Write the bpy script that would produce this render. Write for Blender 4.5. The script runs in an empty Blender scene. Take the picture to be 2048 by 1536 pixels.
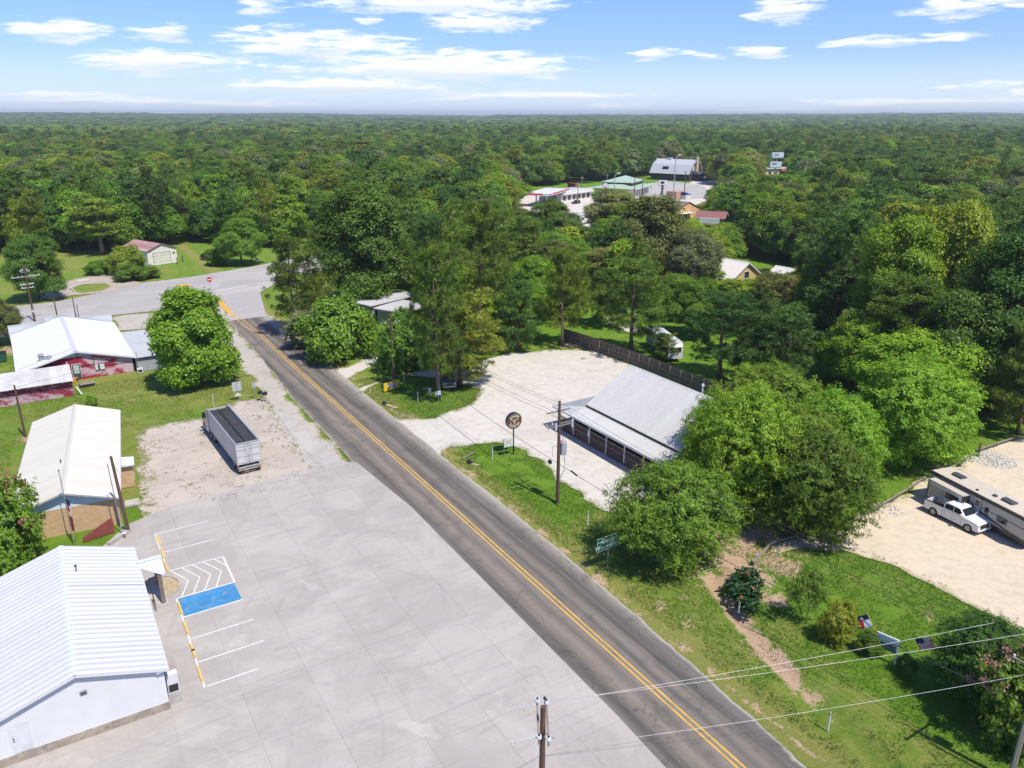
import bpy, bmesh, math, random
import numpy as np
from mathutils import Vector, Matrix, Quaternion

scene = bpy.context.scene
COL = scene.collection
random.seed(7)
RNG = np.random.default_rng(7)
R = math.radians

# ---------------------------------------------------------------- camera, sky, sun, exposure
# World frame: +Y runs along the farm road away from the camera, +X to the right across it,
# the road's centre line is x = 0, z = 0 is the road level.
CAM_H = 38.5
CAM_XY = (-31.94, -47.39)
TILT = math.atan(536.0 / 1550.0)
FWD = (0.5203496, 0.8539534)          # heading of the camera on the ground
cam_data = bpy.data.cameras.new("camera")
cam = bpy.data.objects.new("camera", cam_data)
COL.objects.link(cam)
cam.location = (CAM_XY[0], CAM_XY[1], CAM_H)
cam.rotation_euler = (R(90) - TILT, 0, -math.atan2(FWD[0], FWD[1]))
cam_data.sensor_fit = 'HORIZONTAL'
cam_data.sensor_width = 36.0
cam_data.lens = 1550.0 / 2048.0 * 36.0
cam_data.clip_start = 0.5
cam_data.clip_end = 40000.0
scene.camera = cam

SUN_DIR = Vector((-0.195 * math.cos(R(60)), 0.98 * math.cos(R(60)), -math.sin(R(60)))).normalized()
SUN_EL = math.asin(-SUN_DIR.z)
SUN_AZ = math.atan2(-SUN_DIR.x, -SUN_DIR.y)     # clockwise from +Y
sun_data = bpy.data.lights.new("sun", 'SUN')
sun_data.energy = 4.6
sun_data.angle = R(0.53)
sun_data.color = (1.0, 0.94, 0.82)
sun = bpy.data.objects.new("sun", sun_data)
sun.rotation_mode = 'QUATERNION'
sun.rotation_quaternion = SUN_DIR.to_track_quat('-Z', 'Y')
sun.location = (0, 0, 200)
COL.objects.link(sun)

scene.view_settings.view_transform = 'Standard'
scene.view_settings.look = 'None'
scene.view_settings.exposure = 0.30
scene.view_settings.gamma = 1.0
scene.view_settings.use_curve_mapping = False
scene.cycles.max_bounces = 6
scene.cycles.diffuse_bounces = 3
scene.cycles.glossy_bounces = 2
scene.cycles.transmission_bounces = 3
scene.cycles.transparent_max_bounces = 6
scene.cycles.volume_bounces = 0
scene.cycles.use_adaptive_sampling = True
scene.cycles.adaptive_threshold = 0.02
scene.cycles.caustics_reflective = False
scene.cycles.caustics_refractive = False
scene.cycles.sample_clamp_indirect = 6.0

# photo pixel (2048 x 1536) -> point of the place at height z (how the site was surveyed)
def at(px, py, z=0.0):
    a = (px - 1024.0) / 1550.0
    b = -(py - 768.0) / 1550.0
    rx, rf, rz = a, math.cos(TILT) + b * math.sin(TILT), -math.sin(TILT) + b * math.cos(TILT)
    t = (z - CAM_H) / rz
    r, f = rx * t, rf * t
    return (CAM_XY[0] + r * FWD[1] + f * FWD[0], CAM_XY[1] - r * FWD[0] + f * FWD[1])
def AT(pts, z=0.0):
    return [at(x, y, z) for x, y in pts]
def proj(X, Y, Z):
    dx, dy = X - CAM_XY[0], Y - CAM_XY[1]
    r = dx * FWD[1] - dy * FWD[0]
    f = dx * FWD[0] + dy * FWD[1]
    dz = Z - CAM_H
    d = f * math.cos(TILT) - dz * math.sin(TILT)
    u = f * math.sin(TILT) + dz * math.cos(TILT)
    return 1024 + 1550 * r / d, 768 - 1550 * u / d, d
def height_of(bx, by, ty):
    X, Y = at(bx, by)
    lo, hi = 0.0, CAM_H * 2
    for _ in range(50):
        m = (lo + hi) / 2
        if proj(X, Y, m)[1] > ty: lo = m
        else: hi = m
    return lo

# ---------------------------------------------------------------- sky with fair-weather clouds
world = bpy.data.worlds.new("World")
scene.world = world
world.use_nodes = True
def N(nt, kind, **kw):
    n = nt.nodes.new(kind)
    for k, v in kw.items():
        if k.startswith('i_'):
            n.inputs[k[2:].replace('_', ' ')].default_value = v
        else:
            setattr(n, k, v)
    return n
def math_node(nt, op, a=None, b=None, c=None, clamp=False):
    n = nt.nodes.new('ShaderNodeMath'); n.operation = op; n.use_clamp = clamp
    for i, v in enumerate((a, b, c)):
        if v is None: continue
        if isinstance(v, (int, float)): n.inputs[i].default_value = v
        else: nt.links.new(v, n.inputs[i])
    return n.outputs[0]
def build_sky():
    nt = world.node_tree
    nt.nodes.clear()
    L = nt.links.new
    out = N(nt, 'ShaderNodeOutputWorld')
    bg = N(nt, 'ShaderNodeBackground')
    bg.inputs['Strength'].default_value = 0.114
    L(bg.outputs[0], out.inputs['Surface'])
    sky = N(nt, 'ShaderNodeTexSky')
    sky.sky_type = 'NISHITA'
    sky.sun_disc = False
    sky.sun_elevation = SUN_EL
    sky.sun_rotation = SUN_AZ
    sky.altitude = 300.0
    sky.air_density = 1.0
    sky.dust_density = 0.35
    sky.ozone_density = 3.0
    tint = N(nt, 'ShaderNodeMix', data_type='RGBA', blend_type='MULTIPLY')
    tint.inputs['Factor'].default_value = 1.0
    tint.inputs['B'].default_value = SKY_TINT
    L(sky.outputs[0], tint.inputs['A'])
    tc = N(nt, 'ShaderNodeTexCoord')
    sep = N(nt, 'ShaderNodeSeparateXYZ'); L(tc.outputs['Generated'], sep.inputs[0])
    # heading angle from the camera heading and elevation angle, both in degrees
    f = math_node(nt, 'ADD', math_node(nt, 'MULTIPLY', sep.outputs[0], FWD[0]), math_node(nt, 'MULTIPLY', sep.outputs[1], FWD[1]))
    r = math_node(nt, 'SUBTRACT', math_node(nt, 'MULTIPLY', sep.outputs[0], FWD[1]), math_node(nt, 'MULTIPLY', sep.outputs[1], FWD[0]))
    az = math_node(nt, 'MULTIPLY', math_node(nt, 'ARCTAN2', r, f), 57.2958)
    el = math_node(nt, 'MULTIPLY', math_node(nt, 'ARCSINE', sep.outputs[2]), 57.2958)
    # billowing edges: noise stretched along the horizon
    comb = N(nt, 'ShaderNodeCombineXYZ')
    L(math_node(nt, 'MULTIPLY', az, 0.36), comb.inputs[0]); L(math_node(nt, 'MULTIPLY', el, 2.3), comb.inputs[1])
    nz = N(nt, 'ShaderNodeTexNoise'); nz.inputs['Scale'].default_value = 1.0; nz.inputs['Detail'].default_value = 10.0
    nz.inputs['Roughness'].default_value = 0.68; nz.inputs['Distortion'].default_value = 0.35
    L(comb.outputs[0], nz.inputs['Vector'])
    n0 = math_node(nt, 'SUBTRACT', nz.outputs[0], 0.5)
    warp = N(nt, 'ShaderNodeTexNoise'); warp.inputs['Scale'].default_value = 0.45; warp.inputs['Detail'].default_value = 3.0
    L(comb.outputs[0], warp.inputs['Vector'])
    wsep = N(nt, 'ShaderNodeSeparateColor'); L(warp.outputs['Color'], wsep.inputs[0])
    azw = math_node(nt, 'ADD', az, math_node(nt, 'MULTIPLY', math_node(nt, 'SUBTRACT', wsep.outputs[0], 0.5), 5.0))
    elw = math_node(nt, 'ADD', el, math_node(nt, 'MULTIPLY', math_node(nt, 'SUBTRACT', wsep.outputs[1], 0.5), 0.8))
    cov = None; shade = None
    for cx, cy, hw, hh, k in CLOUDS:
        ax = (cx - 1024.0) / 1550.0; b = -(cy - 768.0) / 1550.0
        rf, rz = math.cos(TILT) + b * math.sin(TILT), -math.sin(TILT) + b * math.cos(TILT)
        A0 = math.degrees(math.atan2(ax, rf)); E0 = math.degrees(math.atan2(rz, math.hypot(ax, rf)))
        W = hw / 1640.0 * 57.3; Hh = hh / 1640.0 * 57.3
        da = math_node(nt, 'DIVIDE', math_node(nt, 'SUBTRACT', azw, A0), W)
        de = math_node(nt, 'DIVIDE', math_node(nt, 'SUBTRACT', elw, E0), Hh)
        q = math_node(nt, 'SUBTRACT', 1.0, math_node(nt, 'ADD', math_node(nt, 'MULTIPLY', da, da), math_node(nt, 'MULTIPLY', de, de)))
        q = math_node(nt, 'MULTIPLY', q, k)
        sh = math_node(nt, 'MULTIPLY', math_node(nt, 'MAXIMUM', q, 0.0), de)   # >0 on the lit top, <0 under the base
        cov = q if cov is None else math_node(nt, 'MAXIMUM', cov, q)
        shade = sh if shade is None else math_node(nt, 'ADD', shade, sh)
    # the rest of the sky carries the same scattered cumulus
    zc = math_node(nt, 'MAXIMUM', sep.outputs[2], 0.05)
    pl = N(nt, 'ShaderNodeCombineXYZ')
    L(math_node(nt, 'DIVIDE', sep.outputs[0], zc), pl.inputs[0]); L(math_node(nt, 'DIVIDE', sep.outputs[1], zc), pl.inputs[1])
    far = N(nt, 'ShaderNodeTexNoise'); far.inputs['Scale'].default_value = 0.9; far.inputs['Detail'].default_value = 8.0
    L(pl.outputs[0], far.inputs['Vector'])
    gate = N(nt, 'ShaderNodeMapRange'); gate.inputs['From Min'].default_value = 8.0; gate.inputs['From Max'].default_value = 14.0
    L(el, gate.inputs['Value'])
    side = N(nt, 'ShaderNodeMapRange'); side.inputs['From Min'].default_value = 38.0; side.inputs['From Max'].default_value = 46.0
    L(math_node(nt, 'ABSOLUTE', az), side.inputs['Value'])
    away = math_node(nt, 'MAXIMUM', gate.outputs[0], side.outputs[0])
    rest = math_node(nt, 'SUBTRACT', math_node(nt, 'MULTIPLY', math_node(nt, 'SUBTRACT', far.outputs[0], 0.56), 5.0),
                     math_node(nt, 'MULTIPLY', math_node(nt, 'SUBTRACT', 1.0, away), 6.0))
    cov = math_node(nt, 'MAXIMUM', cov, rest)
    dens = math_node(nt, 'ADD', cov, math_node(nt, 'MULTIPLY', n0, 5.0))
    mr = N(nt, 'ShaderNodeMapRange', interpolation_type='SMOOTHSTEP')
    mr.inputs['From Min'].default_value = 0.10; mr.inputs['From Max'].default_value = 1.30
    L(dens, mr.inputs['Value'])
    # broad pale veil low on the horizon
    lo = N(nt, 'ShaderNodeMapRange', interpolation_type='SMOOTHSTEP')
    lo.inputs['From Min'].default_value = 4.5; lo.inputs['From Max'].default_value = -0.3
    L(el, lo.inputs['Value'])
    veil = N(nt, 'ShaderNodeMix', data_type='RGBA')
    veil.inputs['B'].default_value = VEIL
    L(math_node(nt, 'MULTIPLY', lo.outputs[0], 0.78), veil.inputs['Factor']); L(tint.outputs['Result'], veil.inputs['A'])
    # cloud colour: bright tops, grey-blue bases
    sm = N(nt, 'ShaderNodeMapRange'); sm.inputs['From Min'].default_value = -0.34; sm.inputs['From Max'].default_value = 0.10
    L(math_node(nt, 'ADD', shade, math_node(nt, 'MULTIPLY', n0, 0.35)), sm.inputs['Value'])
    cc = N(nt, 'ShaderNodeMix', data_type='RGBA')
    cc.inputs['A'].default_value = CLOUD_LOW; cc.inputs['B'].default_value = CLOUD_TOP
    L(sm.outputs[0], cc.inputs['Factor'])
    mix = N(nt, 'ShaderNodeMix', data_type='RGBA')
    L(math_node(nt, 'MULTIPLY', mr.outputs[0], 0.94), mix.inputs['Factor'])
    L(veil.outputs['Result'], mix.inputs['A']); L(cc.outputs['Result'], mix.inputs['B'])
    L(mix.outputs['Result'], bg.inputs['Color'])
SKY_TINT = (0.70, 0.85, 1.33, 1)
VEIL = (6.9, 8.1, 9.2, 1)
CLOUD_LOW = (6.5, 7.0, 7.5, 1)
CLOUD_TOP = (8.8, 8.9, 9.0, 1)
# centre x, y, half width, half height (survey pixels), weight
CLOUDS = [(115, 62, 95, 24, 1.2), (315, 66, 70, 20, 1.2), (325, 122, 150, 28, 1.25), (495, 60, 36, 12, 1.1), (530, 15, 50, 20, 1.1),
          (640, 92, 210, 34, 1.3), (890, 135, 300, 36, 1.5), (700, 172, 260, 22, 1.45), (880, 8, 290, 26, 1.5), (960, 44, 135, 20, 1.35),
          (735, 40, 30, 9, 1.0), (170, 200, 330, 11, 1.2), (90, 190, 180, 7, 1.0), (420, 207, 220, 10, 1.1), (1090, 192, 240, 12, 1.3),
          (1235, 214, 70, 8, 1.1), (900, 200, 120, 6, 0.9), (1575, 18, 70, 26, 1.3), (1930, 14, 110, 22, 1.3), (1315, 106, 56, 14, 1.25),
          (1400, 108, 34, 9, 1.0), (1510, 102, 62, 14, 1.25), (1760, 82, 90, 12, 1.2), (1880, 76, 70, 9, 1.0), (1960, 168, 70, 10, 1.2),
          (1830, 208, 240, 12, 1.3), (1560, 219, 160, 8, 1.1), (1990, 200, 100, 12, 1.2), (2045, 186, 30, 10, 1.2), (570, 172, 70, 10, 1.0), (560, 132, 50, 9, 0.9)]
build_sky()
# ---------------------------------------------------------------- builders
class MB:
    """collects shapes and links them as ONE mesh object"""
    def __init__(s): s.v = []; s.f = []
    def add(s, verts, faces):
        o = len(s.v); s.v += [tuple(p) for p in verts]; s.f += [tuple(i + o for i in f) for f in faces]; return s
    def box(s, x0, x1, y0, y1, z0, z1):
        return s.add([(x0, y0, z0), (x1, y0, z0), (x1, y1, z0), (x0, y1, z0), (x0, y0, z1), (x1, y0, z1), (x1, y1, z1), (x0, y1, z1)],
                     [(0, 3, 2, 1), (4, 5, 6, 7), (0, 1, 5, 4), (1, 2, 6, 5), (2, 3, 7, 6), (3, 0, 4, 7)])
    def bar(s, p0, p1, w, h, up=(0, 0, 1)):
        p0 = Vector(p0); p1 = Vector(p1); d = (p1 - p0).normalized(); u = Vector(up)
        x = d.cross(u)
        if x.length < 1e-4: x = d.cross(Vector((1, 0, 0)))
        x.normalize(); u = x.cross(d)
        a, b = x * w / 2, u * h / 2
        vs = [p0 - a - b, p0 + a - b, p0 + a + b, p0 - a + b, p1 - a - b, p1 + a - b, p1 + a + b, p1 - a + b]
        return s.add(vs, [(3, 2, 1, 0), (4, 5, 6, 7), (0, 1, 5, 4), (1, 2, 6, 5), (2, 3, 7, 6), (3, 0, 4, 7)])
    def cyl(s, p0, p1, r0, r1=None, n=10, cap=True):
        r1 = r0 if r1 is None else r1
        p0 = Vector(p0); p1 = Vector(p1); d = (p1 - p0).normalized()
        x = d.cross(Vector((0, 0, 1)))
        if x.length < 1e-3: x = Vector((1, 0, 0))
        x.normalize(); y = d.cross(x)
        vs = []
        for p, r in ((p0, r0), (p1, r1)):
            vs += [p + (x * math.cos(2 * math.pi * i / n) + y * math.sin(2 * math.pi * i / n)) * r for i in range(n)]
        fs = [(i, (i + 1) % n, n + (i + 1) % n, n + i) for i in range(n)]
        if cap: fs += [tuple(range(n - 1, -1, -1)), tuple(range(n, 2 * n))]
        return s.add(vs, fs)
    def tube(s, pts, r, n=6):
        pts = [Vector(p) for p in pts]
        rs = r if isinstance(r, (list, tuple)) else [r] * len(pts)
        vs = []; fs = []
        for i, p in enumerate(pts):
            d = (pts[min(i + 1, len(pts) - 1)] - pts[max(i - 1, 0)]).normalized()
            x = d.cross(Vector((0, 0, 1)))
            if x.length < 1e-3: x = Vector((1, 0, 0))
            x.normalize(); y = d.cross(x)
            vs += [p + (x * math.cos(2 * math.pi * k / n) + y * math.sin(2 * math.pi * k / n)) * rs[i] for k in range(n)]
        for i in range(len(pts) - 1):
            for k in range(n):
                fs.append((i * n + k, i * n + (k + 1) % n, (i + 1) * n + (k + 1) % n, (i + 1) * n + k))
        fs += [tuple(range(n - 1, -1, -1)), tuple(range((len(pts) - 1) * n, len(pts) * n))]
        return s.add(vs, fs)
    def poly(s, pts): return s.add(pts, [tuple(range(len(pts)))])
    def prism(s, pts, axis, a0, a1):
        """outline pts (2-D) pushed along axis 'x','y','z'"""
        def mk(p, a):
            return {'x': (a, p[0], p[1]), 'y': (p[0], a, p[1]), 'z': (p[0], p[1], a)}[axis]
        n = len(pts)
        vs = [mk(p, a0) for p in pts] + [mk(p, a1) for p in pts]
        fs = [tuple(range(n - 1, -1, -1)), tuple(range(n, 2 * n))] + [(i, (i + 1) % n, n + (i + 1) % n, n + i) for i in range(n)]
        return s.add(vs, fs)
    def loft(s, rings, cap=True):
        n = len(rings[0]); vs = [p for r in rings for p in r]; fs = []
        for i in range(len(rings) - 1):
            for k in range(n): fs.append((i * n + k, i * n + (k + 1) % n, (i + 1) * n + (k + 1) % n, (i + 1) * n + k))
        if cap: fs += [tuple(range(n - 1, -1, -1)), tuple(range((len(rings) - 1) * n, len(rings) * n))]
        return s.add(vs, fs)
    def mesh(s, name, smooth=False, fix=True):
        me = bpy.data.meshes.new(name)
        me.from_pydata(s.v, [], s.f)
        if fix:
            bm = bmesh.new(); bm.from_mesh(me); bmesh.ops.recalc_face_normals(bm, faces=bm.faces); bm.to_mesh(me); bm.free()
        if smooth:
            me.polygons.foreach_set('use_smooth', [True] * len(me.polygons))
        return me
    def build(s, name, mat=None, parent=None, smooth=False, loc=None, fix=True):
        return link(name, s.mesh(name, smooth, fix), mat, parent, loc)
def link(name, me, mat=None, parent=None, loc=None, rot=None):
    if mat is not None and len(me.materials) == 0: me.materials.append(mat)
    o = bpy.data.objects.new(name, me); COL.objects.link(o)
    if parent is not None: o.parent = parent
    if loc is not None: o.location = loc
    if rot is not None: o.rotation_euler = rot
    return o
def tag(o, label, cat, group=None):
    o['label'] = label; o['category'] = cat
    if group: o['group'] = group
    return o
def thing(name, label, cat, loc=(0, 0, 0), rz=0.0, group=None):
    o = bpy.data.objects.new(name, None); COL.objects.link(o)
    o.empty_display_size = 0.5
    o.location = loc if len(loc) == 3 else (loc[0], loc[1], 0.0); o.rotation_euler = (0, 0, rz)
    return tag(o, label, cat, group)
def struct(o, kind='structure'):
    o['kind'] = kind; return o
def copy_tree(o, parent=None):
    c = o.copy(); COL.objects.link(c)
    if parent is not None: c.parent = parent
    for ch in list(o.children): copy_tree(ch, c)
    return c
def text_mesh(body, size, extrude=0.004, align='CENTER', shear=0.0, bold=0.0):
    cu = bpy.data.curves.new('lettering', 'FONT'); cu.body = body; cu.size = size; cu.extrude = extrude
    cu.align_x = align; cu.align_y = 'CENTER'; cu.shear = shear; cu.offset = bold; cu.resolution_u = 2
    ob = bpy.data.objects.new('lettering', cu); COL.objects.link(ob)
    dg = bpy.context.evaluated_depsgraph_get(); dg.update()
    me = bpy.data.meshes.new_from_object(ob.evaluated_get(dg))
    bpy.data.objects.remove(ob); bpy.data.curves.remove(cu)
    return me
def mesh_np(name, verts, faces, tint=None, mat=None):
    """verts (n,3), faces (m,k) arrays, all faces with k corners"""
    me = bpy.data.meshes.new(name)
    verts = np.asarray(verts, np.float32); faces = np.asarray(faces, np.int32)
    m, k = faces.shape
    me.vertices.add(len(verts)); me.vertices.foreach_set('co', verts.ravel())
    me.loops.add(m * k); me.loops.foreach_set('vertex_index', faces.ravel())
    me.polygons.add(m); me.polygons.foreach_set('loop_start', np.arange(m, dtype=np.int32) * k)
    me.polygons.foreach_set('loop_total', np.full(m, k, np.int32))
    me.update(calc_edges=True)
    if tint is not None:
        at_ = me.attributes.new('tint', 'FLOAT', 'FACE'); at_.data.foreach_set('value', np.asarray(tint, np.float32))
    if mat is not None: me.materials.append(mat)
    return me

# ---------------------------------------------------------------- materials
MATS = {}
def new_mat(name):
    m = bpy.data.materials.new(name); m.use_nodes = True
    nt = m.node_tree; nt.nodes.clear()
    out = N(nt, 'ShaderNodeOutputMaterial'); bs = N(nt, 'ShaderNodeBsdfPrincipled')
    nt.links.new(bs.outputs[0], out.inputs['Surface'])
    return m, nt, bs, out
def c4(c): return (c[0], c[1], c[2], 1.0)
def ramp(nt, fac, stops, interp='LINEAR'):
    n = N(nt, 'ShaderNodeValToRGB'); n.color_ramp.interpolation = interp
    el = n.color_ramp.elements
    el[0].position = stops[0][0]; el[0].color = c4(stops[0][1]); el[1].position = stops[-1][0]; el[1].color = c4(stops[-1][1])
    for p, c in stops[1:-1]:
        e = el.new(p); e.color = c4(c)
    nt.links.new(fac, n.inputs[0]); return n.outputs[0]
def noise(nt, vec, scale, detail=4.0, rough=0.55, dist=0.0):
    n = N(nt, 'ShaderNodeTexNoise'); n.inputs['Scale'].default_value = scale; n.inputs['Detail'].default_value = detail
    n.inputs['Roughness'].default_value = rough; n.inputs['Distortion'].default_value = dist
    if vec is not None: nt.links.new(vec, n.inputs['Vector'])
    return n.outputs[0]
def mapping(nt, vec, scale=(1, 1, 1), rot=(0, 0, 0)):
    n = N(nt, 'ShaderNodeMapping'); n.inputs['Scale'].default_value = scale; n.inputs['Rotation'].default_value = rot
    nt.links.new(vec, n.inputs['Vector']); return n.outputs[0]
def mixc(nt, fac, a, b, blend='MIX'):
    n = N(nt, 'ShaderNodeMix', data_type='RGBA', blend_type=blend)
    for k, v in (('Factor', fac), ('A', a), ('B', b)):
        if isinstance(v, (int, float)): n.inputs[k].default_value = v
        elif isinstance(v, (tuple, list)): n.inputs[k].default_value = c4(v)
        else: nt.links.new(v, n.inputs[k])
    return n.outputs['Result']
def rng_node(nt, val, a, b, c=0.0, d=1.0, smooth=True):
    n = N(nt, 'ShaderNodeMapRange'); n.interpolation_type = 'SMOOTHSTEP' if smooth else 'LINEAR'
    for k, v in (('From Min', a), ('From Max', b), ('To Min', c), ('To Max', d)): n.inputs[k].default_value = v
    nt.links.new(val, n.inputs['Value']); return n.outputs[0]
def bump(nt, bs, h, strength=0.3, dist=0.05):
    n = N(nt, 'ShaderNodeBump'); n.inputs['Strength'].default_value = strength; n.inputs['Distance'].default_value = dist
    nt.links.new(h, n.inputs['Height']); nt.links.new(n.outputs[0], bs.inputs['Normal'])
def coords(nt, kind='Object'):
    return N(nt, 'ShaderNodeTexCoord').outputs[kind]
def plain(name, col, rough=0.6, metal=0.0, var=0.12, scale=1.5, dirt=None, dirt_amt=0.35, bmp=0.0, spec=0.5, rand=0.0):
    """painted / raw surface with uneven tone, optional grime"""
    if name in MATS: return MATS[name]
    m, nt, bs, out = new_mat(name)
    v = coords(nt)
    n1 = noise(nt, v, scale, 5, 0.6)
    lo = tuple(c * (1 - var) for c in col); hi = tuple(min(1, c * (1 + var)) for c in col)
    c = mixc(nt, rng_node(nt, n1, 0.3, 0.7), lo, hi)
    if dirt:
        n2 = noise(nt, v, scale * 2.7, 6, 0.65, 0.4)
        c = mixc(nt, math_node(nt, 'MULTIPLY', rng_node(nt, n2, 0.5, 0.72), dirt_amt), c, dirt)
    if rand:
        oi = N(nt, 'ShaderNodeObjectInfo')
        k = math_node(nt, 'ADD', 1.0 - rand, math_node(nt, 'MULTIPLY', oi.outputs['Random'], 2 * rand))
        hs = N(nt, 'ShaderNodeHueSaturation'); nt.links.new(k, hs.inputs['Value']); nt.links.new(c, hs.inputs['Color']); c = hs.outputs[0]
    nt.links.new(c, bs.inputs['Base Color'])
    bs.inputs['Roughness'].default_value = rough; bs.inputs['Metallic'].default_value = metal
    bs.inputs['Specular IOR Level'].default_value = spec
    if bmp: bump(nt, bs, noise(nt, v, scale * 14, 4, 0.7), bmp, 0.02)
    MATS[name] = m; return m
def leaf_mat(name, dark, light, transl=0.28, hue=0.035, val=0.25):
    m, nt, bs, out = new_mat(name)
    a = N(nt, 'ShaderNodeAttribute', attribute_name='tint')
    c = mixc(nt, a.outputs['Fac'], dark, light)
    oi = N(nt, 'ShaderNodeObjectInfo')
    hs = N(nt, 'ShaderNodeHueSaturation'); nt.links.new(c, hs.inputs['Color'])
    nt.links.new(math_node(nt, 'ADD', 0.5 - hue / 2, math_node(nt, 'MULTIPLY', oi.outputs['Random'], hue)), hs.inputs['Hue'])
    r2 = math_node(nt, 'FRACT', math_node(nt, 'MULTIPLY', oi.outputs['Random'], 7.31))
    nt.links.new(math_node(nt, 'ADD', 1 - val, math_node(nt, 'MULTIPLY', r2, 2 * val)), hs.inputs['Value'])
    nt.nodes.remove(bs)
    df = N(nt, 'ShaderNodeBsdfDiffuse'); tr = N(nt, 'ShaderNodeBsdfTranslucent'); gl = N(nt, 'ShaderNodeBsdfGlossy')
    gl.inputs['Roughness'].default_value = 0.45
    gl.inputs['Color'].default_value = (0.75, 0.8, 0.75, 1)
    nt.links.new(hs.outputs[0], df.inputs['Color'])
    nt.links.new(mixc(nt, 1.0, hs.outputs[0], (1.25, 1.3, 0.75), 'MULTIPLY'), tr.inputs['Color'])
    mx = N(nt, 'ShaderNodeMixShader'); mx.inputs[0].default_value = transl
    nt.links.new(df.outputs[0], mx.inputs[1]); nt.links.new(tr.outputs[0], mx.inputs[2])
    mg = N(nt, 'ShaderNodeMixShader'); mg.inputs[0].default_value = 0.018
    nt.links.new(mx.outputs[0], mg.inputs[1]); nt.links.new(gl.outputs[0], mg.inputs[2])
    nt.links.new(mg.outputs[0], out.inputs['Surface'])
    MATS[name] = m; return m
# ---------------------------------------------------------------- ground, roads, lots
_LAT = np.random.default_rng(3).random((256, 256))
def vnoise(x, y):
    xi = np.floor(x).astype(int); yi = np.floor(y).astype(int)
    fx = x - xi; fy = y - yi
    fx = fx * fx * (3 - 2 * fx); fy = fy * fy * (3 - 2 * fy)
    a = _LAT[xi % 256, yi % 256]; b = _LAT[(xi + 1) % 256, yi % 256]; c = _LAT[xi % 256, (yi + 1) % 256]; d = _LAT[(xi + 1) % 256, (yi + 1) % 256]
    return (a * (1 - fx) + b * fx) * (1 - fy) + (c * (1 - fx) + d * fx) * fy - 0.5
def fbm(x, y, s, o=4):
    r = 0; amp = 1.0
    for k in range(o):
        r = r + amp * vnoise(x * s + 17.3 * k, y * s + 9.1 * k); s *= 2.1; amp *= 0.55
    return r
def sdpoly(x, y, poly):
    """signed distance, positive inside"""
    x = np.asarray(x, float); y = np.asarray(y, float)
    d2 = np.full(x.shape, 1e18); ins = np.zeros(x.shape, bool)
    n = len(poly)
    for i in range(n):
        ax, ay = poly[i]; bx, by = poly[(i + 1) % n]
        ex, ey = bx - ax, by - ay; L = ex * ex + ey * ey + 1e-12
        t = np.clip(((x - ax) * ex + (y - ay) * ey) / L, 0, 1)
        d2 = np.minimum(d2, (x - ax - t * ex) ** 2 + (y - ay - t * ey) ** 2)
        c = ((ay > y) != (by > y)) & (x < ex * (y - ay) / (ey + 1e-12 * (ey == 0)) + ax)
        ins ^= c
    d = np.sqrt(d2)
    return np.where(ins, d, -d)
def sdline(x, y, pts):
    d2 = np.full(np.shape(x), 1e18)
    for (ax, ay), (bx, by) in zip(pts, pts[1:]):
        ex, ey = bx - ax, by - ay; L = ex * ex + ey * ey + 1e-12
        t = np.clip(((x - ax) * ex + (y - ay) * ey) / L, 0, 1)
        d2 = np.minimum(d2, (x - ax - t * ex) ** 2 + (y - ay - t * ey) ** 2)
    return np.sqrt(d2)
def patch(name, field, bbox, step, z, mat, label=None):
    """sheet of ground cut out where field > 0, with its own ragged rim; attribute 'edge' = metres in from the rim"""
    x0, x1, y0, y1 = bbox
    xs = np.arange(x0, x1 + step, step); ys = np.arange(y0, y1 + step, step)
    X, Y = np.meshgrid(xs, ys, indexing='ij')
    F = field(X, Y)
    nx, ny = F.shape
    idx = -np.ones(F.shape, int)
    verts = []; edge = []; faces = []
    inside = F > 0
    use = np.zeros(F.shape, bool)
    full = inside[:-1, :-1] & inside[1:, :-1] & inside[1:, 1:] & inside[:-1, 1:]
    anyc = inside[:-1, :-1] | inside[1:, :-1] | inside[1:, 1:] | inside[:-1, 1:]
    idx[inside] = np.arange(inside.sum())
    vx = X[inside]; vy = Y[inside]
    verts = list(zip(vx.tolist(), vy.tolist())); edge = np.clip(F[inside], 0, 6).tolist()
    fi, fj = np.nonzero(full)
    faces = [(int(idx[i, j]), int(idx[i + 1, j]), int(idx[i + 1, j + 1]), int(idx[i, j + 1])) for i, j in zip(fi, fj)]
    cut = {}
    def cross(a, b):
        k = (a, b) if a < b else (b, a)
        if k not in cut:
            t = F[a] / (F[a] - F[b])
            cut[k] = len(verts); verts.append((X[a] + (X[b] - X[a]) * t, Y[a] + (Y[b] - Y[a]) * t)); edge.append(0.0)
        return cut[k]
    bi, bj = np.nonzero(anyc & ~full)
    for i, j in zip(bi.tolist(), bj.tolist()):
        cs = [(i, j), (i + 1, j), (i + 1, j + 1), (i, j + 1)]; poly = []
        for k in range(4):
            a, b = cs[k], cs[(k + 1) % 4]
            if inside[a]: poly.append(int(idx[a]))
            if inside[a] != inside[b]: poly.append(cross(a, b))
        if len(poly) >= 3: faces.append(tuple(poly))
    me = bpy.data.meshes.new(name)
    me.from_pydata([(a, b, z) for a, b in verts], [], faces)
    ea = me.attributes.new('edge', 'FLOAT', 'POINT'); ea.data.foreach_set('value', np.asarray(edge, np.float32))
    o = link(name, me, mat); struct(o)
    return o
def bb(poly, m=1.0):
    xs = [p[0] for p in poly]; ys = [p[1] for p in poly]
    return (min(xs) - m, max(xs) + m, min(ys) - m, max(ys) + m)
def rag(poly, amp=0.5, s=0.5, holes=(), hamp=None):
    def f(X, Y):
        d = sdpoly(X, Y, poly)
        for h in holes: d = np.minimum(d, -sdpoly(X, Y, h))
        return d + amp * fbm(X, Y, s, 4)
    return f

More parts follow.
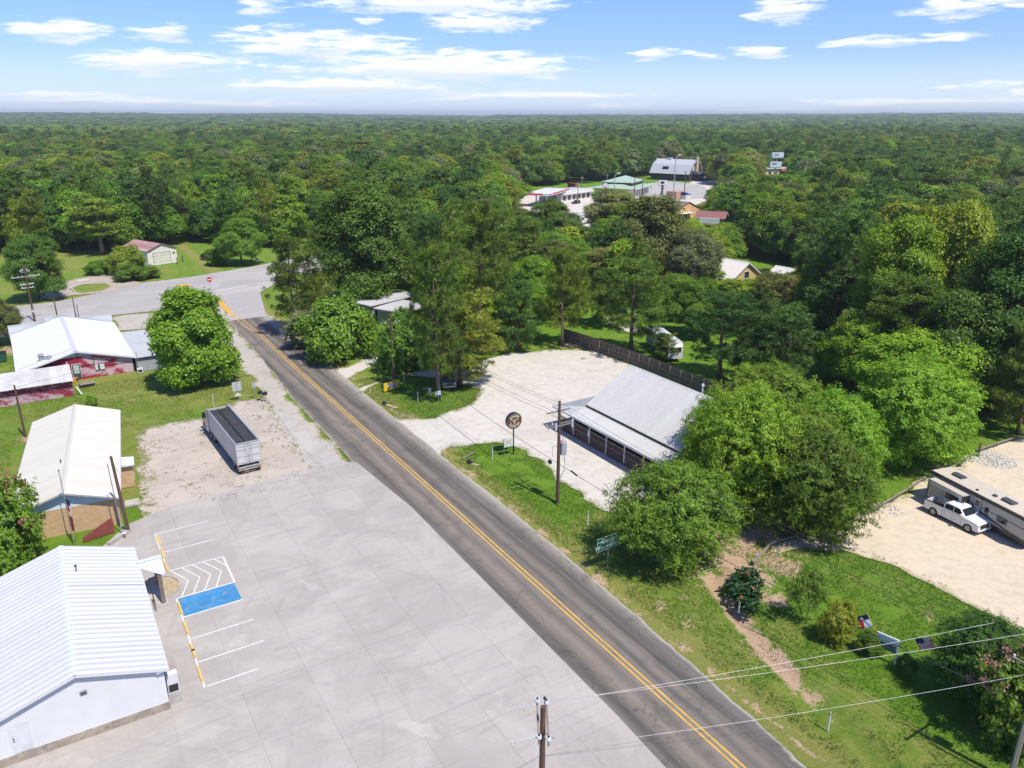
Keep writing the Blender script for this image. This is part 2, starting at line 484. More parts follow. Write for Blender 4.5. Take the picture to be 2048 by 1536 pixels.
# outlines on the ground, read off at survey pixels
ROAD_L = [(-4.9, -95), (-4.8, 30), (-4.6, 39), (-4.4, 59), (-3.8, 68), (-3.0, 85), (-2.3, 110.5)]
ROAD_R = [(3.4, -95), (3.4, -26.4), (3.9, -20), (4.6, -7.7), (4.9, 2.9), (5.1, 8.8), (5.1, 25), (5.2, 40), (5.3, 56), (5.6, 72), (6.0, 112)]
ROAD = ROAD_L + ROAD_R[::-1]
DITCH = [(14.2, -5.5), (13.2, -7.9), (11.4, -12.1), (10.0, -16.7), (9.3, -20.3), (8.5, -24.1), (7.6, -26.8), (5.5, -34)]
GRAVEL = AT([(690, 790), (720, 775), (790, 752), (880, 730), (960, 722), (1010, 708), (1100, 700), (1190, 700), (1270, 735), (1330, 800),
             (1440, 900), (1420, 990), (1290, 1010), (1232, 1026), (1180, 1004), (1120, 960), (1050, 900), (1005, 884), (900, 892), (880, 905),
             (893, 935), (862, 928), (800, 868), (740, 815)])
ISLAND = AT([(707, 797), (742, 772), (800, 748), (865, 756), (930, 768), (965, 780), (935, 812), (870, 836), (800, 838), (740, 826)])
TRACK = AT([(625, 740), (690, 736), (750, 706), (765, 722), (712, 748), (690, 765), (672, 775)])
RVLOT = AT([(2048, 1268), (1950, 1213), (1850, 1160), (1750, 1118), (1680, 1098), (1600, 1098), (1550, 1104), (1560, 1085), (1690, 1048), (1800, 995),
            (1850, 955), (1950, 905), (2048, 872), (2300, 830), (2600, 1000), (2400, 1450)])
CRACKED = AT([(284, 1042), (274, 872), (300, 852), (400, 836), (450, 812), (480, 800), (532, 796), (590, 880), (655, 945), (560, 978), (460, 1003), (370, 1028), (330, 1042)])
SHOULDER = AT([(456, 626), (470, 656), (530, 722), (600, 812), (700, 935), (655, 950), (590, 880), (532, 796), (505, 760), (475, 715), (448, 690), (330, 655), (240, 662), (226, 634), (320, 622), (430, 590)])
HIGHWAY = [(-160, 88), (-60, 118)] + AT([(28, 672), (227, 630), (318, 621), (430, 590), (520, 566), (600, 548), (640, 542), (690, 533), (720, 515)]) + AT([(720, 490), (660, 503), (600, 515), (500, 534), (366, 556), (268, 568), (180, 590), (110, 604), (24, 613)]) + [(-60, 150), (-170, 112)]
APRON = AT([(185, 588), (150, 590), (80, 600), (100, 575), (150, 558), (215, 548), (250, 554), (285, 568), (270, 572)])
OVAL = AT([(140, 577), (165, 569), (210, 567), (222, 573), (205, 581), (165, 586), (145, 583)])
CROSSING = [(-2.6, 109.8), (6.6, 109.8)] + AT([(533, 632), (520, 585), (570, 556), (430, 588), (455, 622)])
GASLOT = AT([(1000, 404), (1040, 386), (1130, 392), (1200, 398), (1280, 392), (1330, 384), (1420, 350), (1520, 345), (1430, 428), (1300, 440), (1180, 455), (1130, 480), (1060, 440)])
BARNLOT = AT([(1262, 372), (1330, 362), (1385, 367), (1412, 374), (1420, 395), (1350, 402), (1290, 390)])
YARDLOT = AT([(1196, 640), (1225, 632), (1262, 646), (1290, 660), (1262, 668), (1230, 652)])

def ground_mat():
    m, nt, bs, out = new_mat('grass_ground'); L = nt.links.new
    v = coords(nt)
    dry = N(nt, 'ShaderNodeAttribute', attribute_name='dry').outputs['Fac']
    soil = N(nt, 'ShaderNodeAttribute', attribute_name='soil').outputs['Fac']
    n_big = noise(nt, v, 0.09, 4, 0.6, 0.4); n_mid = noise(nt, v, 0.55, 5, 0.65, 0.3); n_fine = noise(nt, v, 5.0, 6, 0.75); n_blade = noise(nt, mapping(nt, v, (1, 0.5, 1)), 22, 3, 0.8)
    lush = ramp(nt, n_mid, [(0.25, (0.085, 0.175, 0.014)), (0.5, (0.125, 0.235, 0.020)), (0.75, (0.165, 0.275, 0.030))])
    straw = ramp(nt, n_fine, [(0.3, (0.165, 0.205, 0.035)), (0.55, (0.25, 0.255, 0.065)), (0.75, (0.34, 0.31, 0.13))])
    d = math_node(nt, 'ADD', dry, math_node(nt, 'MULTIPLY', math_node(nt, 'SUBTRACT', n_big, 0.5), 0.9))
    d = math_node(nt, 'ADD', d, math_node(nt, 'MULTIPLY', math_node(nt, 'SUBTRACT', n_mid, 0.5), 1.1))
    d = math_node(nt, 'ADD', d, math_node(nt, 'MULTIPLY', math_node(nt, 'SUBTRACT', n_fine, 0.5), 0.9))
    g = mixc(nt, rng_node(nt, d, 0.1, 0.9), lush, straw)
    g = mixc(nt, 1.0, g, ramp(nt, n_blade, [(0.2, (0.45, 0.48, 0.42)), (0.5, (1.0, 1.0, 1.0)), (0.8, (1.6, 1.52, 1.5))]), 'MULTIPLY')
    earth = ramp(nt, n_fine, [(0.25, (0.34, 0.20, 0.115)), (0.5, (0.52, 0.36, 0.24)), (0.8, (0.62, 0.50, 0.38))])
    s = math_node(nt, 'ADD', soil, math_node(nt, 'MULTIPLY', math_node(nt, 'SUBTRACT', n_mid, 0.5), 1.5))
    s = math_node(nt, 'ADD', s, math_node(nt, 'MULTIPLY', math_node(nt, 'SUBTRACT', n_fine, 0.5), 0.8))
    L(mixc(nt, rng_node(nt, s, 0.42, 0.66), g, earth), bs.inputs['Base Color'])
    bs.inputs['Roughness'].default_value = 0.9; bs.inputs['Specular IOR Level'].default_value = 0.15
    h = math_node(nt, 'ADD', n_blade, math_node(nt, 'MULTIPLY', n_fine, 1.5))
    bump(nt, bs, h, 0.9, 0.10)
    return m
def gravel_mat(name, light, mid, dark, grassy=0.7):
    m, nt, bs, out = new_mat(name); v = coords(nt)
    e = N(nt, 'ShaderNodeAttribute', attribute_name='edge').outputs['Fac']
    n1 = noise(nt, v, 0.12, 5, 0.6, 0.6); n2 = noise(nt, v, 0.9, 6, 0.7, 0.3); n3 = noise(nt, v, 11, 4, 0.8)
    c = ramp(nt, n1, [(0.3, mid), (0.5, light), (0.62, light), (0.74, dark)])
    c = mixc(nt, 1.0, c, ramp(nt, n2, [(0.25, (0.80, 0.78, 0.75)), (0.5, (1, 1, 1)), (0.75, (1.08, 1.06, 1.03))]), 'MULTIPLY')
    c = mixc(nt, 1.0, c, ramp(nt, n3, [(0.2, (0.72, 0.70, 0.66)), (0.45, (1, 1, 1)), (0.8, (1.12, 1.12, 1.10))]), 'MULTIPLY')
    # car tracks: faint long streaks
    st = noise(nt, mapping(nt, v, (0.5, 0.06, 1), (0, 0, 0.5)), 1.6, 4, 0.6)
    c = mixc(nt, math_node(nt, 'MULTIPLY', rng_node(nt, st, 0.55, 0.7), 0.22), c, dark)
    ed = math_node(nt, 'ADD', e, math_node(nt, 'MULTIPLY', math_node(nt, 'SUBTRACT', n2, 0.5), 2.2))
    k = math_node(nt, 'MULTIPLY', math_node(nt, 'SUBTRACT', 1.0, rng_node(nt, ed, 0.0, 0.75)), grassy)
    c = mixc(nt, k, c, mixc(nt, n3, (0.16, 0.18, 0.05), (0.36, 0.33, 0.18)))
    nt.links.new(c, bs.inputs['Base Color']); bs.inputs['Roughness'].default_value = 0.95; bs.inputs['Specular IOR Level'].default_value = 0.1
    bump(nt, bs, math_node(nt, 'ADD', n3, n2), 0.5, 0.04)
    MATS[name] = m; return m
def asphalt_mat():
    m, nt, bs, out = new_mat('worn_asphalt'); v = coords(nt); L = nt.links.new
    sep = N(nt, 'ShaderNodeSeparateXYZ'); L(v, sep.inputs[0]); x = sep.outputs[0]
    wob = math_node(nt, 'MULTIPLY', math_node(nt, 'SUBTRACT', noise(nt, v, 0.15, 3), 0.5), 1.1)
    xx = math_node(nt, 'ADD', x, wob)
    along = mapping(nt, v, (1.6, 0.035, 1)); n1 = noise(nt, along, 1.2, 6, 0.65); n2 = noise(nt, v, 0.35, 5, 0.7, 0.5); n3 = noise(nt, v, 16, 3, 0.8)
    # wheel paths bled dark, lane middles polished brown-grey
    prof = ramp(nt, rng_node(nt, xx, -4.4, 5.4, smooth=False),
                [(0.0, (0.241, 0.209, 0.175)), (0.07, (0.109, 0.099, 0.088)), (0.13, (0.080, 0.074, 0.067)), (0.20, (0.154, 0.131, 0.107)), (0.27, (0.227, 0.190, 0.153)),
                 (0.34, (0.125, 0.108, 0.092)), (0.40, (0.198, 0.169, 0.139)), (0.47, (0.205, 0.176, 0.143)), (0.55, (0.091, 0.083, 0.075)), (0.62, (0.187, 0.162, 0.131)),
                 (0.70, (0.088, 0.081, 0.072)), (0.76, (0.073, 0.068, 0.063)), (0.84, (0.146, 0.132, 0.116)), (0.92, (0.307, 0.278, 0.240)), (1.0, (0.360, 0.319, 0.265))])
    c = mixc(nt, math_node(nt, 'MULTIPLY', rng_node(nt, n1, 0.35, 0.7), 0.6), prof, (0.215, 0.192, 0.168))
    c = mixc(nt, math_node(nt, 'MULTIPLY', rng_node(nt, n2, 0.5, 0.72), 0.5), c, (0.060, 0.058, 0.056))
    c = mixc(nt, 1.0, c, ramp(nt, n3, [(0.2, (0.72, 0.72, 0.72)), (0.5, (1, 1, 1)), (0.8, (1.35, 1.33, 1.3))]), 'MULTIPLY')
    vo = N(nt, 'ShaderNodeTexVoronoi', feature='DISTANCE_TO_EDGE'); vo.inputs['Scale'].default_value = 0.16
    dv = N(nt, 'ShaderNodeVectorMath', operation='ADD'); L(v, dv.inputs[0])
    wn = N(nt, 'ShaderNodeTexNoise'); wn.inputs['Scale'].default_value = 0.7; wn.inputs['Detail'].default_value = 4; L(v, wn.inputs['Vector'])
    sc = N(nt, 'ShaderNodeVectorMath', operation='SCALE'); sc.inputs['Scale'].default_value = 4.0; L(wn.outputs['Color'], sc.inputs[0]); L(sc.outputs[0], dv.inputs[1]); L(dv.outputs[0], vo.inputs['Vector'])
    cr = math_node(nt, 'SUBTRACT', 1.0, rng_node(nt, vo.outputs['Distance'], 0.0, 0.006))
    c = mixc(nt, math_node(nt, 'MULTIPLY', cr, 0.7), c, (0.03, 0.03, 0.03))
    e = N(nt, 'ShaderNodeAttribute', attribute_name='edge').outputs['Fac']
    k = math_node(nt, 'SUBTRACT', 1.0, rng_node(nt, math_node(nt, 'ADD', e, math_node(nt, 'MULTIPLY', math_node(nt, 'SUBTRACT', n2, 0.5), 0.8)), 0.0, 0.32))
    c = mixc(nt, math_node(nt, 'MULTIPLY', k, 0.8), c, (0.40, 0.37, 0.32))
    L(c, bs.inputs['Base Color']); bs.inputs['Roughness'].default_value = 0.85; bs.inputs['Specular IOR Level'].default_value = 0.25
    bump(nt, bs, n3, 0.35, 0.015)
    return m
def concrete_mat(name, col, stain, tan, rand=0.06, cracks=0.0, weeds=0.0, scale=1.0, streak=0.35, tyres=False):
    m, nt, bs, out = new_mat(name); v = N(nt, 'ShaderNodeNewGeometry').outputs['Position']; L = nt.links.new
    n1 = noise(nt, v, 0.16 * scale, 6, 0.62, 0.8); n2 = noise(nt, v, 0.75 * scale, 6, 0.7, 0.4); n3 = noise(nt, v, 13, 4, 0.75)
    st = noise(nt, mapping(nt, v, (0.05, 0.8, 1), (0, 0, 0.12)), 2.0 * scale, 6, 0.65, 0.6)
    c = mixc(nt, rng_node(nt, n1, 0.38, 0.62), col, tuple(k * 0.86 for k in col))
    c = mixc(nt, math_node(nt, 'MULTIPLY', rng_node(nt, n2, 0.54, 0.74), 0.55), c, tan)
    c = mixc(nt, math_node(nt, 'MULTIPLY', rng_node(nt, st, 0.52, 0.75), streak), c, stain)
    n5 = noise(nt, v, 0.33 * scale, 7, 0.7, 1.2)
    c = mixc(nt, math_node(nt, 'MULTIPLY', rng_node(nt, n5, 0.60, 0.70), 0.5), c, tuple(min(1, k * 1.18) for k in col))
    if tyres:
        for (ox, oy), sc, am in (((14, -6), 0.115, 0.13), ((30, 4), 0.16, 0.09), ((6, -26), 0.14, 0.10)):
            mp = N(nt, 'ShaderNodeMapping'); mp.inputs['Location'].default_value = (ox, oy, 0); L(v, mp.inputs['Vector'])
            w = N(nt, 'ShaderNodeTexWave', wave_type='RINGS', rings_direction='Z'); w.inputs['Scale'].default_value = sc; w.inputs['Distortion'].default_value = 1.2; w.inputs['Detail Scale'].default_value = 0.15; L(mp.outputs[0], w.inputs['Vector'])
            k = math_node(nt, 'MULTIPLY', rng_node(nt, w.outputs['Fac'], 0.93, 0.985), rng_node(nt, noise(nt, mp.outputs[0], 0.11, 4, 0.7), 0.50, 0.62))
            c = mixc(nt, math_node(nt, 'MULTIPLY', k, am), c, tuple(q * 0.5 for q in stain))
        nb = noise(nt, v, 0.055, 6, 0.6, 1.5); c = mixc(nt, math_node(nt, 'MULTIPLY', rng_node(nt, nb, 0.52, 0.62), 0.45), c, tuple(q * 1.1 for q in stain))
    n4 = noise(nt, v, 3.1 * scale, 3, 0.6)
    c = mixc(nt, math_node(nt, 'MULTIPLY', rng_node(nt, n4, 0.70, 0.76), 0.55), c, tuple(k * 0.45 for k in stain))
    c = mixc(nt, 1.0, c, ramp(nt, n3, [(0.2, (0.88, 0.88, 0.88)), (0.5, (1, 1, 1)), (0.8, (1.06, 1.06, 1.05))]), 'MULTIPLY')
    if cracks:
        wn = N(nt, 'ShaderNodeTexNoise'); wn.inputs['Scale'].default_value = 0.5; wn.inputs['Detail'].default_value = 6; wn.inputs['Roughness'].default_value = 0.65; L(v, wn.inputs['Vector'])
        sc = N(nt, 'ShaderNodeVectorMath', operation='SCALE'); sc.inputs['Scale'].default_value = 3.2; L(wn.outputs['Color'], sc.inputs[0])
        dv = N(nt, 'ShaderNodeVectorMath', operation='ADD'); L(v, dv.inputs[0]); L(sc.outputs[0], dv.inputs[1])
        vo = N(nt, 'ShaderNodeTexVoronoi', feature='DISTANCE_TO_EDGE'); vo.inputs['Scale'].default_value = 0.30; L(dv.outputs[0], vo.inputs['Vector'])
        d = vo.outputs['Distance']
        cr = math_node(nt, 'MULTIPLY', math_node(nt, 'SUBTRACT', 1.0, rng_node(nt, d, 0.004, 0.018)), rng_node(nt, n2, 0.35, 0.6))
        c = mixc(nt, math_node(nt, 'MULTIPLY', cr, cracks), c, (0.10, 0.085, 0.06))
        if weeds:
            e = N(nt, 'ShaderNodeAttribute', attribute_name='edge').outputs['Fac']
            near = math_node(nt, 'SUBTRACT', 1.0, rng_node(nt, d, 0.0, 0.09))
            wd = math_node(nt, 'ADD', math_node(nt, 'MULTIPLY', near, 0.14), math_node(nt, 'MULTIPLY', noise(nt, v, 0.6, 5, 0.7), 1.0))
            wd = math_node(nt, 'ADD', wd, math_node(nt, 'MULTIPLY', math_node(nt, 'SUBTRACT', 1.0, rng_node(nt, e, 0.0, 2.0)), 0.22))
            c = mixc(nt, math_node(nt, 'MULTIPLY', rng_node(nt, wd, 0.66, 0.76), weeds), c, mixc(nt, n3, (0.09, 0.12, 0.025), (0.26, 0.26, 0.09)))
    if rand:
        oi = N(nt, 'ShaderNodeObjectInfo'); hs = N(nt, 'ShaderNodeHueSaturation')
        L(math_node(nt, 'ADD', 1 - rand, math_node(nt, 'MULTIPLY', oi.outputs['Random'], 2 * rand)), hs.inputs['Value']); L(c, hs.inputs['Color']); c = hs.outputs[0]
    L(c, bs.inputs['Base Color']); bs.inputs['Roughness'].default_value = 0.85; bs.inputs['Specular IOR Level'].default_value = 0.25
    bump(nt, bs, n3, 0.25, 0.012)
    MATS[name] = m; return m

def build_ground():
    def axis(a, b, step, far):
        c = np.arange(a, b + step / 2, step)
        lo = a - np.cumsum(np.geomspace(step * 2, far, 22)); hi = b + np.cumsum(np.geomspace(step * 2, far, 22))
        return np.concatenate([lo[::-1], c, hi])
    xs = axis(-75, 95, 0.6, 7000); ys = axis(-60, 185, 0.6, 7000)
    X, Y = np.meshgrid(xs, ys, indexing='ij')
    Z = -0.075 + 0.06 * fbm(X, Y, 0.55, 3)
    d = sdline(X, Y, DITCH)
    Z -= 0.55 * np.exp(-(d / 0.9) ** 2) * np.clip((8.0 - Y) / 6.0, 0, 1)
    Z += 0.16 * np.exp(-((d - 1.9) / 0.7) ** 2) * (fbm(X, Y, 0.6, 2) + 0.6) * (X > 6.6)
    Z = np.where((np.abs(X) > 400) | (np.abs(Y) > 500), -0.1, np.clip(Z, -0.9, -0.012))
    near = (X > 6.8) & (d < 3.2)
    dry = np.full(X.shape, 0.32)
    west = (X < -3)
    dry = np.where(west, 0.55 + 0.35 * fbm(X, Y, 0.12, 3), dry)
    dry = np.where(west & (Y < 36), 0.15, dry)
    dry = np.where((X > 4) & (Y < 9) & (X < 13), 0.52, dry)
    dry = np.where((X > 13) & (Y < 0), 0.16 + 0.5 * fbm(X, Y, 0.16, 3), dry)
    dry = np.where((X > 8) & (X < 22) & (Y > 9) & (Y < 36), 0.08 + 0.4 * fbm(X, Y, 0.2, 3), dry)
    dry = np.where((X > 40) & (Y > 15), 0.12, dry)
    rr = np.abs(X - 5.3 - 0.02 * np.clip(Y, -30, 60)); dry = np.where((X > 4), dry + 0.9 * np.clip(1 - rr / 2.2, 0, 1), dry)
    soil = (0.62 + 0.5 * (fbm(X, Y, 0.35, 3) + 0.4)) * np.exp(-(d / (0.8 + 0.7 * np.clip(fbm(X + 40, Y, 0.2, 2) + 0.5, 0, 1))) ** 2) * np.clip((-3.0 - Y) / 3.0, 0, 1) * np.clip((Y + 26) / 5.0, 0, 1)
    for (px, py, rad, k) in ((1300, 1080, 4.0, 0.6), (1480, 1130, 5.0, 0.8), (1560, 1130, 4.0, 0.7), (1400, 1150, 4.0, 0.45), (1540, 1190, 2.5, 0.7), (930, 940, 0.8, 0.8), (640, 742, 2.5, 0.6),
                             (1500, 1060, 8.0, 0.75), (1350, 1210, 2.5, 0.45), (1370, 1240, 2.0, 0.5), (250, 800, 3.0, 0.35), (320, 790, 2.5, 0.4), (60, 880, 3.0, 0.55), (20, 700, 5.0, 0.7), (820, 830, 1.6, 0.7),
                             (1150, 690, 6.0, 0.6), (1650, 960, 7.0, 0.6), (1900, 930, 4.0, 0.5), (1190, 575, 5.0, 0.6), (500, 745, 3.5, 0.45), (470, 740, 3.0, 0.4), (360, 770, 5.0, 0.4), (1640, 1260, 2.0, 0.25), (1870, 1230, 1.6, 0.4)):
        cx, cy = at(px, py)
        soil = np.maximum(soil, k * np.exp(-((X - cx) ** 2 + (Y - cy) ** 2) / rad ** 2))
    soil = np.maximum(soil, 0.55 * np.clip(1 - rr / 1.3, 0, 1) * (X > 4.5) * (Y < 110))
    nx, ny = X.shape
    I = np.arange(nx * ny).reshape(nx, ny)
    F = np.stack([I[:-1, :-1], I[1:, :-1], I[1:, 1:], I[:-1, 1:]], -1).reshape(-1, 4)
    me = mesh_np('ground', np.stack([X, Y, Z], -1).reshape(-1, 3), F, mat=ground_mat())
    for nm, arr in (('dry', dry), ('soil', soil)):
        a = me.attributes.new(nm, 'FLOAT', 'POINT'); a.data.foreach_set('value', arr.ravel().astype(np.float32))
    struct(link('ground', me))
build_ground()
GRAVEL_M = gravel_mat('pale_gravel', (0.535, 0.50, 0.45), (0.48, 0.445, 0.395), (0.41, 0.325, 0.24))
SAND_M = gravel_mat('sandy_gravel', (0.57, 0.48, 0.36), (0.53, 0.445, 0.325), (0.50, 0.42, 0.32))
MARGIN_M = gravel_mat('pale_margin', (0.42, 0.385, 0.34), (0.38, 0.345, 0.30), (0.34, 0.285, 0.22), 1.0)
patch('gravel_lot', rag(GRAVEL, 0.9, 0.45, (ISLAND,)), bb(GRAVEL), 0.3, 0.0, GRAVEL_M)
patch('dirt_track', rag(TRACK, 0.8, 0.6), bb(TRACK), 0.3, -0.004, GRAVEL_M)
patch('sandy_lot', rag(RVLOT, 0.8, 0.45), bb(RVLOT), 0.4, 0.0, SAND_M)
patch('yard_drive', rag(YARDLOT, 0.8, 0.4), bb(YARDLOT), 0.4, 0.0, GRAVEL_M)
OLDC = concrete_mat('old_cracked_concrete', (0.47, 0.41, 0.35), (0.36, 0.31, 0.27), (0.50, 0.42, 0.33), 0.0, 0.55, 0.85)
patch('cracked_lot', rag(CRACKED, 0.7, 0.6), bb(CRACKED), 0.3, 0.004, OLDC)
patch('roadside_margin', rag(SHOULDER, 1.5, 0.4), bb(SHOULDER), 0.3, 0.0, MARGIN_M)
concrete_mat('repair_concrete', (0.47, 0.435, 0.40), (0.38, 0.35, 0.32), (0.46, 0.42, 0.37), 0.0)
STRIPC = concrete_mat('strip_concrete', (0.45, 0.42, 0.385), (0.33, 0.30, 0.27), (0.42, 0.37, 0.31), 0.0, 0.5, 0.0)
PALEC = concrete_mat('pale_concrete', (0.54, 0.52, 0.49), (0.42, 0.40, 0.37), (0.52, 0.46, 0.38), 0.0, 0.4, 0.0)
STRIP = AT([(540, 810), (575, 832), (610, 862), (662, 905), (690, 935), (640, 948), (612, 920), (588, 886)])
patch('concrete_strip', rag(STRIP, 1.0, 0.45), bb(STRIP), 0.25, 0.006, STRIPC)
HWY = concrete_mat('grey_highway', (0.40, 0.375, 0.355), (0.33, 0.31, 0.29), (0.42, 0.38, 0.34), 0.0, 0.15, 0.0, 0.5, 0.5)
patch('highway', rag(HIGHWAY, 0.25, 0.5), bb(HIGHWAY), 0.8, 0.006, HWY)
patch('driveway_apron', rag(APRON, 0.3, 0.5, (OVAL,)), bb(APRON), 0.4, 0.010, concrete_mat('tan_apron', (0.41, 0.35, 0.28), (0.33, 0.28, 0.23), (0.42, 0.35, 0.27), 0.0))
patch('farm_road', rag(ROAD, 0.16, 0.8), (-6, 8, -95, 113), 0.3, 0.012, asphalt_mat())
patch('road_crossing', rag(CROSSING, 0.03, 0.5), bb(CROSSING), 0.3, 0.018, concrete_mat('grey_crossing', (0.43, 0.40, 0.385), (0.37, 0.35, 0.33), (0.42, 0.38, 0.35), 0.0, 0.1, 0.0, 0.4))
FARC = concrete_mat('station_concrete', (0.60, 0.54, 0.48), (0.48, 0.43, 0.38), (0.56, 0.50, 0.43), 0.0)
patch('station_lot', rag(GASLOT, 1.5, 0.1), bb(GASLOT), 2.0, 0.0, FARC)
patch('barn_lot', rag(BARNLOT, 1.5, 0.1), bb(BARNLOT), 2.0, 0.01, concrete_mat('barn_lot_paving', (0.42, 0.40, 0.385), (0.36, 0.34, 0.33), (0.44, 0.40, 0.36), 0.0))

# the big concrete lot: poured slabs, each a piece of its own with an open joint round it
def clip_poly(poly, inside):
    """Sutherland-Hodgman against a convex outline given as half planes (a,b,c): a*x+b*y+c>=0"""
    for a, b, c in inside:
        out = []
        for i in range(len(poly)):
            p, q = poly[i], poly[(i + 1) % len(poly)]
            dp, dq = a * p[0] + b * p[1] + c, a * q[0] + b * q[1] + c
            if dp >= 0: out.append(p)
            if (dp >= 0) != (dq >= 0):
                t = dp / (dp - dq); out.append((p[0] + (q[0] - p[0]) * t, p[1] + (q[1] - p[1]) * t))
        poly = out
        if len(poly) < 3: return []
    return poly
def halfplanes(poly):
    n = len(poly); A = sum(poly[i][0] * poly[(i + 1) % n][1] - poly[(i + 1) % n][0] * poly[i][1] for i in range(n))
    if A < 0: poly = poly[::-1]
    out = []
    for i in range(n):
        (x0, y0), (x1, y1) = poly[i], poly[(i + 1) % n]
        a, b = -(y1 - y0), (x1 - x0); out.append((a, b, -(a * x0 + b * y0)))
    return out
def build_lot():
    outline = [(-4.1, -42), (-3.78, -15), (-3.25, -3), (-2.98, 5), (-3.02, 12), (-3.45, 21), (-4.3, 33.0), (-6.1, 34.5), (-14, 33.9), (-25, 32.7), (-29, 31.0), (-31.3, 28.0), (-50, 2), (-50, -42)]
    hp = halfplanes(outline)
    base = MB().add([(x, y, 0.004) for x, y in outline], [tuple(range(len(outline)))]).build('parking_lot', plain('joint_dirt', (0.30, 0.275, 0.245), 0.95))
    struct(base)
    m = concrete_mat('lot_concrete', (0.42, 0.386, 0.35), (0.315, 0.288, 0.262), (0.45, 0.395, 0.33), 0.035, 0.0, 0.0, 1.0, 0.8, True)
    gx = [-48.0, -43.4, -38.8, -34.2, -29.6, -25.0, -20.4, -15.8, -11.3, -7.2, -2.5]
    gy = [-42 + 5.35 * k for k in range(16)]
    g = 0.005; flat = {}
    for i in range(len(gx) - 1):
        for j in range(len(gy) - 1):
            x0, x1, y0, y1 = gx[i] + g, gx[i + 1] - g, gy[j] + g, gy[j + 1] - g
            full = [(x0, y0), (x1, y0), (x1, y1), (x0, y1)]
            pl = clip_poly(full, hp)
            if len(pl) < 3: continue
            cx, cy = (x0 + x1) / 2, (y0 + y1) / 2
            dz = 0.030 + 0.006 * RNG.random()
            key = (i if len(pl) == 4 and abs(pl[0][0] - x0) < 1e-9 else None)
            mb = MB(); n = len(pl)
            mb.add([(x - cx, y - cy, 0) for x, y in pl] + [(x - cx, y - cy, -0.03) for x, y in pl],
                   [tuple(range(n))] + [(k, n + k, n + (k + 1) % n, (k + 1) % n) for k in range(n)])
            mb.build('slab', m, base, loc=(cx, cy, dz), fix=True)
build_lot()

for pts in ([(795, 1450), (812, 1442), (850, 1450), (884, 1472), (872, 1480), (830, 1470)], [(600, 1160), (622, 1168), (640, 1180), (618, 1182)], [(470, 1270), (498, 1268), (488, 1290), (462, 1294)]):
    q = AT(pts); patch('repair_patch', rag(q, 0.45, 1.2), bb(q), 0.15, 0.0405, MATS['repair_concrete'])
# painted markings
YEL = plain('yellow_road_paint', (0.62, 0.36, 0.045), 0.6, 0, 0.16, 0.9, (0.30, 0.22, 0.10), 0.5)
WHT = plain('white_road_paint', (0.70, 0.69, 0.66), 0.6, 0, 0.08, 1.2, (0.43, 0.40, 0.37), 0.85)
BLU = plain('blue_bay_paint', (0.045, 0.22, 0.43), 0.6, 0, 0.14, 0.8, (0.25, 0.31, 0.36), 0.75)
def strip(name, pts, w, z, mat, parent=None):
    mb = MB(); L = []; Rr = []
    P = [Vector((x, y, 0)) for x, y in pts]
    for i, p in enumerate(P):
        d = (P[min(i + 1, len(P) - 1)] - P[max(i - 1, 0)]).normalized(); nrm = Vector((-d.y, d.x, 0))
        L.append((p.x + nrm.x * w / 2, p.y + nrm.y * w / 2, z)); Rr.append((p.x - nrm.x * w / 2, p.y - nrm.y * w / 2, z))
    n = len(P); mb.add(L + Rr, [(i, i + 1, n + i + 1, n + i) for i in range(n - 1)])
    o = mb.build(name, mat, parent, fix=False)
    for pl in o.data.polygons:
        if pl.normal.z < 0: o.data.flip_normals(); break
    if parent is None: struct(o)
    return o
ys = list(np.arange(-90, 97, 3.0))
def cx_(y): return 0.10 + 0.10 * math.sin(y * 0.03) + max(0, (y - 45)) ** 2 * 0.00019
strip('centre_line', [(cx_(y) - 0.21, y) for y in ys], 0.14, 0.017, YEL)
strip('centre_line', [(cx_(y) + 0.21, y) for y in ys], 0.14, 0.017, YEL)
strip('centre_line', [(cx_(95) + 0.21, 95.5), at(452, 612), at(436, 597), at(430, 590)], 0.16, 0.0235, YEL)
strip('centre_line', [(cx_(95) - 0.21, 95.5), (cx_(95) - 1.0, 104), at(444, 616), at(424, 600)], 0.16, 0.0235, YEL)
o = MB().add([(x, y, 0.0225) for x, y in AT([(428, 588), (444, 600), (470, 634), (464, 634), (448, 618), (432, 602)])], [(0, 1, 2, 3, 4, 5)]).build('painted_median', YEL); struct(o)
strip('stop_bar', [at(432, 582.5), at(545, 562)], 0.5, 0.0235, WHT)
o = MB().add([(x, y, 0.012) for x, y in AT([(352, 569), (384, 568), (372, 574), (350, 573)])], [(0, 1, 2, 3)]).build('painted_island', YEL); struct(o)
for a, b in (((500, 573), (640, 552)), ((220, 610), (420, 566))):
    pass
ZM = 0.041
bay = [(27.5, 4.9), (23.5, 4.7), (19.85, 4.65), (8.75, 4.8), (5.6, 4.8), (2.55, 3.6)]
for y, l in bay: strip('bay_line', [(-27.0, y), (-27.0 + l, y)], 0.11, ZM, WHT)
strip('bay_line', [(-27.0, 27.55), (-26.98, 19.8)], 0.11, ZM, WHT); strip('bay_line', [(-27.05, 15.0), (-27.15, 2.5)], 0.11, ZM + 0.0006, WHT)
o = MB().box(-26.9, -22.35, 12.1, 14.9, 0.02, ZM).build('blue_bay', BLU); struct(o)
strip('bay_line', [(-27.0, 15.02), (-22.3, 15.0)], 0.13, ZM + 0.003, WHT); strip('bay_line', [(-27.0, 12.0), (-22.3, 12.0)], 0.13, ZM + 0.003, WHT); strip('bay_line', [(-22.28, 15.0), (-22.25, 19.8)], 0.16, ZM + 0.002, WHT)
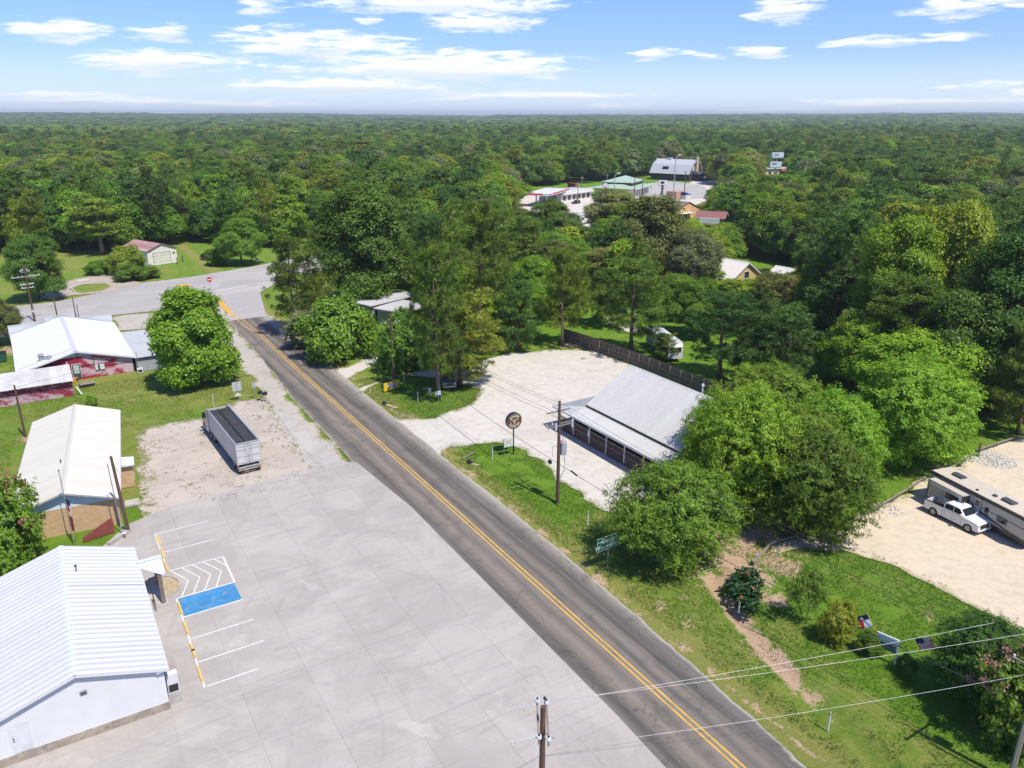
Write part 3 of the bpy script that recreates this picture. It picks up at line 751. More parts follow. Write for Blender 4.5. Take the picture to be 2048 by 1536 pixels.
for k in range(5):
    x = -26.4 + 0.93 * k
    strip('hatch_line', [(x - 0.35, 19.75), (x + 0.72, 17.4), (x - 0.2, 15.1)] if k < 4 else [(x - 0.3, 19.75), (x + 0.4, 18.0)], 0.10, ZM + 0.001, WHT)
# ---------------------------------------------------------------- trees
def leaves_at(cent, norm, ln, wd, rng, droop=0.0):
    """diamond leaves: centres (n,3), facing norm (n,3)"""
    n = len(cent)
    a = rng.normal(size=(n, 3)); a -= (a * norm).sum(1, keepdims=True) * norm
    a /= np.linalg.norm(a, axis=1, keepdims=True) + 1e-9
    if droop: a[:, 2] -= droop; a /= np.linalg.norm(a, axis=1, keepdims=True) + 1e-9
    b = np.cross(norm, a); b /= np.linalg.norm(b, axis=1, keepdims=True) + 1e-9
    s = (0.7 + 0.6 * rng.random((n, 1)))
    p0 = cent - a * ln * s * 0.5; p2 = cent + a * ln * s * 0.5
    p1 = cent + b * wd * s * 0.5 + a * ln * 0.05; p3 = cent - b * wd * s * 0.5 + a * ln * 0.05
    V = np.stack([p0, p1, p2, p3], 1).reshape(-1, 3)
    F = np.arange(n * 4).reshape(n, 4)
    return V, F
def unit(v): return v / (np.linalg.norm(v, axis=1, keepdims=True) + 1e-9)
def make_lobes(rng, h, r, z0, n):
    """crown as a bunch of overlapping lobes between z0 and h, radius r"""
    L = []
    for k in range(n):
        t = (k + 0.5) / n
        z = z0 + (h - z0) * (0.12 + 0.80 * t)
        rel = (z - z0) / (h - z0)
        prof = math.sin(math.pi * min(1, 0.18 + 0.80 * rel)) ** 0.75
        ang = k * 2.39996 + rng.random() * 0.9
        rad = r * prof * (0.46 + 0.34 * rng.random())
        lr = r * (0.27 + 0.24 * rng.random()) * (0.62 + 0.38 * prof)
        L.append((rad * math.cos(ang), rad * math.sin(ang), min(z, h - lr * 0.8), lr))
    L.append((0, 0, h - 0.42 * r, 0.42 * r))
    return np.array(L)
def broadleaf(name, seed, h=15.0, r=6.0, z0=3.0, lobes=14, clumps=900, per=36, ln=0.34, wd=0.24, cr=0.62, droop=0.0, spray=0.0, flat=0.7):
    rng = np.random.default_rng(seed)
    L = make_lobes(rng, h, r, z0, lobes)
    w = L[:, 3] ** 2; pick = rng.choice(len(L), size=int(clumps * 1.5), p=w / w.sum())
    d = unit(rng.normal(size=(len(pick), 3)) + np.array([0, 0, 0.25]))
    c = L[pick, :3] + d * (L[pick, 3] * (0.70 + 0.36 * rng.random(len(pick)) ** 0.7))[:, None] * np.array([1, 1, 0.82])
    # drop clumps buried deep inside other lobes
    dist = np.min(np.linalg.norm((c[:, None, :] - L[None, :, :3]) / np.array([1, 1, 0.82]), axis=2) / L[None, :, 3] + (np.arange(len(L))[None, :] == pick[:, None]) * 9, axis=1)
    keep = np.nonzero((dist > 0.62) & (c[:, 2] > z0 * 0.6) & (rng.random(len(c)) > 0.14))[0][:clumps]
    c = c[keep]; d = d[keep]
    ctr = np.array([0, 0, z0 + 0.5 * (h - z0)])
    outw = unit((c - ctr) / np.array([r, r, (h - z0) / 2]))
    # twigs: gaps between sprays
    n = len(c)
    cen = np.repeat(c, per, 0); on = np.repeat(outw, per, 0)
    g = rng.normal(size=(n * per, 3)) * cr * np.array([1, 1, flat]) * 0.62
    if spray:
        ax = np.repeat(unit(d * np.array([1, 1, 0.3]) + rng.normal(size=(n, 3)) * 0.5 + np.array([0, 0, -0.15])), per, 0)
        g = g * 0.45 + ax * (rng.random((n * per, 1)) - 0.35) * spray
    pos = cen + g
    nm = unit(on * 0.55 + unit(g) * 0.35 + np.array([0, 0, 0.55]) + rng.normal(size=pos.shape) * 0.42)
    V, F = leaves_at(pos, nm, ln, wd, rng, droop)
    tint = np.clip(np.repeat(rng.random(n) ** 1.2, per) * 0.70 + 0.30 * rng.random(n * per), 0, 1)
    return mesh_np(name, V, F, tint), L
def limb_mesh(name, seed, h, z0, L, r0=0.32, trunks=1, twist=0.5):
    rng = np.random.default_rng(seed + 99); mb = MB()
    for k in range(trunks):
        ox, oy = (0, 0) if trunks == 1 else (0.35 * math.cos(k * 2.2), 0.35 * math.sin(k * 2.2))
        lx, ly = (0.0, 0.0) if trunks == 1 else (1.6 * math.cos(k * 2.2 + 0.3), 1.6 * math.sin(k * 2.2 + 0.3))
        pts = []
        for i in range(6):
            t = i / 5; pts.append((ox + lx * t + twist * 0.3 * math.sin(3 * t + seed), oy + ly * t + twist * 0.3 * math.cos(2.3 * t + seed) - 0.3 * twist * math.cos(seed), t * h * 0.82 - 0.15))
        mb.tube(pts, [r0 * (1.25 if i == 0 else 1) * (1 - 0.16 * i) for i in range(6)], 8)
    for x, y, z, lr in L:
        zz = max(z0 * 0.7, z * 0.55); s = Vector((0, 0, zz)); e = Vector((x, y, z))
        m = s.lerp(e, 0.5) + Vector((0, 0, 0.25 * lr))
        mb.tube([s, m, e], [r0 * 0.42, r0 * 0.28, r0 * 0.10], 5)
    return mb.mesh(name, True, fix=False)
def pine(name, seed, h=20.0, r=4.2, z0=7.0, whorls=13, per_w=6, puffs=4, needles=54, nl=0.70, nw=0.085, pr=0.5, lop=0.25):
    """loblolly pine: whorled limbs that end in round needle tufts"""
    rng = np.random.default_rng(seed); cents = []; ax = []; mb = MB()
    lean = rng.normal(size=2) * 0.012 * h
    def trunk(z): t = z / h; return np.array([lean[0] * t * t + 0.12 * math.sin(t * 5 + seed), lean[1] * t * t + 0.12 * math.cos(t * 4 + seed), z])
    mb.tube([trunk(h * i / 9 - (0.2 if i == 0 else 0)) for i in range(10)], [0.021 * h * (1.15 if i == 0 else 1.0) * (1 - 0.095 * i) for i in range(10)], 8)
    for k in range(whorls):
        t = (k + 0.3 + 0.5 * rng.random()) / whorls; z = z0 + (h - z0) * t
        prof = max(0.12, math.sin(math.pi * (0.20 + 0.76 * t))) ** 0.6 * (0.72 + 0.5 * rng.random())
        for j in range(per_w):
            if rng.random() < 0.18: continue
            ang = 2 * math.pi * j / per_w + k * 1.1 + rng.normal() * 0.35
            ln = r * prof * (0.55 + 0.6 * rng.random()) * (1 + lop * math.sin(ang + seed)) + 0.35
            up = 0.10 + 0.55 * t + 0.12 * rng.normal()
            base = trunk(z); d = np.array([math.cos(ang), math.sin(ang), up])
            tip = base + d * ln; mid = base + d * ln * 0.5 + np.array([0, 0, -0.10 * ln])
            mb.tube([base, mid, tip], [0.0035 * h, 0.0024 * h, 0.0009 * h], 4)
            np_ = max(2, int(round(puffs * (0.5 + ln / r))))
            for q in range(np_):
                s = 0.42 + 0.60 * (q + rng.random()) / np_
                side = np.array([-math.sin(ang), math.cos(ang), 0.0]) * rng.normal() * 0.26 * ln * (0.5 + 0.5 * s)
                cents.append(base + d * ln * s + side + np.array([0, 0, 0.12 + 0.2 * rng.random()])); ax.append(unit((d * 0.6 + np.array([0, 0, 0.7]))[None])[0])
    for q in range(10):
        cents.append(trunk(h) + rng.normal(size=3) * np.array([0.4, 0.4, 0.5]) - np.array([0, 0, 0.3])); ax.append(np.array([0, 0, 1.0]))
    C = np.array(cents); A = np.array(ax); n = len(C)
    sc = np.repeat(0.75 + 0.6 * rng.random(n), needles)[:, None]
    dirs = unit(rng.normal(size=(n * needles, 3)) + np.repeat(A, needles, 0) * 0.65)
    p0 = np.repeat(C, needles, 0) + dirs * 0.06
    p1 = p0 + dirs * (nl * (0.7 + 0.5 * rng.random((n * needles, 1)))) * sc + np.array([0, 0, -0.05])
    sd = unit(np.cross(dirs, rng.normal(size=dirs.shape))) * nw * 0.5 * sc
    m = (p0 * 0.35 + p1 * 0.65)
    V = np.stack([p0, m - sd, p1, m + sd], 1).reshape(-1, 3); F = np.arange(len(V)).reshape(-1, 4)
    tint = np.clip(np.repeat(rng.random(n), needles) * 0.6 + 0.4 * rng.random(n * needles), 0, 1)
    return mesh_np(name, V, F, tint), mb.mesh(name + '_trunk', True, fix=False)

LM = {
    'mid': leaf_mat('leaf_mid', (0.083, 0.154, 0.016), (0.207, 0.332, 0.036), 0.3),
    'dark': leaf_mat('leaf_dark', (0.052, 0.109, 0.016), (0.136, 0.237, 0.034), 0.26),
    'bright': leaf_mat('leaf_bright', (0.132, 0.228, 0.016), (0.283, 0.425, 0.038), 0.34),
    'yellow': leaf_mat('leaf_yellow', (0.176, 0.234, 0.018), (0.389, 0.443, 0.047), 0.34),
    'olive': leaf_mat('leaf_olive', (0.121, 0.145, 0.034), (0.270, 0.289, 0.078), 0.24),
    'grey': leaf_mat('leaf_grey', (0.115, 0.153, 0.056), (0.251, 0.301, 0.123), 0.24),
    'pine': leaf_mat('needle_mid', (0.080, 0.147, 0.022), (0.201, 0.301, 0.047), 0.24),
    'pinedark': leaf_mat('needle_dark', (0.052, 0.109, 0.022), (0.138, 0.228, 0.049), 0.2),
    'pinegold': leaf_mat('needle_gold', (0.138, 0.191, 0.020), (0.301, 0.358, 0.050), 0.24),
}
BARK = plain('bark', (0.115, 0.088, 0.066), 0.95, 0, 0.3, 2.0, (0.05, 0.04, 0.03), 0.5, 0.5)
BARKP = plain('pine_bark', (0.155, 0.112, 0.082), 0.95, 0, 0.35, 2.0, (0.06, 0.045, 0.035), 0.5, 0.5)
KIND = {}
def reg(key, crown, trunk, h, r, bark): KIND[key] = (crown, trunk, h, r, bark)
def reg_bl(key, seed, bark=None, r0=0.32, trunks=1, **kw):
    me, L = broadleaf('crown_' + key, seed, **kw)
    h = kw.get('h', 15.0); r = kw.get('r', 6.0); z0 = kw.get('z0', 3.0)
    co = np.zeros(len(me.vertices) * 3, np.float32); me.vertices.foreach_get('co', co); co = co.reshape(-1, 3)
    rr = np.percentile(np.abs(co[:, :2]), 98.5); hh = np.percentile(co[:, 2], 99.7)
    reg(key, me, limb_mesh('trunk_' + key, seed, h, z0, L, r0, trunks), hh, rr, BARK)
def reg_p(key, seed, **kw):
    me, tm = pine('crown_' + key, seed, **kw)
    co = np.zeros(len(me.vertices) * 3, np.float32); me.vertices.foreach_get('co', co); co = co.reshape(-1, 3)
    reg(key, me, tm, np.percentile(co[:, 2], 99.8), np.percentile(np.abs(co[:, :2]), 98.5), BARKP)
# near kinds
reg_bl('oak1', 11, clumps=1400, per=42, lobes=16, ln=0.29, wd=0.2)
reg_bl('oak2', 12, clumps=1300, per=42, lobes=13, z0=2.2, h=14, ln=0.29, wd=0.2)
reg_bl('oak3', 13, clumps=1400, per=42, lobes=20, z0=1.6, h=17, r=5.6, ln=0.28, wd=0.2)
reg_bl('maple', 21, clumps=1500, per=36, lobes=17, z0=0.9, h=13, r=5.2, ln=0.34, wd=0.28, cr=0.55)
reg_bl('spray1', 31, clumps=1500, per=44, lobes=15, z0=1.2, h=12, r=6.4, ln=0.31, wd=0.12, spray=2.2, droop=0.35)
reg_bl('spray2', 32, clumps=1500, per=44, lobes=19, z0=1.0, h=12, r=6.2, ln=0.31, wd=0.13, spray=1.8, droop=0.2)
reg_bl('shrub1', 41, clumps=620, per=30, lobes=10, z0=0.05, h=5.0, r=3.6, ln=0.26, wd=0.19, cr=0.42, r0=0.12, trunks=3)
reg_bl('shrub2', 42, clumps=520, per=30, lobes=9, z0=0.05, h=4.6, r=3.0, ln=0.28, wd=0.13, cr=0.42, spray=0.9, r0=0.10, trunks=3)
reg_bl('fern', 43, clumps=150, per=44, lobes=6, z0=1.6, h=4.4, r=2.3, ln=0.22, wd=0.07, cr=0.3, spray=1.5, r0=0.05, trunks=2)
reg_p('pine1', 51, h=20, r=4.6, z0=6.0, whorls=12, per_w=6, puffs=5)
reg_p('pine2', 52, h=17, r=5.0, z0=3.2, whorls=12, per_w=6, puffs=5, lop=0.35)
reg_p('pine3', 53, h=22, r=4.2, z0=9.5, whorls=11, per_w=6, puffs=5, lop=0.3)
reg_p('pine4', 54, h=15, r=4.4, z0=1.6, whorls=13, per_w=6, puffs=4)
# kinds for the woods beyond
reg_bl('wood1', 61, clumps=520, per=26, lobes=12, ln=0.50, wd=0.36, cr=0.85)
reg_bl('wood2', 62, clumps=520, per=26, lobes=16, h=17, r=5.4, z0=3, ln=0.50, wd=0.36, cr=0.8)
reg_bl('wood3', 63, clumps=500, per=26, lobes=10, h=13, r=6.2, z0=2.0, ln=0.50, wd=0.36, cr=0.85)
reg_p('woodpine1', 71, h=21, r=4.0, z0=8, whorls=10, per_w=5, puffs=4, needles=20, nl=0.8, nw=0.20)
reg_p('woodpine2', 72, h=19, r=4.4, z0=6, whorls=10, per_w=5, puffs=4, needles=20, nl=0.8, nw=0.20)
def copy_mesh_mat(me, name, mat):
    m2 = me.copy(); m2.name = name; m2.materials.clear(); m2.materials.append(mat); return m2
_CM = {}
def crown_mesh(key, col):
    k = (key, col)
    if k not in _CM: _CM[k] = copy_mesh_mat(KIND[key][0], 'crown_%s_%s' % k, LM[col])
    return _CM[k]
def trunk_mesh(key):
    me = KIND[key][1]
    if len(me.materials) == 0: me.materials.append(KIND[key][4])
    return me
def tree(name, label, cat, key, col, x, y, h, r, group=None, rz=None, z=0.0, lean=0.0):
    _, _, hh, rr, _ = KIND[key]
    t = thing(name, label, cat, (x, y, z), RNG.random() * 6.28 if rz is None else rz, group)
    t.scale = (r / rr, r / rr, h / hh)
    if lean: t.rotation_euler = (lean, 0, t.rotation_euler[2])
    c = link('crown', KIND[key][0], None, t)
    if len(c.data.materials) == 0: c.data.materials.append(None)
    c.material_slots[0].link = 'OBJECT'; c.material_slots[0].material = LM[col]
    link('trunk', trunk_mesh(key), None, t)
    return t
# trees that stand alone or can be picked out: base pixel, top pixel, crown width in pixels
def ptree(name, label, cat, key, col, bx, by, ty, wpx, group=None, rz=None, topx=None, lean=0.0):
    x, y = at(bx, by)
    h = height_of(bx, by, ty)
    d = proj(x, y, h * 0.6)[2]
    return tree(name, label, cat, key, col, x, y, h, wpx * 0.90 * d / 1550.0 / 2, group, rz, lean=lean)
# ---------------------------------------------------------------- the trees
def blossoms(t, key, seed, cols, n=70, per=26):
    """pink flower panicles on the outer twigs of a crape myrtle"""
    rng = np.random.default_rng(seed)
    me = KIND[key][0]; co = np.zeros(len(me.vertices) * 3, np.float32); me.vertices.foreach_get('co', co); co = co.reshape(-1, 3)
    ctr = co.mean(0); dd = np.linalg.norm((co - ctr) / co.std(0), axis=1) + 0.5 * (co[:, 2] - ctr[2]) / co[:, 2].std()
    cand = co[np.argsort(dd)[-len(co) // 5:]]
    c = cand[rng.choice(len(cand), n)]
    pos = np.repeat(c, per, 0) + rng.normal(size=(n * per, 3)) * np.array([0.13, 0.13, 0.17]) + np.array([0, 0, 0.08])
    V, F = leaves_at(pos, unit(rng.normal(size=pos.shape) + np.array([0, 0, 0.6])), 0.12, 0.10, rng)
    m = leaf_mat('petal_%d' % seed, cols[0], cols[1], 0.25, 0.02, 0.1)
    link('blossom', mesh_np('blossom', V, F, np.repeat(rng.random(n), per), m), None, t)

PICK = [  # name, label, category, kind, colour, base x, base y, top y, width
    ('maple_tree', 'bright green round tree standing alone on the lawn left of the farm road', 'tree', 'maple', 'bright', 393, 768, 576, 158),
    ('pine_tree', 'open layered pine at the road corner with bare limbs over the highway', 'tree', 'pine2', 'pine', 592, 668, 470, 150),
    ('pine_tree', 'small pale pine in front of the layered pine at the road corner', 'tree', 'pine4', 'pinegold', 640, 662, 545, 84),
    ('broadleaf_tree', 'tall dark leafy tree rising behind the layered corner pine', 'tree', 'oak3', 'dark', 735, 612, 368, 205),
    ('large_bush', 'wide dense bush bulging over the right edge of the road', 'bush', 'shrub1', 'mid', 680, 716, 592, 165),
    ('large_bush', 'grey-green bush at the left end of the wide roadside bush', 'bush', 'shrub2', 'grey', 618, 696, 618, 92),
    ('large_bush', 'leafy shrub in front of the grey flat-roofed house beside the crossarm pole', 'bush', 'shrub2', 'mid', 805, 738, 622, 112),
    ('large_bush', 'bushy shrub right of the grey roof behind the big pine trunks', 'bush', 'shrub1', 'mid', 845, 728, 640, 80),
    ('pine_tree', 'big many-stemmed pine shading the grey pickup at the gravel entrance', 'tree', 'pine2', 'pine', 876, 800, 488, 168),
    ('pine_tree', 'spreading low pine leaning right over the parked grey pickup', 'tree', 'pine4', 'pinegold', 918, 772, 585, 190),
    ('pine_tree', 'tall ragged pine behind the many-stemmed pine, highest in the centre', 'tree', 'pine1', 'pine', 962, 708, 405, 185),
    ('pine_tree', 'dark low pine at the left rear corner of the gravel lot', 'tree', 'pine4', 'pinedark', 1035, 700, 560, 110),
    ('broadleaf_tree', 'lime green rounded tree left of the yellowish pine by the fence end', 'tree', 'oak1', 'bright', 1066, 652, 512, 108),
    ('pine_tree', 'yellowish slender pine at the left end of the wooden fence', 'tree', 'pine2', 'pinegold', 1124, 692, 494, 130),
    ('pine_tree', 'bushy pine inside the fence over the white motorhome', 'tree', 'pine2', 'pine', 1262, 704, 514, 180),
    ('pine_tree', 'dark broad pine on the lawn behind the middle of the fence', 'tree', 'pine2', 'pinedark', 1438, 756, 582, 205),
    ('pine_tree', 'dark conical pine on the lawn right of the broad fence pine', 'tree', 'pine4', 'pinedark', 1566, 780, 610, 160),
    ('pine_tree', 'very tall dark pine right of the yellow house', 'tree', 'pine1', 'pinedark', 1668, 700, 424, 185),
    ('pine_tree', 'young feathery pine just inside the fence near the motorhome', 'tree', 'pine4', 'pine', 1325, 722, 666, 62),
    ('broadleaf_tree', 'yellow-topped tall tree at the top of the right-hand wood', 'tree', 'oak2', 'yellow', 1868, 735, 408, 225),
    ('broadleaf_tree', 'tall mid green tree left of the yellow-topped tree', 'tree', 'oak3', 'bright', 1775, 752, 436, 185),
    ('broadleaf_tree', 'towering dark tree at the right edge above the travel trailer', 'tree', 'oak3', 'dark', 1985, 825, 470, 225),
    ('broadleaf_tree', 'dark leafy tree behind the bright spreading tree at the sandy lot', 'tree', 'oak2', 'dark', 1895, 835, 585, 200),
    ('broadleaf_tree', 'pale crowned tree between the tall dark pine and the spreading trees', 'tree', 'oak1', 'bright', 1712, 790, 632, 150),
    ('pine_tree', 'pine at the right edge beyond the gravel heap', 'tree', 'pine4', 'pine', 2036, 868, 640, 150),
    ('spreading_tree', 'leafy tree behind the right end of the metal-roofed restaurant', 'tree', 'spray2', 'mid', 1530, 915, 742, 235),
    ('spreading_tree', 'bright tree between the restaurant tree and the sandy lot edge', 'tree', 'spray2', 'bright', 1655, 975, 788, 190),
    ('spreading_tree', 'large bright spreading tree beside the end of the travel trailer', 'tree', 'spray2', 'bright', 1808, 920, 718, 240),
    ('spreading_tree', 'yellow-green drooping tree overhanging the corner of the restaurant porch', 'tree', 'spray1', 'bright', 1470, 1030, 776, 250),
    ('spreading_tree', 'leafy tree filling the gap between the drooping trees and the bright sandy lot tree', 'tree', 'spray2', 'mid', 1580, 1000, 815, 215),
    ('spreading_tree', 'small bright tree brushing the near end of the restaurant roof', 'tree', 'spray2', 'bright', 1418, 968, 800, 118),
    ('pine_tree', 'slim pine on the lawn left of the motorhome', 'tree', 'pine4', 'pine', 1212, 650, 536, 96),
    ('pine_tree', 'dark pine between the two dark fence pines', 'tree', 'pine4', 'pinedark', 1502, 718, 578, 118),
    ('broadleaf_tree', 'round leafy tree on the lawn behind the motorhome', 'tree', 'oak1', 'mid', 1388, 672, 560, 112),
    ('spreading_tree', 'low drooping tree reaching over the timber rail at the sandy lot corner', 'tree', 'spray1', 'mid', 1608, 1075, 865, 240),
    ('spreading_tree', 'wide mid green tree behind the green road sign', 'tree', 'spray1', 'mid', 1348, 1122, 928, 268),
    ('live_oak', 'olive crowned oak in front of the green-roofed building', 'tree', 'oak1', 'olive', 1228, 478, 378, 120),
    ('live_oak', 'large olive oak left of the brown-roofed orange building', 'tree', 'oak1', 'olive', 1290, 568, 392, 180),
    ('live_oak', 'greyish oak below the brown-roofed orange building', 'tree', 'oak2', 'grey', 1378, 598, 462, 128),
    ('broadleaf_tree', 'dark small oak below the fuel canopy', 'tree', 'oak1', 'dark', 1105, 500, 402, 120),
    ('broadleaf_tree', 'thin ragged tree in front of the yellow house', 'tree', 'spray2', 'olive', 1545, 655, 545, 120),
    ('broadleaf_tree', 'small leafy tree left of the yellow house lawn', 'tree', 'oak1', 'mid', 1350, 640, 548, 90),
    ('live_oak', 'olive oak at the left edge beside the white-roofed building', 'tree', 'oak1', 'olive', 0, 690, 592, 96),
    ('cedar_tree', 'dark dense evergreen behind the tall pole on the highway', 'tree', 'oak3', 'dark', 78, 600, 470, 110),
    ('small_tree', 'yellow-green bushy tree in front of the white garage', 'tree', 'shrub1', 'yellow', 256, 550, 492, 78),
    ('small_tree', 'round leafy tree behind the pair of route signs', 'tree', 'oak1', 'mid', 483, 530, 438, 96),
    ('hedge_bush', 'low clipped hedge clump left of the yellow-green garage tree', 'bush', 'shrub1', 'mid', 196, 549, 522, 50),
    ('hedge_bush', 'dark shrub at the foot of the yellow-green garage tree', 'bush', 'shrub1', 'dark', 264, 560, 528, 72),
    ('hedge_bush', 'grassy clump right of the dark garage shrub', 'bush', 'shrub2', 'mid', 303, 556, 530, 42),
    ('hedge_bush', 'low bush beside the route signs', 'bush', 'shrub2', 'mid', 436, 530, 494, 48),
    ('large_bush', 'big dark-leaved bush with a leaning trunk beside the campground sign', 'bush', 'spray2', 'dark', 1945, 1395, 1240, 175),
    ('fern_tree', 'small feathery mimosa on the grass right of the flower bed', 'tree', 'fern', 'mid', 1610, 1242, 1132, 110),
    ('garden_bush', 'yellowish bush right of the feathery mimosa', 'bush', 'shrub2', 'yellow', 1670, 1282, 1204, 72),
    ('garden_bush', 'low bush below the lone star flag', 'bush', 'shrub1', 'mid', 1735, 1304, 1266, 58),
    ('garden_bush', 'small dark bush right of the campground sign', 'bush', 'shrub1', 'dark', 1812, 1348, 1312, 42),
    ('weed_bush', 'small weedy bush beyond the cream-roofed building', 'bush', 'shrub2', 'bright', 184, 812, 792, 24),
    ('garden_bush', 'green shrub between the red building and the grey shed', 'bush', 'shrub2', 'mid', 287, 737, 712, 26),
]
PT = []
for row in PICK: PT.append(ptree(*row))
t = ptree('crape_myrtle', 'pink flowering myrtle at the left edge beside the brick gable', 'tree', 'shrub2', 'mid', 16, 1128, 952, 160)
blossoms(t, 'shrub2', 1, ((0.42, 0.06, 0.12), (0.62, 0.14, 0.22)), 24)
t = ptree('crape_myrtle', 'pale pink flowering myrtle in the bottom right corner', 'tree', 'shrub2', 'mid', 2030, 1478, 1305, 190)
blossoms(t, 'shrub2', 2, ((0.50, 0.16, 0.20), (0.70, 0.32, 0.36)), 80)

# ---------- the woods: where trees may stand, and what they may not hide
YLX = [-900, 0, 150, 235, 262, 370, 440, 540, 600, 700, 760, 830, 1000, 1060, 1150, 1200, 1260, 1350, 1420, 1500, 1600, 1640, 1700, 1760, 1900, 2048, 3000]
YLY = [565, 520, 512, 512, 500, 492, 488, 500, 486, 474, 596, 672, 690, 660, 640, 625, 628, 640, 645, 650, 650, 720, 805, 850, 862, 855, 870]
CLEAR = [[(1015, 386), (1060, 374), (1150, 368), (1200, 364), (1290, 352), (1400, 340), (1425, 350), (1425, 385), (1400, 440), (1455, 450), (1450, 462), (1330, 462), (1300, 440), (1200, 436), (1110, 428), (1025, 414)], [(1525, 345), (1575, 345), (1575, 360), (1525, 360)],
         [(1432, 520), (1520, 525), (1520, 575), (1440, 570)], [(715, 575), (865, 575), (865, 690), (715, 690)], [(1150, 565), (1205, 555), (1215, 610), (1150, 620)]]
GUARD = [(1062, 348, 1200, 432), (1195, 352, 1316, 404), (1300, 316, 1428, 374), (1310, 358, 1338, 402), (1036, 380, 1110, 416), (1318, 372, 1412, 402), (1528, 300, 1572, 350),
         (1302, 396, 1402, 442), (1408, 420, 1468, 444), (1440, 510, 1502, 552), (1540, 514, 1580, 535), (1150, 428, 1192, 452), (258, 470, 362, 536), (588, 494, 662, 548), (732, 580, 848, 642),
         (1265, 636, 1356, 716), (1196, 616, 1252, 656), (1160, 566, 1205, 600), (1140, 655, 1200, 705), (1345, 518, 1375, 550), (1385, 690, 1505, 765)]
GD = [proj(*at((a + c) / 2, d), 0)[2] for a, b, c, d in GUARD]
def hill(x, y):
    dx, dy = x - CAM_XY[0], y - CAM_XY[1]
    d = np.hypot(dx, dy); az = np.degrees(np.arctan2(dx * FWD[1] - dy * FWD[0], dx * FWD[0] + dy * FWD[1]))
    base = np.interp(az, [-60, -34, -20, -8, -2, -1, 6, 20, 34, 60], [66, 64, 56, 44, 32, 46, 44, 50, 58, 62])
    ramp_ = np.clip((d - 1900) / 5200, 0, 1); ramp_ = ramp_ * ramp_ * (3 - 2 * ramp_)
    w = fbm(x, y, 0.0009, 4) * 26
    return np.maximum(0, (base - 16 + w * 0.7) * ramp_ + np.clip((d - 900) / 1500, 0, 1) * (fbm(x, y, 0.0022, 2) * 9))
def woods_points():
    P = []
    d = 60.0
    while d < 5600:
        s = max(6.6 + 2.6 * min(1, max(0, (d - 180) / 250)), d * 0.0085)
        n = int(d * R(112) / s)
        for k in range(n):
            a = R(-56) + R(112) * (k + RNG.random()) / n; dd = d + s * (RNG.random() - 0.5) * 0.9
            P.append((dd * math.sin(a), dd * math.cos(a), s))
        d += s * 0.92
    A = np.array(P)
    X = CAM_XY[0] + A[:, 0] * FWD[1] + A[:, 1] * FWD[0]; Y = CAM_XY[1] - A[:, 0] * FWD[0] + A[:, 1] * FWD[1]
    r, f, s = A[:, 0], A[:, 1], A[:, 2]
    den = f * math.cos(TILT) + CAM_H * math.sin(TILT); u = f * math.sin(TILT) - CAM_H * math.cos(TILT)
    px = 1024 + 1550 * r / den; py = 768 - 1550 * u / den
    ok = (py < np.interp(px, YLX, YLY)) & (den > 20)
    for c in CLEAR: ok &= ~(sdpoly(px, py, c) > 0)
    ok &= ~(sdpoly(X, Y, HIGHWAY) > -7.0) & ~(sdpoly(X, Y, ROAD) > -9.0)
    dist = np.hypot(r, f)
    big = fbm(X, Y, 0.012, 3); stand = fbm(X + 500, Y - 300, 0.006, 3)
    H = (15.2 + 5.5 * big + RNG.normal(size=len(X)) * 2.1).clip(8, 23)
    Rr = np.maximum(s * (0.66 + 0.26 * RNG.random(len(X))), 3.4)
    pine_ = (RNG.random(len(X)) < np.clip(0.16 + 0.00014 * (px - 600) + 0.8 * stand, 0.03, 0.7))
    H = np.where(pine_, H * 1.12 + 1.5, H); Rr = np.where(pine_ & (dist < 900), Rr * 0.86, Rr)
    Z = np.where(dist > 900, hill(X, Y), 0.0)
    # keep sight lines: a tree that would stand in one is tried again as lower growth
    Rr = np.where((dist < 700), Rr * (0.78 + 0.75 * RNG.random(len(X)) ** 2), Rr); H = np.where(~pine_ & (dist < 900), H * (0.70 + 0.42 * RNG.random(len(X))), H)
    for fh in (1.0, 0.62, 0.40, 0.27):
        h = H * fh; rr = Rr * (1.0 if fh == 1 else 0.5 + 0.4 * fh)
        dt = f * math.cos(TILT) - (h - CAM_H) * math.sin(TILT); ut = f * math.sin(TILT) + (h - CAM_H) * math.cos(TILT)
        pty = 768 - 1550 * ut / dt; pr = 1550 * rr / den; bad = np.zeros(len(X), bool)
        for (x0, y0, x1, y1), gd in zip(GUARD, GD): bad |= (px + pr * 0.85 > x0) & (px - pr * 0.85 < x1) & (pty < y1) & (py > y0) & (den < gd - 2)
        if fh == 1.0: best = np.where(bad, 0.0, 1.0); 
        else: best = np.where((best == 0) & ~bad & (h > 3.2), fh, best)
    ok &= best > 0
    Rr = np.where(best < 1, Rr * (0.5 + 0.4 * best), Rr); H = H * np.where(best > 0, best, 1); pine_ &= best > 0.5
    dt = f * math.cos(TILT) - (H - CAM_H) * math.sin(TILT); ut = f * math.sin(TILT) + (H - CAM_H) * math.cos(TILT); pty = 768 - 1550 * ut / dt; pr = 1550 * Rr / den
    # not inside hand-placed crowns
    for q in PT:
        ok &= ~((np.hypot(X - q.location.x, Y - q.location.y) < 3.0))
    i = np.nonzero(ok)[0]
    return [dict(x=X[k], y=Y[k], z=Z[k], h=H[k], r=Rr[k], pine=bool(pine_[k]), px=px[k], py=pty[k], pr=pr[k], d=dist[k], st=stand[k], bg=big[k]) for k in i]
WOODS = woods_points()
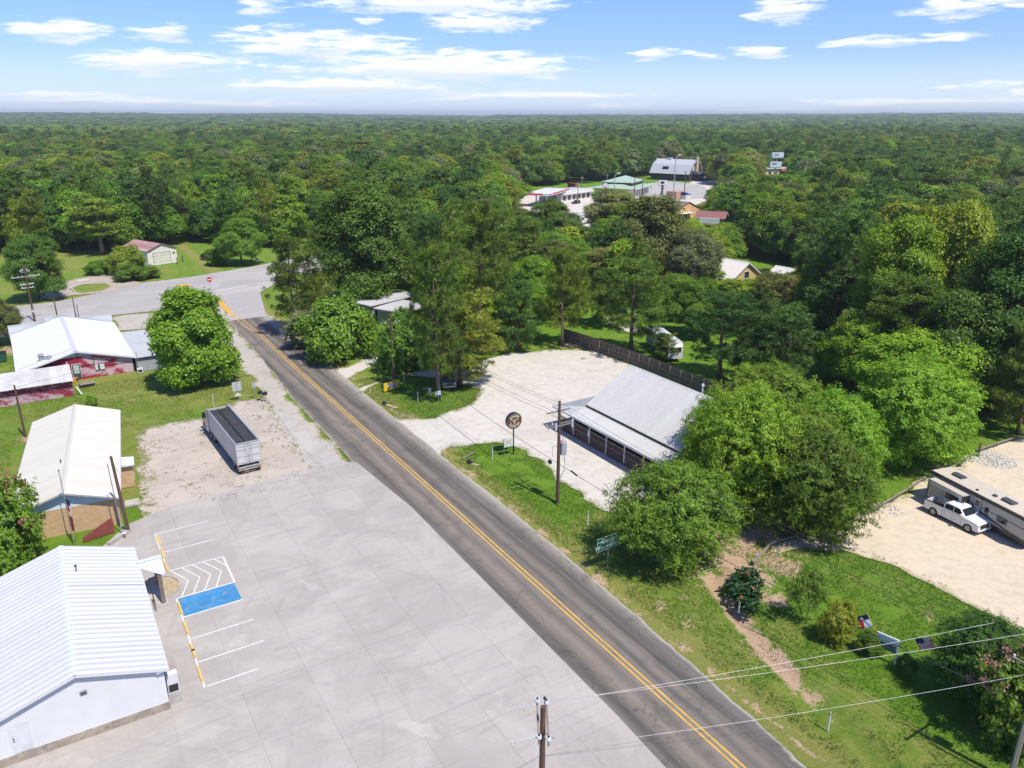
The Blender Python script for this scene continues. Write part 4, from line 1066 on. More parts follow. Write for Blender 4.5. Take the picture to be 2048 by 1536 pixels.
def wcol(w):
    q = RNG.random() + 0.5 * w['bg']
    if w['pine']: return 'pinedark' if q < 0.35 else ('pine' if q < 0.93 else 'pinegold')
    lst = ['dark', 'mid', 'mid', 'bright', 'olive', 'mid', 'bright', 'grey', 'yellow'] if w['d'] > 330 else ['mid', 'bright', 'mid', 'bright', 'olive', 'mid', 'dark', 'yellow', 'bright']
    return lst[int(RNG.random() * 9)]
for w in WOODS: w['col'] = wcol(w)
infr = [w for w in WOODS if -40 < w['px'] < 2090 and w['d'] < 480 and w['py'] > 225]
infr.sort(key=lambda w: -w['pr'])
NEAR = infr[:285]; nearid = set(id(w) for w in NEAR)
def place_name(w):
    x, y = w['px'], w['py']
    if w['d'] > 330: return 'far up the wood ' + ('beyond the garage' if x < 700 else 'behind the fuel station' if x < 1250 else 'past the double sign')
    if x < 180: return 'in the wood at the far left'
    if x < 420: return 'in the wood behind the white garage'
    if x < 700: return 'in the wood behind the route signs'
    if x < 1000: return 'in the wood behind the grey flat-roofed house'
    if x < 1340: return 'in the wood below the fuel station'
    if x < 1640: return 'in the wood above the yellow house'
    return 'in the wood above the sandy lot'
CW = {'dark': 'dark green', 'mid': 'mid green', 'bright': 'bright green', 'yellow': 'yellow-green', 'olive': 'olive', 'grey': 'grey-green', 'pine': 'green', 'pinedark': 'dark', 'pinegold': 'yellowish'}
for w in NEAR:
    if w['pine']: key = ['woodpine1', 'woodpine2', 'pine1', 'pine3'][int(RNG.random() * 4)] if w['d'] < 200 else ['woodpine1', 'woodpine2'][int(RNG.random() * 2)]
    else: key = (['oak1', 'oak2', 'oak3'] if w['d'] < 190 else ['wood1', 'wood2', 'wood3'])[int(RNG.random() * 3)]
    nm = 'pine_tree' if w['pine'] else 'broadleaf_tree'
    where = place_name(w)
    size = 'tall ' if w['h'] > 19.5 else 'low ' if w['h'] < 13 else ''
    band = ' at the edge' if w['d'] < 150 else ' part way back' if w['d'] < 210 else ' deep inside'
    where = where.replace('in the wood', band.strip() + ' of the wood', 1) if 'deep' not in band else where.replace('in the wood', 'deep in the wood', 1)
    where = where.replace('part way back of', 'part way into')
    lab = size + '%s %s %s' % (CW[w['col']], 'pine' if w['pine'] else 'leafy tree', where)
    tree(nm, lab, 'tree', key, w['col'], w['x'], w['y'], w['h'], w['r'], size + CW[w['col']] + (' pines ' if w['pine'] else ' broadleaf trees ') + where, z=w['z'])
# the rest of the wood, past counting: one object that plants trees on its points
def lo_crown(key, col, seed, n):
    return None
reg_bl('far1', 81, clumps=80, per=9, lobes=9, ln=1.7, wd=1.3, cr=1.3)
reg_bl('far2', 82, clumps=80, per=9, lobes=12, h=17, r=5.6, z0=3, ln=1.6, wd=1.25, cr=1.25)
reg_p('farpine', 83, h=20, r=4.2, z0=7, whorls=8, per_w=4, puffs=3, needles=8, nl=1.4, nw=0.75)
def plant_rest(rest):
    srcs = {}; variants = []
    for w in rest:
        farr = w['d'] > 1150
        if w['pine']: key = 'farpine' if farr else ['woodpine1', 'woodpine2'][int(RNG.random() * 2)]
        else: key = ['far1', 'far2'][int(RNG.random() * 2)] if farr else ['wood1', 'wood2', 'wood3'][int(RNG.random() * 3)]
        k = (key, w['col'])
        if k not in srcs:
            srcs[k] = len(variants); o = bpy.data.objects.new('crown_source', crown_mesh(*k)); variants.append(o)
        w['k'] = srcs[k]; hh, rr = KIND[key][2], KIND[key][3]
        w['s'] = (w['r'] / rr, w['r'] / rr, w['h'] / hh)
    me = bpy.data.meshes.new('forest')
    me.from_pydata([(w['x'], w['y'], w['z']) for w in rest], [], [])
    for nm, ty, key in (('variant', 'INT', 'k'),):
        a = me.attributes.new(nm, ty, 'POINT'); a.data.foreach_set('value', np.array([w[key] for w in rest], np.int32))
    a = me.attributes.new('size', 'FLOAT_VECTOR', 'POINT'); a.data.foreach_set('vector', np.array([w['s'] for w in rest], np.float32).ravel())
    a = me.attributes.new('turn', 'FLOAT_VECTOR', 'POINT'); a.data.foreach_set('vector', np.array([(0, 0, RNG.random() * 6.28) for w in rest], np.float32).ravel())
    ob = link('forest', me); struct(ob, 'stuff')
    ng = bpy.data.node_groups.new('plant_trees', 'GeometryNodeTree')
    ng.interface.new_socket('Geometry', in_out='INPUT', socket_type='NodeSocketGeometry'); ng.interface.new_socket('Geometry', in_out='OUTPUT', socket_type='NodeSocketGeometry')
    gi = ng.nodes.new('NodeGroupInput'); go = ng.nodes.new('NodeGroupOutput'); jn = ng.nodes.new('GeometryNodeJoinGeometry')
    def attr(nm, ty):
        n = ng.nodes.new('GeometryNodeInputNamedAttribute'); n.data_type = ty; n.inputs['Name'].default_value = nm
        return next(o for o in n.outputs if o.enabled and o.name == 'Attribute')
    av, asz, at_ = attr('variant', 'INT'), attr('size', 'FLOAT_VECTOR'), attr('turn', 'FLOAT_VECTOR')
    for i, o in enumerate(variants):
        oi = ng.nodes.new('GeometryNodeObjectInfo'); oi.inputs['Object'].default_value = o; oi.inputs['As Instance'].default_value = True
        cp = ng.nodes.new('FunctionNodeCompare'); cp.data_type = 'INT'; cp.operation = 'EQUAL'
        ia = [s for s in cp.inputs if s.enabled and s.name in ('A', 'B')]
        ng.links.new(av, ia[0]); ia[1].default_value = i
        ip = ng.nodes.new('GeometryNodeInstanceOnPoints')
        ng.links.new(gi.outputs[0], ip.inputs['Points']); ng.links.new(cp.outputs[0], ip.inputs['Selection']); ng.links.new(oi.outputs['Geometry'], ip.inputs['Instance'])
        ng.links.new(at_, ip.inputs['Rotation']); ng.links.new(asz, ip.inputs['Scale'])
        ng.links.new(ip.outputs[0], jn.inputs[0])
    ng.links.new(jn.outputs[0], go.inputs[0])
    md = ob.modifiers.new('plant_trees', 'NODES'); md.node_group = ng
    return ob
plant_rest([w for w in WOODS if id(w) not in nearid])

# wooded hills out to the horizon
def build_hills():
    ds = np.geomspace(1500, 16000, 150); az = np.radians(np.linspace(-62, 62, 620))
    D, A = np.meshgrid(ds, az, indexing='ij')
    r, f = D * np.sin(A), D * np.cos(A)
    X = CAM_XY[0] + r * FWD[1] + f * FWD[0]; Y = CAM_XY[1] - r * FWD[0] + f * FWD[1]
    Z = hill(X, Y)
    tall = np.clip((D - 4300) / 900, 0, 1)      # where single trees are past telling apart the hill carries its canopy
    Z = Z + tall * (14 + 5.0 * fbm(X, Y, 0.03, 3) + 3.0 * RNG.random(X.shape)) - (1 - tall) * 1.0
    n, m = X.shape; I = np.arange(n * m).reshape(n, m)
    F = np.stack([I[:-1, :-1], I[:-1, 1:], I[1:, 1:], I[1:, :-1]], -1).reshape(-1, 4)
    mt, nt, bs, out = new_mat('wooded_hill'); v = coords(nt)
    n1 = noise(nt, v, 0.02, 6, 0.7); n2 = noise(nt, v, 0.0025, 4, 0.6)
    c = mixc(nt, n1, (0.022, 0.050, 0.014), (0.075, 0.115, 0.032)); c = mixc(nt, rng_node(nt, n2, 0.4, 0.65), c, (0.035, 0.065, 0.022))
    nt.links.new(c, bs.inputs['Base Color']); bs.inputs['Roughness'].default_value = 1.0; bs.inputs['Specular IOR Level'].default_value = 0.0
    struct(link('far_hills', mesh_np('far_hills', np.stack([X, Y, Z], -1).reshape(-1, 3), F, mat=mt)))
build_hills()
# ---------------------------------------------------------------- buildings
def basis(o, origin, a, s, n):
    o.matrix_basis = Matrix(((a.x, s.x, n.x, origin.x), (a.y, s.y, n.y, origin.y), (a.z, s.z, n.z, origin.z), (0, 0, 0, 1)))
def ribbed(name, w, L, sp, rh, rw=0.05, th=0.012):
    """sheet metal panel: w across the ribs, L along them"""
    xs = [(0.0, 0.0)]; n = max(1, int(round(w / sp))); sp = w / n
    for k in range(n):
        c = (k + 0.5) * sp
        xs += [(c - rw, 0), (c - rw * 0.45, rh), (c + rw * 0.45, rh), (c + rw, 0)]
    xs.append((w - 0.003, 0.0))
    mb = MB(); m = len(xs)
    mb.add([(x, 0, z) for x, z in xs] + [(x, L, z) for x, z in xs], [(i, i + 1, m + i + 1, m + i) for i in range(m - 1)])
    mb.add([(0, 0, -th), (w, 0, -th), (w, L, -th), (0, L, -th), (0, 0, -0.001), (w, 0, -0.001), (w, L, -0.001), (0, L, -0.001)], [(0, 3, 2, 1), (0, 1, 5, 4), (1, 2, 6, 5), (2, 3, 7, 6), (3, 0, 4, 7)])
    return mb.mesh(name, fix=False)
def slope(t, p_ridge, p_eave, along, n_panels, width, sp, rh, mat, name='roof_panel', rw=0.05):
    """row of metal panels between the ridge point and the eave point, repeated along the direction"""
    pr, pe, al = Vector(p_ridge), Vector(p_eave), Vector(along).normalized()
    s = (pe - pr); L = s.length; s.normalize(); n = al.cross(s)
    if n.z < 0: n = -n; flip = True
    else: flip = False
    me = ribbed(name, width, L, sp, rh, rw)
    out = []
    for i in range(n_panels):
        o = link(name, me, mat, t)
        if not flip: basis(o, pr + al * (i * width), al, s, n)
        else: basis(o, pr + al * ((i + 1) * width), -al, s, n)
        out.append(o)
    return out
def gable(t, half, y0, y1, ze, zr, mat, pw=0.92, sp=0.23, rh=0.025, rw=0.05, cap=None, capw=0.22, over=0.0, names='roof_panel', x0=0.0):
    n = max(1, int(round((y1 - y0) / pw))); w = (y1 - y0) / n
    for sg in (-1, 1):
        slope(t, (x0 + sg * 0.02, y0, zr), (x0 + sg * half, y0, ze), (0, 1, 0), n, w, sp, rh, mat, names, rw)
    if cap is not None:
        k = (zr - ze) / half
        MB().prism([(x0 - capw, zr + 0.05 - k * capw), (x0, zr + 0.075), (x0 + capw, zr + 0.05 - k * capw), (x0 + capw, zr + 0.03 - k * capw), (x0, zr + 0.05), (x0 - capw, zr + 0.03 - k * capw)], 'y', y0 - 0.01, y1 + 0.01).build('ridge_cap', cap, t)
def rake(t, half, y, ze, zr, mat, w=0.05, d=0.16, name='rake_trim', x0=0.0):
    mb = MB()
    for sg in (-1, 1): mb.bar((x0, y, zr - d / 2 - 0.02), (x0 + sg * half, y, ze - d / 2 - 0.02), w, d)
    mb.build(name, mat, t)
def siding(t, xl, xr, y, z0, z1, step, mat, face=-1, skip=None, name='siding_board', axis='x'):
    """lap boards; xl(z), xr(z) give the ends of a course"""
    z = z0
    while z < z1 - 0.02:
        zt = min(z + step, z1); a, b = xl((z + zt) / 2), xr((z + zt) / 2)
        if b - a > 0.15:
            mb = MB(); lip = 0.04
            for (p, q) in ([(a, b)] if not skip or zt < skip[2] or z > skip[3] else [(a, skip[0]), (skip[1], b)]):
                if q - p < 0.05: continue
                mb.add([(p, y + face * lip, z), (q, y + face * lip, z), (q, y, z), (p, y, z), (p, y + face * 0.004, zt), (q, y + face * 0.004, zt), (q, y, zt), (p, y, zt)],
                       [(0, 1, 5, 4), (0, 3, 2, 1), (4, 5, 6, 7), (1, 2, 6, 5), (3, 0, 4, 7)])
            mb.build(name, mat, t, fix=True)
        z = zt
def window(t, x0, x1, y, z0, z1, face, frame, glass, bars=(1, 1), fw=0.07, axis='x', name='window'):
    """frame with panes sunk in it; face = outward direction along y (or x)"""
    def bx(m, a0, a1, d0, d1, c0, c1):
        if axis == 'x': m.box(a0, a1, min(d0, d1), max(d0, d1), c0, c1)
        else: m.box(min(d0, d1), max(d0, d1), a0, a1, c0, c1)
    f = MB(); o = y + face * 0.04; i = y - face * 0.02
    bx(f, x0 - fw, x0, i, o, z0 - fw, z1 + fw); bx(f, x1, x1 + fw, i, o, z0 - fw, z1 + fw); bx(f, x0, x1, i, o, z1, z1 + fw); bx(f, x0, x1, i, o, z0 - fw, z0)
    fo = f.build(name, frame, t)
    nx, nz = bars; g = 0.02
    for a in range(nx):
        for b in range(nz):
            p = MB(); w = (x1 - x0) / nx; h = (z1 - z0) / nz
            bx(p, x0 + a * w + (g if a else 0), x0 + (a + 1) * w - (g if a < nx - 1 else 0), y + face * 0.002, y + face * 0.014, z0 + b * h + (g if b else 0), z0 + (b + 1) * h - (g if b < nz - 1 else 0))
            p.build('pane', glass, fo)
    return fo
def roof_metal(name, col, dirt, amt=0.5, rough=0.42, metal=0.0):
    m, nt, bs, out = new_mat(name); v = coords(nt); L = nt.links.new
    oi = N(nt, 'ShaderNodeObjectInfo'); of = N(nt, 'ShaderNodeVectorMath', operation='ADD'); L(v, of.inputs[0])
    cb = N(nt, 'ShaderNodeCombineXYZ'); L(math_node(nt, 'MULTIPLY', oi.outputs['Random'], 40.0), cb.inputs[0]); L(math_node(nt, 'MULTIPLY', oi.outputs['Random'], 9.0), cb.inputs[1]); L(cb.outputs[0], of.inputs[1]); v = of.outputs[0]
    st = noise(nt, mapping(nt, v, (3.5, 0.22, 1)), 1.5, 5, 0.65); n1 = noise(nt, v, 0.8, 5, 0.65)
    c = mixc(nt, math_node(nt, 'MULTIPLY', rng_node(nt, st, 0.45, 0.75), amt), col, dirt); c = mixc(nt, math_node(nt, 'MULTIPLY', rng_node(nt, n1, 0.55, 0.75), amt * 0.5), c, dirt)
    hs = N(nt, 'ShaderNodeHueSaturation'); L(math_node(nt, 'ADD', 0.95, math_node(nt, 'MULTIPLY', oi.outputs['Random'], 0.07)), hs.inputs['Value']); L(c, hs.inputs['Color'])
    L(hs.outputs[0], bs.inputs['Base Color']); bs.inputs['Roughness'].default_value = rough; bs.inputs['Metallic'].default_value = metal
    MATS[name] = m; return m
WHITEM = plain('white_roof_metal', (0.56, 0.575, 0.59), 0.38, 0.0, 0.04, 0.5, (0.55, 0.56, 0.57), 0.3, spec=0.5)
WHITEP = plain('white_paint', (0.60, 0.60, 0.60), 0.55, 0, 0.03, 0.8, (0.62, 0.61, 0.58), 0.2)
CAPB = plain('pale_blue_cap', (0.62, 0.70, 0.82), 0.45, 0, 0.05, 0.7)
CONC = plain('grey_concrete', (0.40, 0.375, 0.34), 0.9, 0, 0.15, 0.9, (0.20, 0.17, 0.14), 0.6, 0.3)
CREAM = roof_metal('cream_roof_metal', (0.60, 0.565, 0.485), (0.50, 0.45, 0.37), 0.45)
DARKG = plain('dark_glass', (0.02, 0.025, 0.03), 0.08, 0, 0.1)
STEEL = plain('galvanised_steel', (0.42, 0.43, 0.44), 0.45, 0.6, 0.12, 3.0, (0.3, 0.28, 0.26), 0.3)
BLACK = plain('black_paint', (0.02, 0.02, 0.022), 0.4, 0, 0.2)
WOODG = plain('grey_wood', (0.24, 0.205, 0.17), 0.95, 0, 0.2, 1.8, (0.12, 0.10, 0.08), 0.5, 0.4)
DKWOOD = plain('dark_brown_wood', (0.060, 0.040, 0.032), 0.85, 0, 0.25, 1.5, (0.10, 0.04, 0.035), 0.4, 0.2)
def brick_mat(name, a, b, mortar, rot=False):
    m, nt, bs, out = new_mat(name); v = coords(nt)
    sep = N(nt, 'ShaderNodeSeparateXYZ'); nt.links.new(v, sep.inputs[0])
    cb = N(nt, 'ShaderNodeCombineXYZ'); nt.links.new(math_node(nt, 'ADD', sep.outputs[0], sep.outputs[1]), cb.inputs[0]); nt.links.new(sep.outputs[2], cb.inputs[1])
    br = N(nt, 'ShaderNodeTexBrick'); br.inputs['Scale'].default_value = 4.4; br.inputs['Color1'].default_value = c4(a); br.inputs['Color2'].default_value = c4(b); br.inputs['Mortar'].default_value = c4(mortar)
    br.inputs['Mortar Size'].default_value = 0.012; br.inputs['Brick Width'].default_value = 0.95; br.inputs['Row Height'].default_value = 0.33
    nt.links.new(cb.outputs[0], br.inputs['Vector'])
    n1 = noise(nt, v, 0.7, 5, 0.6); st = noise(nt, mapping(nt, v, (0.35, 0.35, 2.2)), 2.2, 4, 0.6)
    c = mixc(nt, math_node(nt, 'MULTIPLY', rng_node(nt, st, 0.45, 0.7), 0.5), br.outputs['Color'], tuple(k * 0.72 for k in a))
    c = mixc(nt, math_node(nt, 'MULTIPLY', rng_node(nt, n1, 0.5, 0.8), 0.4), c, tuple(min(1, k * 1.25) for k in b))
    nt.links.new(c, bs.inputs['Base Color']); bs.inputs['Roughness'].default_value = 0.9; bump(nt, bs, br.outputs['Fac'], -0.4, 0.01)
    return m

# ---- white metal hall in the left foreground
def white_hall():
    t = thing('metal_hall', 'white ribbed metal-roofed hall with white lap siding beside the marked parking bays', 'building', (-34.6, 0, 0))
    W = 5.0; ya, yb = 1.62, 19.2; ze, zr = 3.42, 5.15; E = 5.28
    MB().box(-W - 0.06, W + 0.06, ya - 0.10, yb + 0.06, -0.1, 0.62).build('foundation', plain('stained_foundation', (0.33, 0.28, 0.22), 0.9, 0, 0.2, 0.8, (0.13, 0.10, 0.075), 0.75, 0.3), t)
    sh = plain('hall_wall', (0.76, 0.77, 0.78), 0.6)
    slp = (zr - ze) / E
    zw = zr - W * slp - 0.08
    MB().box(W - 0.12, W, ya + 0.1, yb, 0.622, zw).box(-W, -W + 0.12, ya + 0.1, yb, 0.622, zw).build('wall', sh, t)
    MB().prism([(-W, 0.622), (W, 0.622), (W, zw), (0, zr - 0.10), (-W, zw)], 'y', ya, ya + 0.1).build('gable_wall', sh, t)
    MB().prism([(-W, 0.622), (W, 0.622), (W, zw), (0, zr - 0.10), (-W, zw)], 'y', yb - 0.1, yb - 0.004).build('gable_wall', sh, t)
    lim = lambda z: min(W - 0.02, max(0, (zr - 0.12 - z) / slp))
    dx0, dx1, dz1 = -3.98, -3.02, 2.66
    siding(t, lambda z: -lim(z), lambda z: lim(z), ya, 0.63, zr - 0.2, 0.165, WHITEP, -1, (dx0 - 0.07, dx1 + 0.07, 0.6, dz1 + 0.07))
    HALLM = roof_metal('hall_roof_metal', (0.50, 0.51, 0.52), (0.42, 0.42, 0.42), 0.45)
    gable(t, E, ya - 0.34, yb + 0.3, ze, zr, HALLM, 1.2, 0.6, 0.13, 0.2, CAPB, 0.27)
    rake(t, E, ya - 0.33, ze, zr, WHITEP, 0.04, 0.17); rake(t, E, yb + 0.29, ze, zr, WHITEP, 0.04, 0.17)
    MB().box(E - 0.02, E + 0.06, ya - 0.3, yb + 0.26, ze - 0.14, ze - 0.02).build('gutter', WHITEP, t)
    # corner return under the rake
    MB().box(W - 0.45, W + 0.02, ya - 0.3, ya - 0.02, zw - 0.18, zw + 0.02).build('eave_return', WHITEP, t)
    d = MB().box(dx0, dx1, ya - 0.05, ya - 0.005, 0.66, dz1).build('door', plain('door_white', (0.58, 0.59, 0.60), 0.5), t)
    dm = MB()
    for a, b in ((0.10, 0.44), (0.52, 0.86)):
        for c, e in ((0.15, 0.75), (0.9, 1.45), (1.55, 1.85)): dm.box(dx0 + a, dx0 + b, ya - 0.056, ya - 0.051, 0.66 + c, 0.66 + e)
    dm.build('door_panel', MATS['door_white'], d)
    MB().cyl((dx0 + 0.1, ya - 0.13, 1.65), (dx0 + 0.1, ya - 0.05, 1.65), 0.035).box(dx0 + 0.07, dx0 + 0.13, ya - 0.065, ya - 0.052, 1.72, 1.86).build('handle', BLACK, d)
    MB().box(dx0 - 0.07, dx0 - 0.002, ya - 0.06, ya, 0.63, dz1 + 0.07).box(dx1 + 0.002, dx1 + 0.07, ya - 0.06, ya, 0.63, dz1 + 0.07).box(dx0 - 0.002, dx1 + 0.002, ya - 0.06, ya, dz1 + 0.002, dz1 + 0.07).build('door_frame', WHITEP, t)
    v = MB().box(0.05, 0.47, ya - 0.10, ya - 0.025, 3.38, 3.66).build('wall_vent', STEEL, t)
    MB().box(0.10, 0.42, ya - 0.13, ya - 0.101, 3.44, 3.47).box(0.10, 0.42, ya - 0.13, ya - 0.101, 3.53, 3.56).build('louvre', BLACK, v)
    p = MB().cyl((0.9, 14.9, 4.75), (0.9, 14.9, 5.45), 0.07).build('vent_pipe', STEEL, t); MB().cyl((0.9, 14.9, 5.451), (0.9, 14.9, 5.53), 0.10).build('cap', BLACK, p)
    MB().bar((0.2, 12.9, 5.14), (5.2, 12.9, 3.52), 0.05, 0.04).build('roof_seam', CAPB, t)
    # entrance canopy: little gable roof over the front door
    cm = plain('canopy_metal', (0.60, 0.65, 0.70), 0.4, 0, 0.05, 0.6)
    zrc, zec, cy, hw = 3.62, 2.95, 16.3, 1.7
    x_in = lambda z: (zr - z) / slp
    for sg in (-1, 1):
        mb = MB()
        a, b = (x_in(zrc) - 0.1, cy, zrc), (7.0, cy, zrc); c, e = (7.0, cy + sg * hw, zec), (x_in(zec) - 0.05, cy + sg * hw, zec)
        mb.add([a, b, c, e] + [(p[0], p[1], p[2] - 0.05) for p in (a, b, c, e)], [(0, 1, 2, 3), (7, 6, 5, 4), (0, 4, 5, 1), (1, 5, 6, 2), (2, 6, 7, 3), (3, 7, 4, 0)])
        for k in range(7):
            xk = 4.2 + 0.42 * k; s0 = max(0.0, (x_in(zrc) - xk) / (x_in(zrc) - x_in(zec)) if xk < x_in(zrc) else 0); s1 = min(1.0, max(0.05, (xk - x_in(zrc)) / (x_in(zec) - x_in(zrc)))) if xk < x_in(zec) else 1.0
            mb.bar((xk, cy + sg * 0.02, zrc + 0.025), (xk, cy + sg * hw * s1, zrc + 0.025 - (zrc - zec) * s1), 0.05, 0.04)
        mb.build('canopy_roof', cm, t)
    MB().bar((x_in(zrc) - 0.1, cy, zrc + 0.04), (7.02, cy, zrc + 0.04), 0.34, 0.03).build('canopy_ridge', CAPB, t)
    MB().prism([(cy - hw + 0.05, zec - 0.02), (cy + hw - 0.05, zec - 0.02), (cy, zrc - 0.09)], 'x', 6.86, 6.94).build('canopy_gable', WHITEP, t)
    MB().box(x_in(zec), 6.9, cy - hw + 0.02, cy - hw + 0.12, zec - 0.16, zec - 0.055).box(x_in(zec), 6.9, cy + hw - 0.12, cy + hw - 0.02, zec - 0.16, zec - 0.055).build('canopy_beam', WHITEP, t)
    br = plain('brown_pier', (0.20, 0.14, 0.12), 0.85, 0, 0.2, 3)
    for y in (cy - hw + 0.2, cy + hw - 0.2): MB().box(6.4, 6.72, y - 0.16, y + 0.16, 0, zec - 0.17).build('canopy_pier', br, t)
    MB().box(5.02, 6.9, cy - 1.9, cy + 1.9, 0.02, 0.16).build('porch_slab', CONC, t)
    door = MB().box(5.002, 5.05, cy - 0.5, cy + 0.5, 0.64, 2.75).build('front_door', plain('brown_door', (0.10, 0.06, 0.05), 0.5), t)
    MB().cyl((5.05, cy + 0.38, 1.6), (5.12, cy + 0.38, 1.6), 0.03).build('handle', STEEL, door)
white_hall()
t = thing('equipment_cabinet', 'white wall cabinet with a tan slanted top at the corner of the white hall', 'cabinet', (-29.14, 2.75, 0))
MB().box(-0.36, 0.36, -0.75, 0.75, 0.9, 2.35).build('body', WHITEP, t)
MB().prism([(-0.40, 2.36), (0.42, 2.36), (0.40, 2.62), (-0.40, 3.0)], 'y', -0.25, 0.85).build('lid', plain('tan_lid', (0.36, 0.31, 0.27), 0.8, 0, 0.12, 2), t)
MB().box(-0.30, 0.30, -0.79, -0.752, 1.0, 1.55).build('grille', BLACK, t)
MB().box(-0.4, 0.4, -0.85, 0.85, 0.0, 0.898).build('pedestal', CONC, t)
bedc = plain('tan_gravel_bed', (0.40, 0.32, 0.20), 0.95, 0, 0.2, 2.5, (0.25, 0.20, 0.13), 0.5, 0.5)
o = MB().cyl((-28.35, 17.4, 0.02), (-28.35, 17.4, 0.085), 1.85, n=28).build('gravel_bed', bedc); struct(o)
mb = MB()
for k in range(26):
    a0, a1 = -1.75 + k * 3.5 / 26, -1.75 + (k + 1) * 3.5 / 26 - 0.02
    mb.bar((-28.35 + 1.95 * math.cos(a0), 17.4 + 1.95 * math.sin(a0), 0.07), (-28.35 + 1.95 * math.cos(a1), 17.4 + 1.95 * math.sin(a1), 0.07), 0.13, 0.14)
o = mb.build('bed_kerb', CONC); struct(o)
t = thing('handrail', 'dark metal handrail beside the front door of the white hall', 'handrail', (-28.75, 14.0, 0))
for y in (0, 1.35): MB().cyl((0, y, 0.03), (0, y, 0.95), 0.025).build('post', BLACK, t)
MB().cyl((0, -0.05, 0.97), (0, 1.4, 0.97), 0.028).build('rail', BLACK, t); MB().cyl((0, 0.03, 0.5), (0, 1.32, 0.5), 0.018).build('rail', BLACK, t)

# ---- cream roofed brick building
def cream_building():
    t = thing('brick_building', 'tan brick building under a plain cream metal gable roof', 'building', (-32.7, 45.0, 0), -R(5.7))
    W = 4.5; L = 12.9; ze, zr = 3.0, 4.55; E = 4.85; slp = (zr - ze) / E; zw = zr - W * slp - 0.06
    bk = brick_mat('tan_brick', (0.50, 0.31, 0.165), (0.57, 0.385, 0.225), (0.52, 0.43, 0.32))
    blue = plain('pale_blue_siding', (0.56, 0.64, 0.68), 0.6, 0, 0.05)
    MB().box(W - 0.2, W, -L + 0.2, L - 0.2, -0.1, zw).box(-W, -W + 0.2, -L + 0.2, L - 0.2, -0.1, zw).build('wall', bk, t)
    zb = 2.72
    MB().box(-W, W, -L, -L + 0.2, -0.1, zb).build('end_wall', bk, t); MB().box(-W, W, L - 0.2, L, -0.1, zb).build('end_wall', bk, t)
    for y in (-L + 0.03, L - 0.17):
        MB().prism([(-W, zb + 0.002), (W, zb + 0.002), (W, zw), (0, zr - 0.09), (-W, zw)], 'y', y, y + 0.14).build('gable_wall', blue, t)
    lim = lambda z: min(W - 0.02, max(0, (zr - 0.10 - z) / slp))
    siding(t, lambda z: -lim(z), lambda z: lim(z), -L + 0.03, zb + 0.01, zr - 0.2, 0.22, blue, -1)
    gable(t, E, -L - 0.62, L + 0.35, ze, zr, CREAM, 0.93, 0.31, 0.022, 0.05, CREAM, 0.22)
    tr = plain('grey_trim', (0.36, 0.38, 0.40), 0.5, 0, 0.08)
    rake(t, E, -L - 0.6, ze, zr, tr, 0.045, 0.15); rake(t, E, L + 0.33, ze, zr, tr, 0.045, 0.15)
    MB().box(E, E + 0.05, -L - 0.6, L + 0.3, ze - 0.13, ze - 0.02).box(-E - 0.05, -E, -L - 0.6, L + 0.3, ze - 0.13, ze - 0.02).build('fascia', tr, t)
    p = MB().cyl((-0.55, -5.2, 4.3), (-0.55, -5.2, 4.75), 0.06).build('vent_pipe', BLACK, t)
    # side porch with its own brick wing wall
    me = ribbed('porch_panel', 0.62, 1.45, 0.3, 0.02)
    for k in range(4):
        o = link('porch_panel', me, WHITEM, t); a, s = Vector((0, 1, 0)), Vector((0.97, 0, -0.12)).normalized()
        basis(o, Vector((E - 0.15, -4.9 + 0.62 * k, 2.84)), -a if False else a, s, a.cross(s) * -1)
    MB().box(E - 0.1, E + 1.26, -4.92, -4.87, 2.60, 2.74).box(E + 1.2, E + 1.25, -4.86, -2.44, 2.52, 2.66).build('porch_fascia', WHITEP, t)
    MB().box(W + 0.002, E + 1.05, -4.55, -4.3, 0, 2.55).build('wing_wall', bk, t)
    MB().box(E + 0.9, E + 1.05, -2.8, -2.65, 0, 2.55).build('porch_post', WHITEP, t)
    d = MB().box(W + 0.002, W + 0.05, -3.7, -2.8, 0.1, 2.15).build('door', plain('brown_door2', (0.09, 0.05, 0.04), 0.5), t); MB().cyl((W + 0.05, -2.95, 1.05), (W + 0.11, -2.95, 1.05), 0.03).build('handle', STEEL, d)
    MB().box(W + 0.3, W + 1.7, -9.6, -8.2, 0.0, 0.2).build('step', CONC, t)
    for y in (-8.3, 1.5, 6.0): window(t, y, y + 1.1, W, 1.0, 2.1, 1, WHITEP, DARKG, (2, 1), axis='y')
cream_building()
t = thing('red_bin_screen', 'dull red low screen with a slanting top by the brick gable wall', 'screen', (-31.6, 29.75, 0), 0.25)
redp = plain('dull_red_paint', (0.23, 0.055, 0.045), 0.75, 0, 0.15, 1.5, (0.12, 0.05, 0.04), 0.5)
MB().prism([(-1.5, 0.03), (0.9, 0.03), (0.9, 1.45), (-1.5, 0.55)], 'y', -0.06, 0.06).build('panel', redp, t)
MB().box(0.905, 1.35, -0.08, 0.08, 0.0, 1.5).build('post', redp, t)
t = thing('concrete_block', 'low concrete kerb block by the utility pole near the white hall', 'block', (-30.1, 28.35, 0), 0.75)
MB().box(-1.3, 1.3, -0.22, 0.22, 0.0, 0.35).build('body', CONC, t)
t = thing('gas_meter', 'small pale round meter on the kerb block by the white hall', 'meter', (-29.55, 28.2, 0))
MB().cyl((0, 0, 0.0), (0, 0, 0.45), 0.05).build('pipe', STEEL, t); MB().cyl((-0.12, 0, 0.55), (0.12, 0, 0.55), 0.14, n=12).build('dial', STEEL, t)

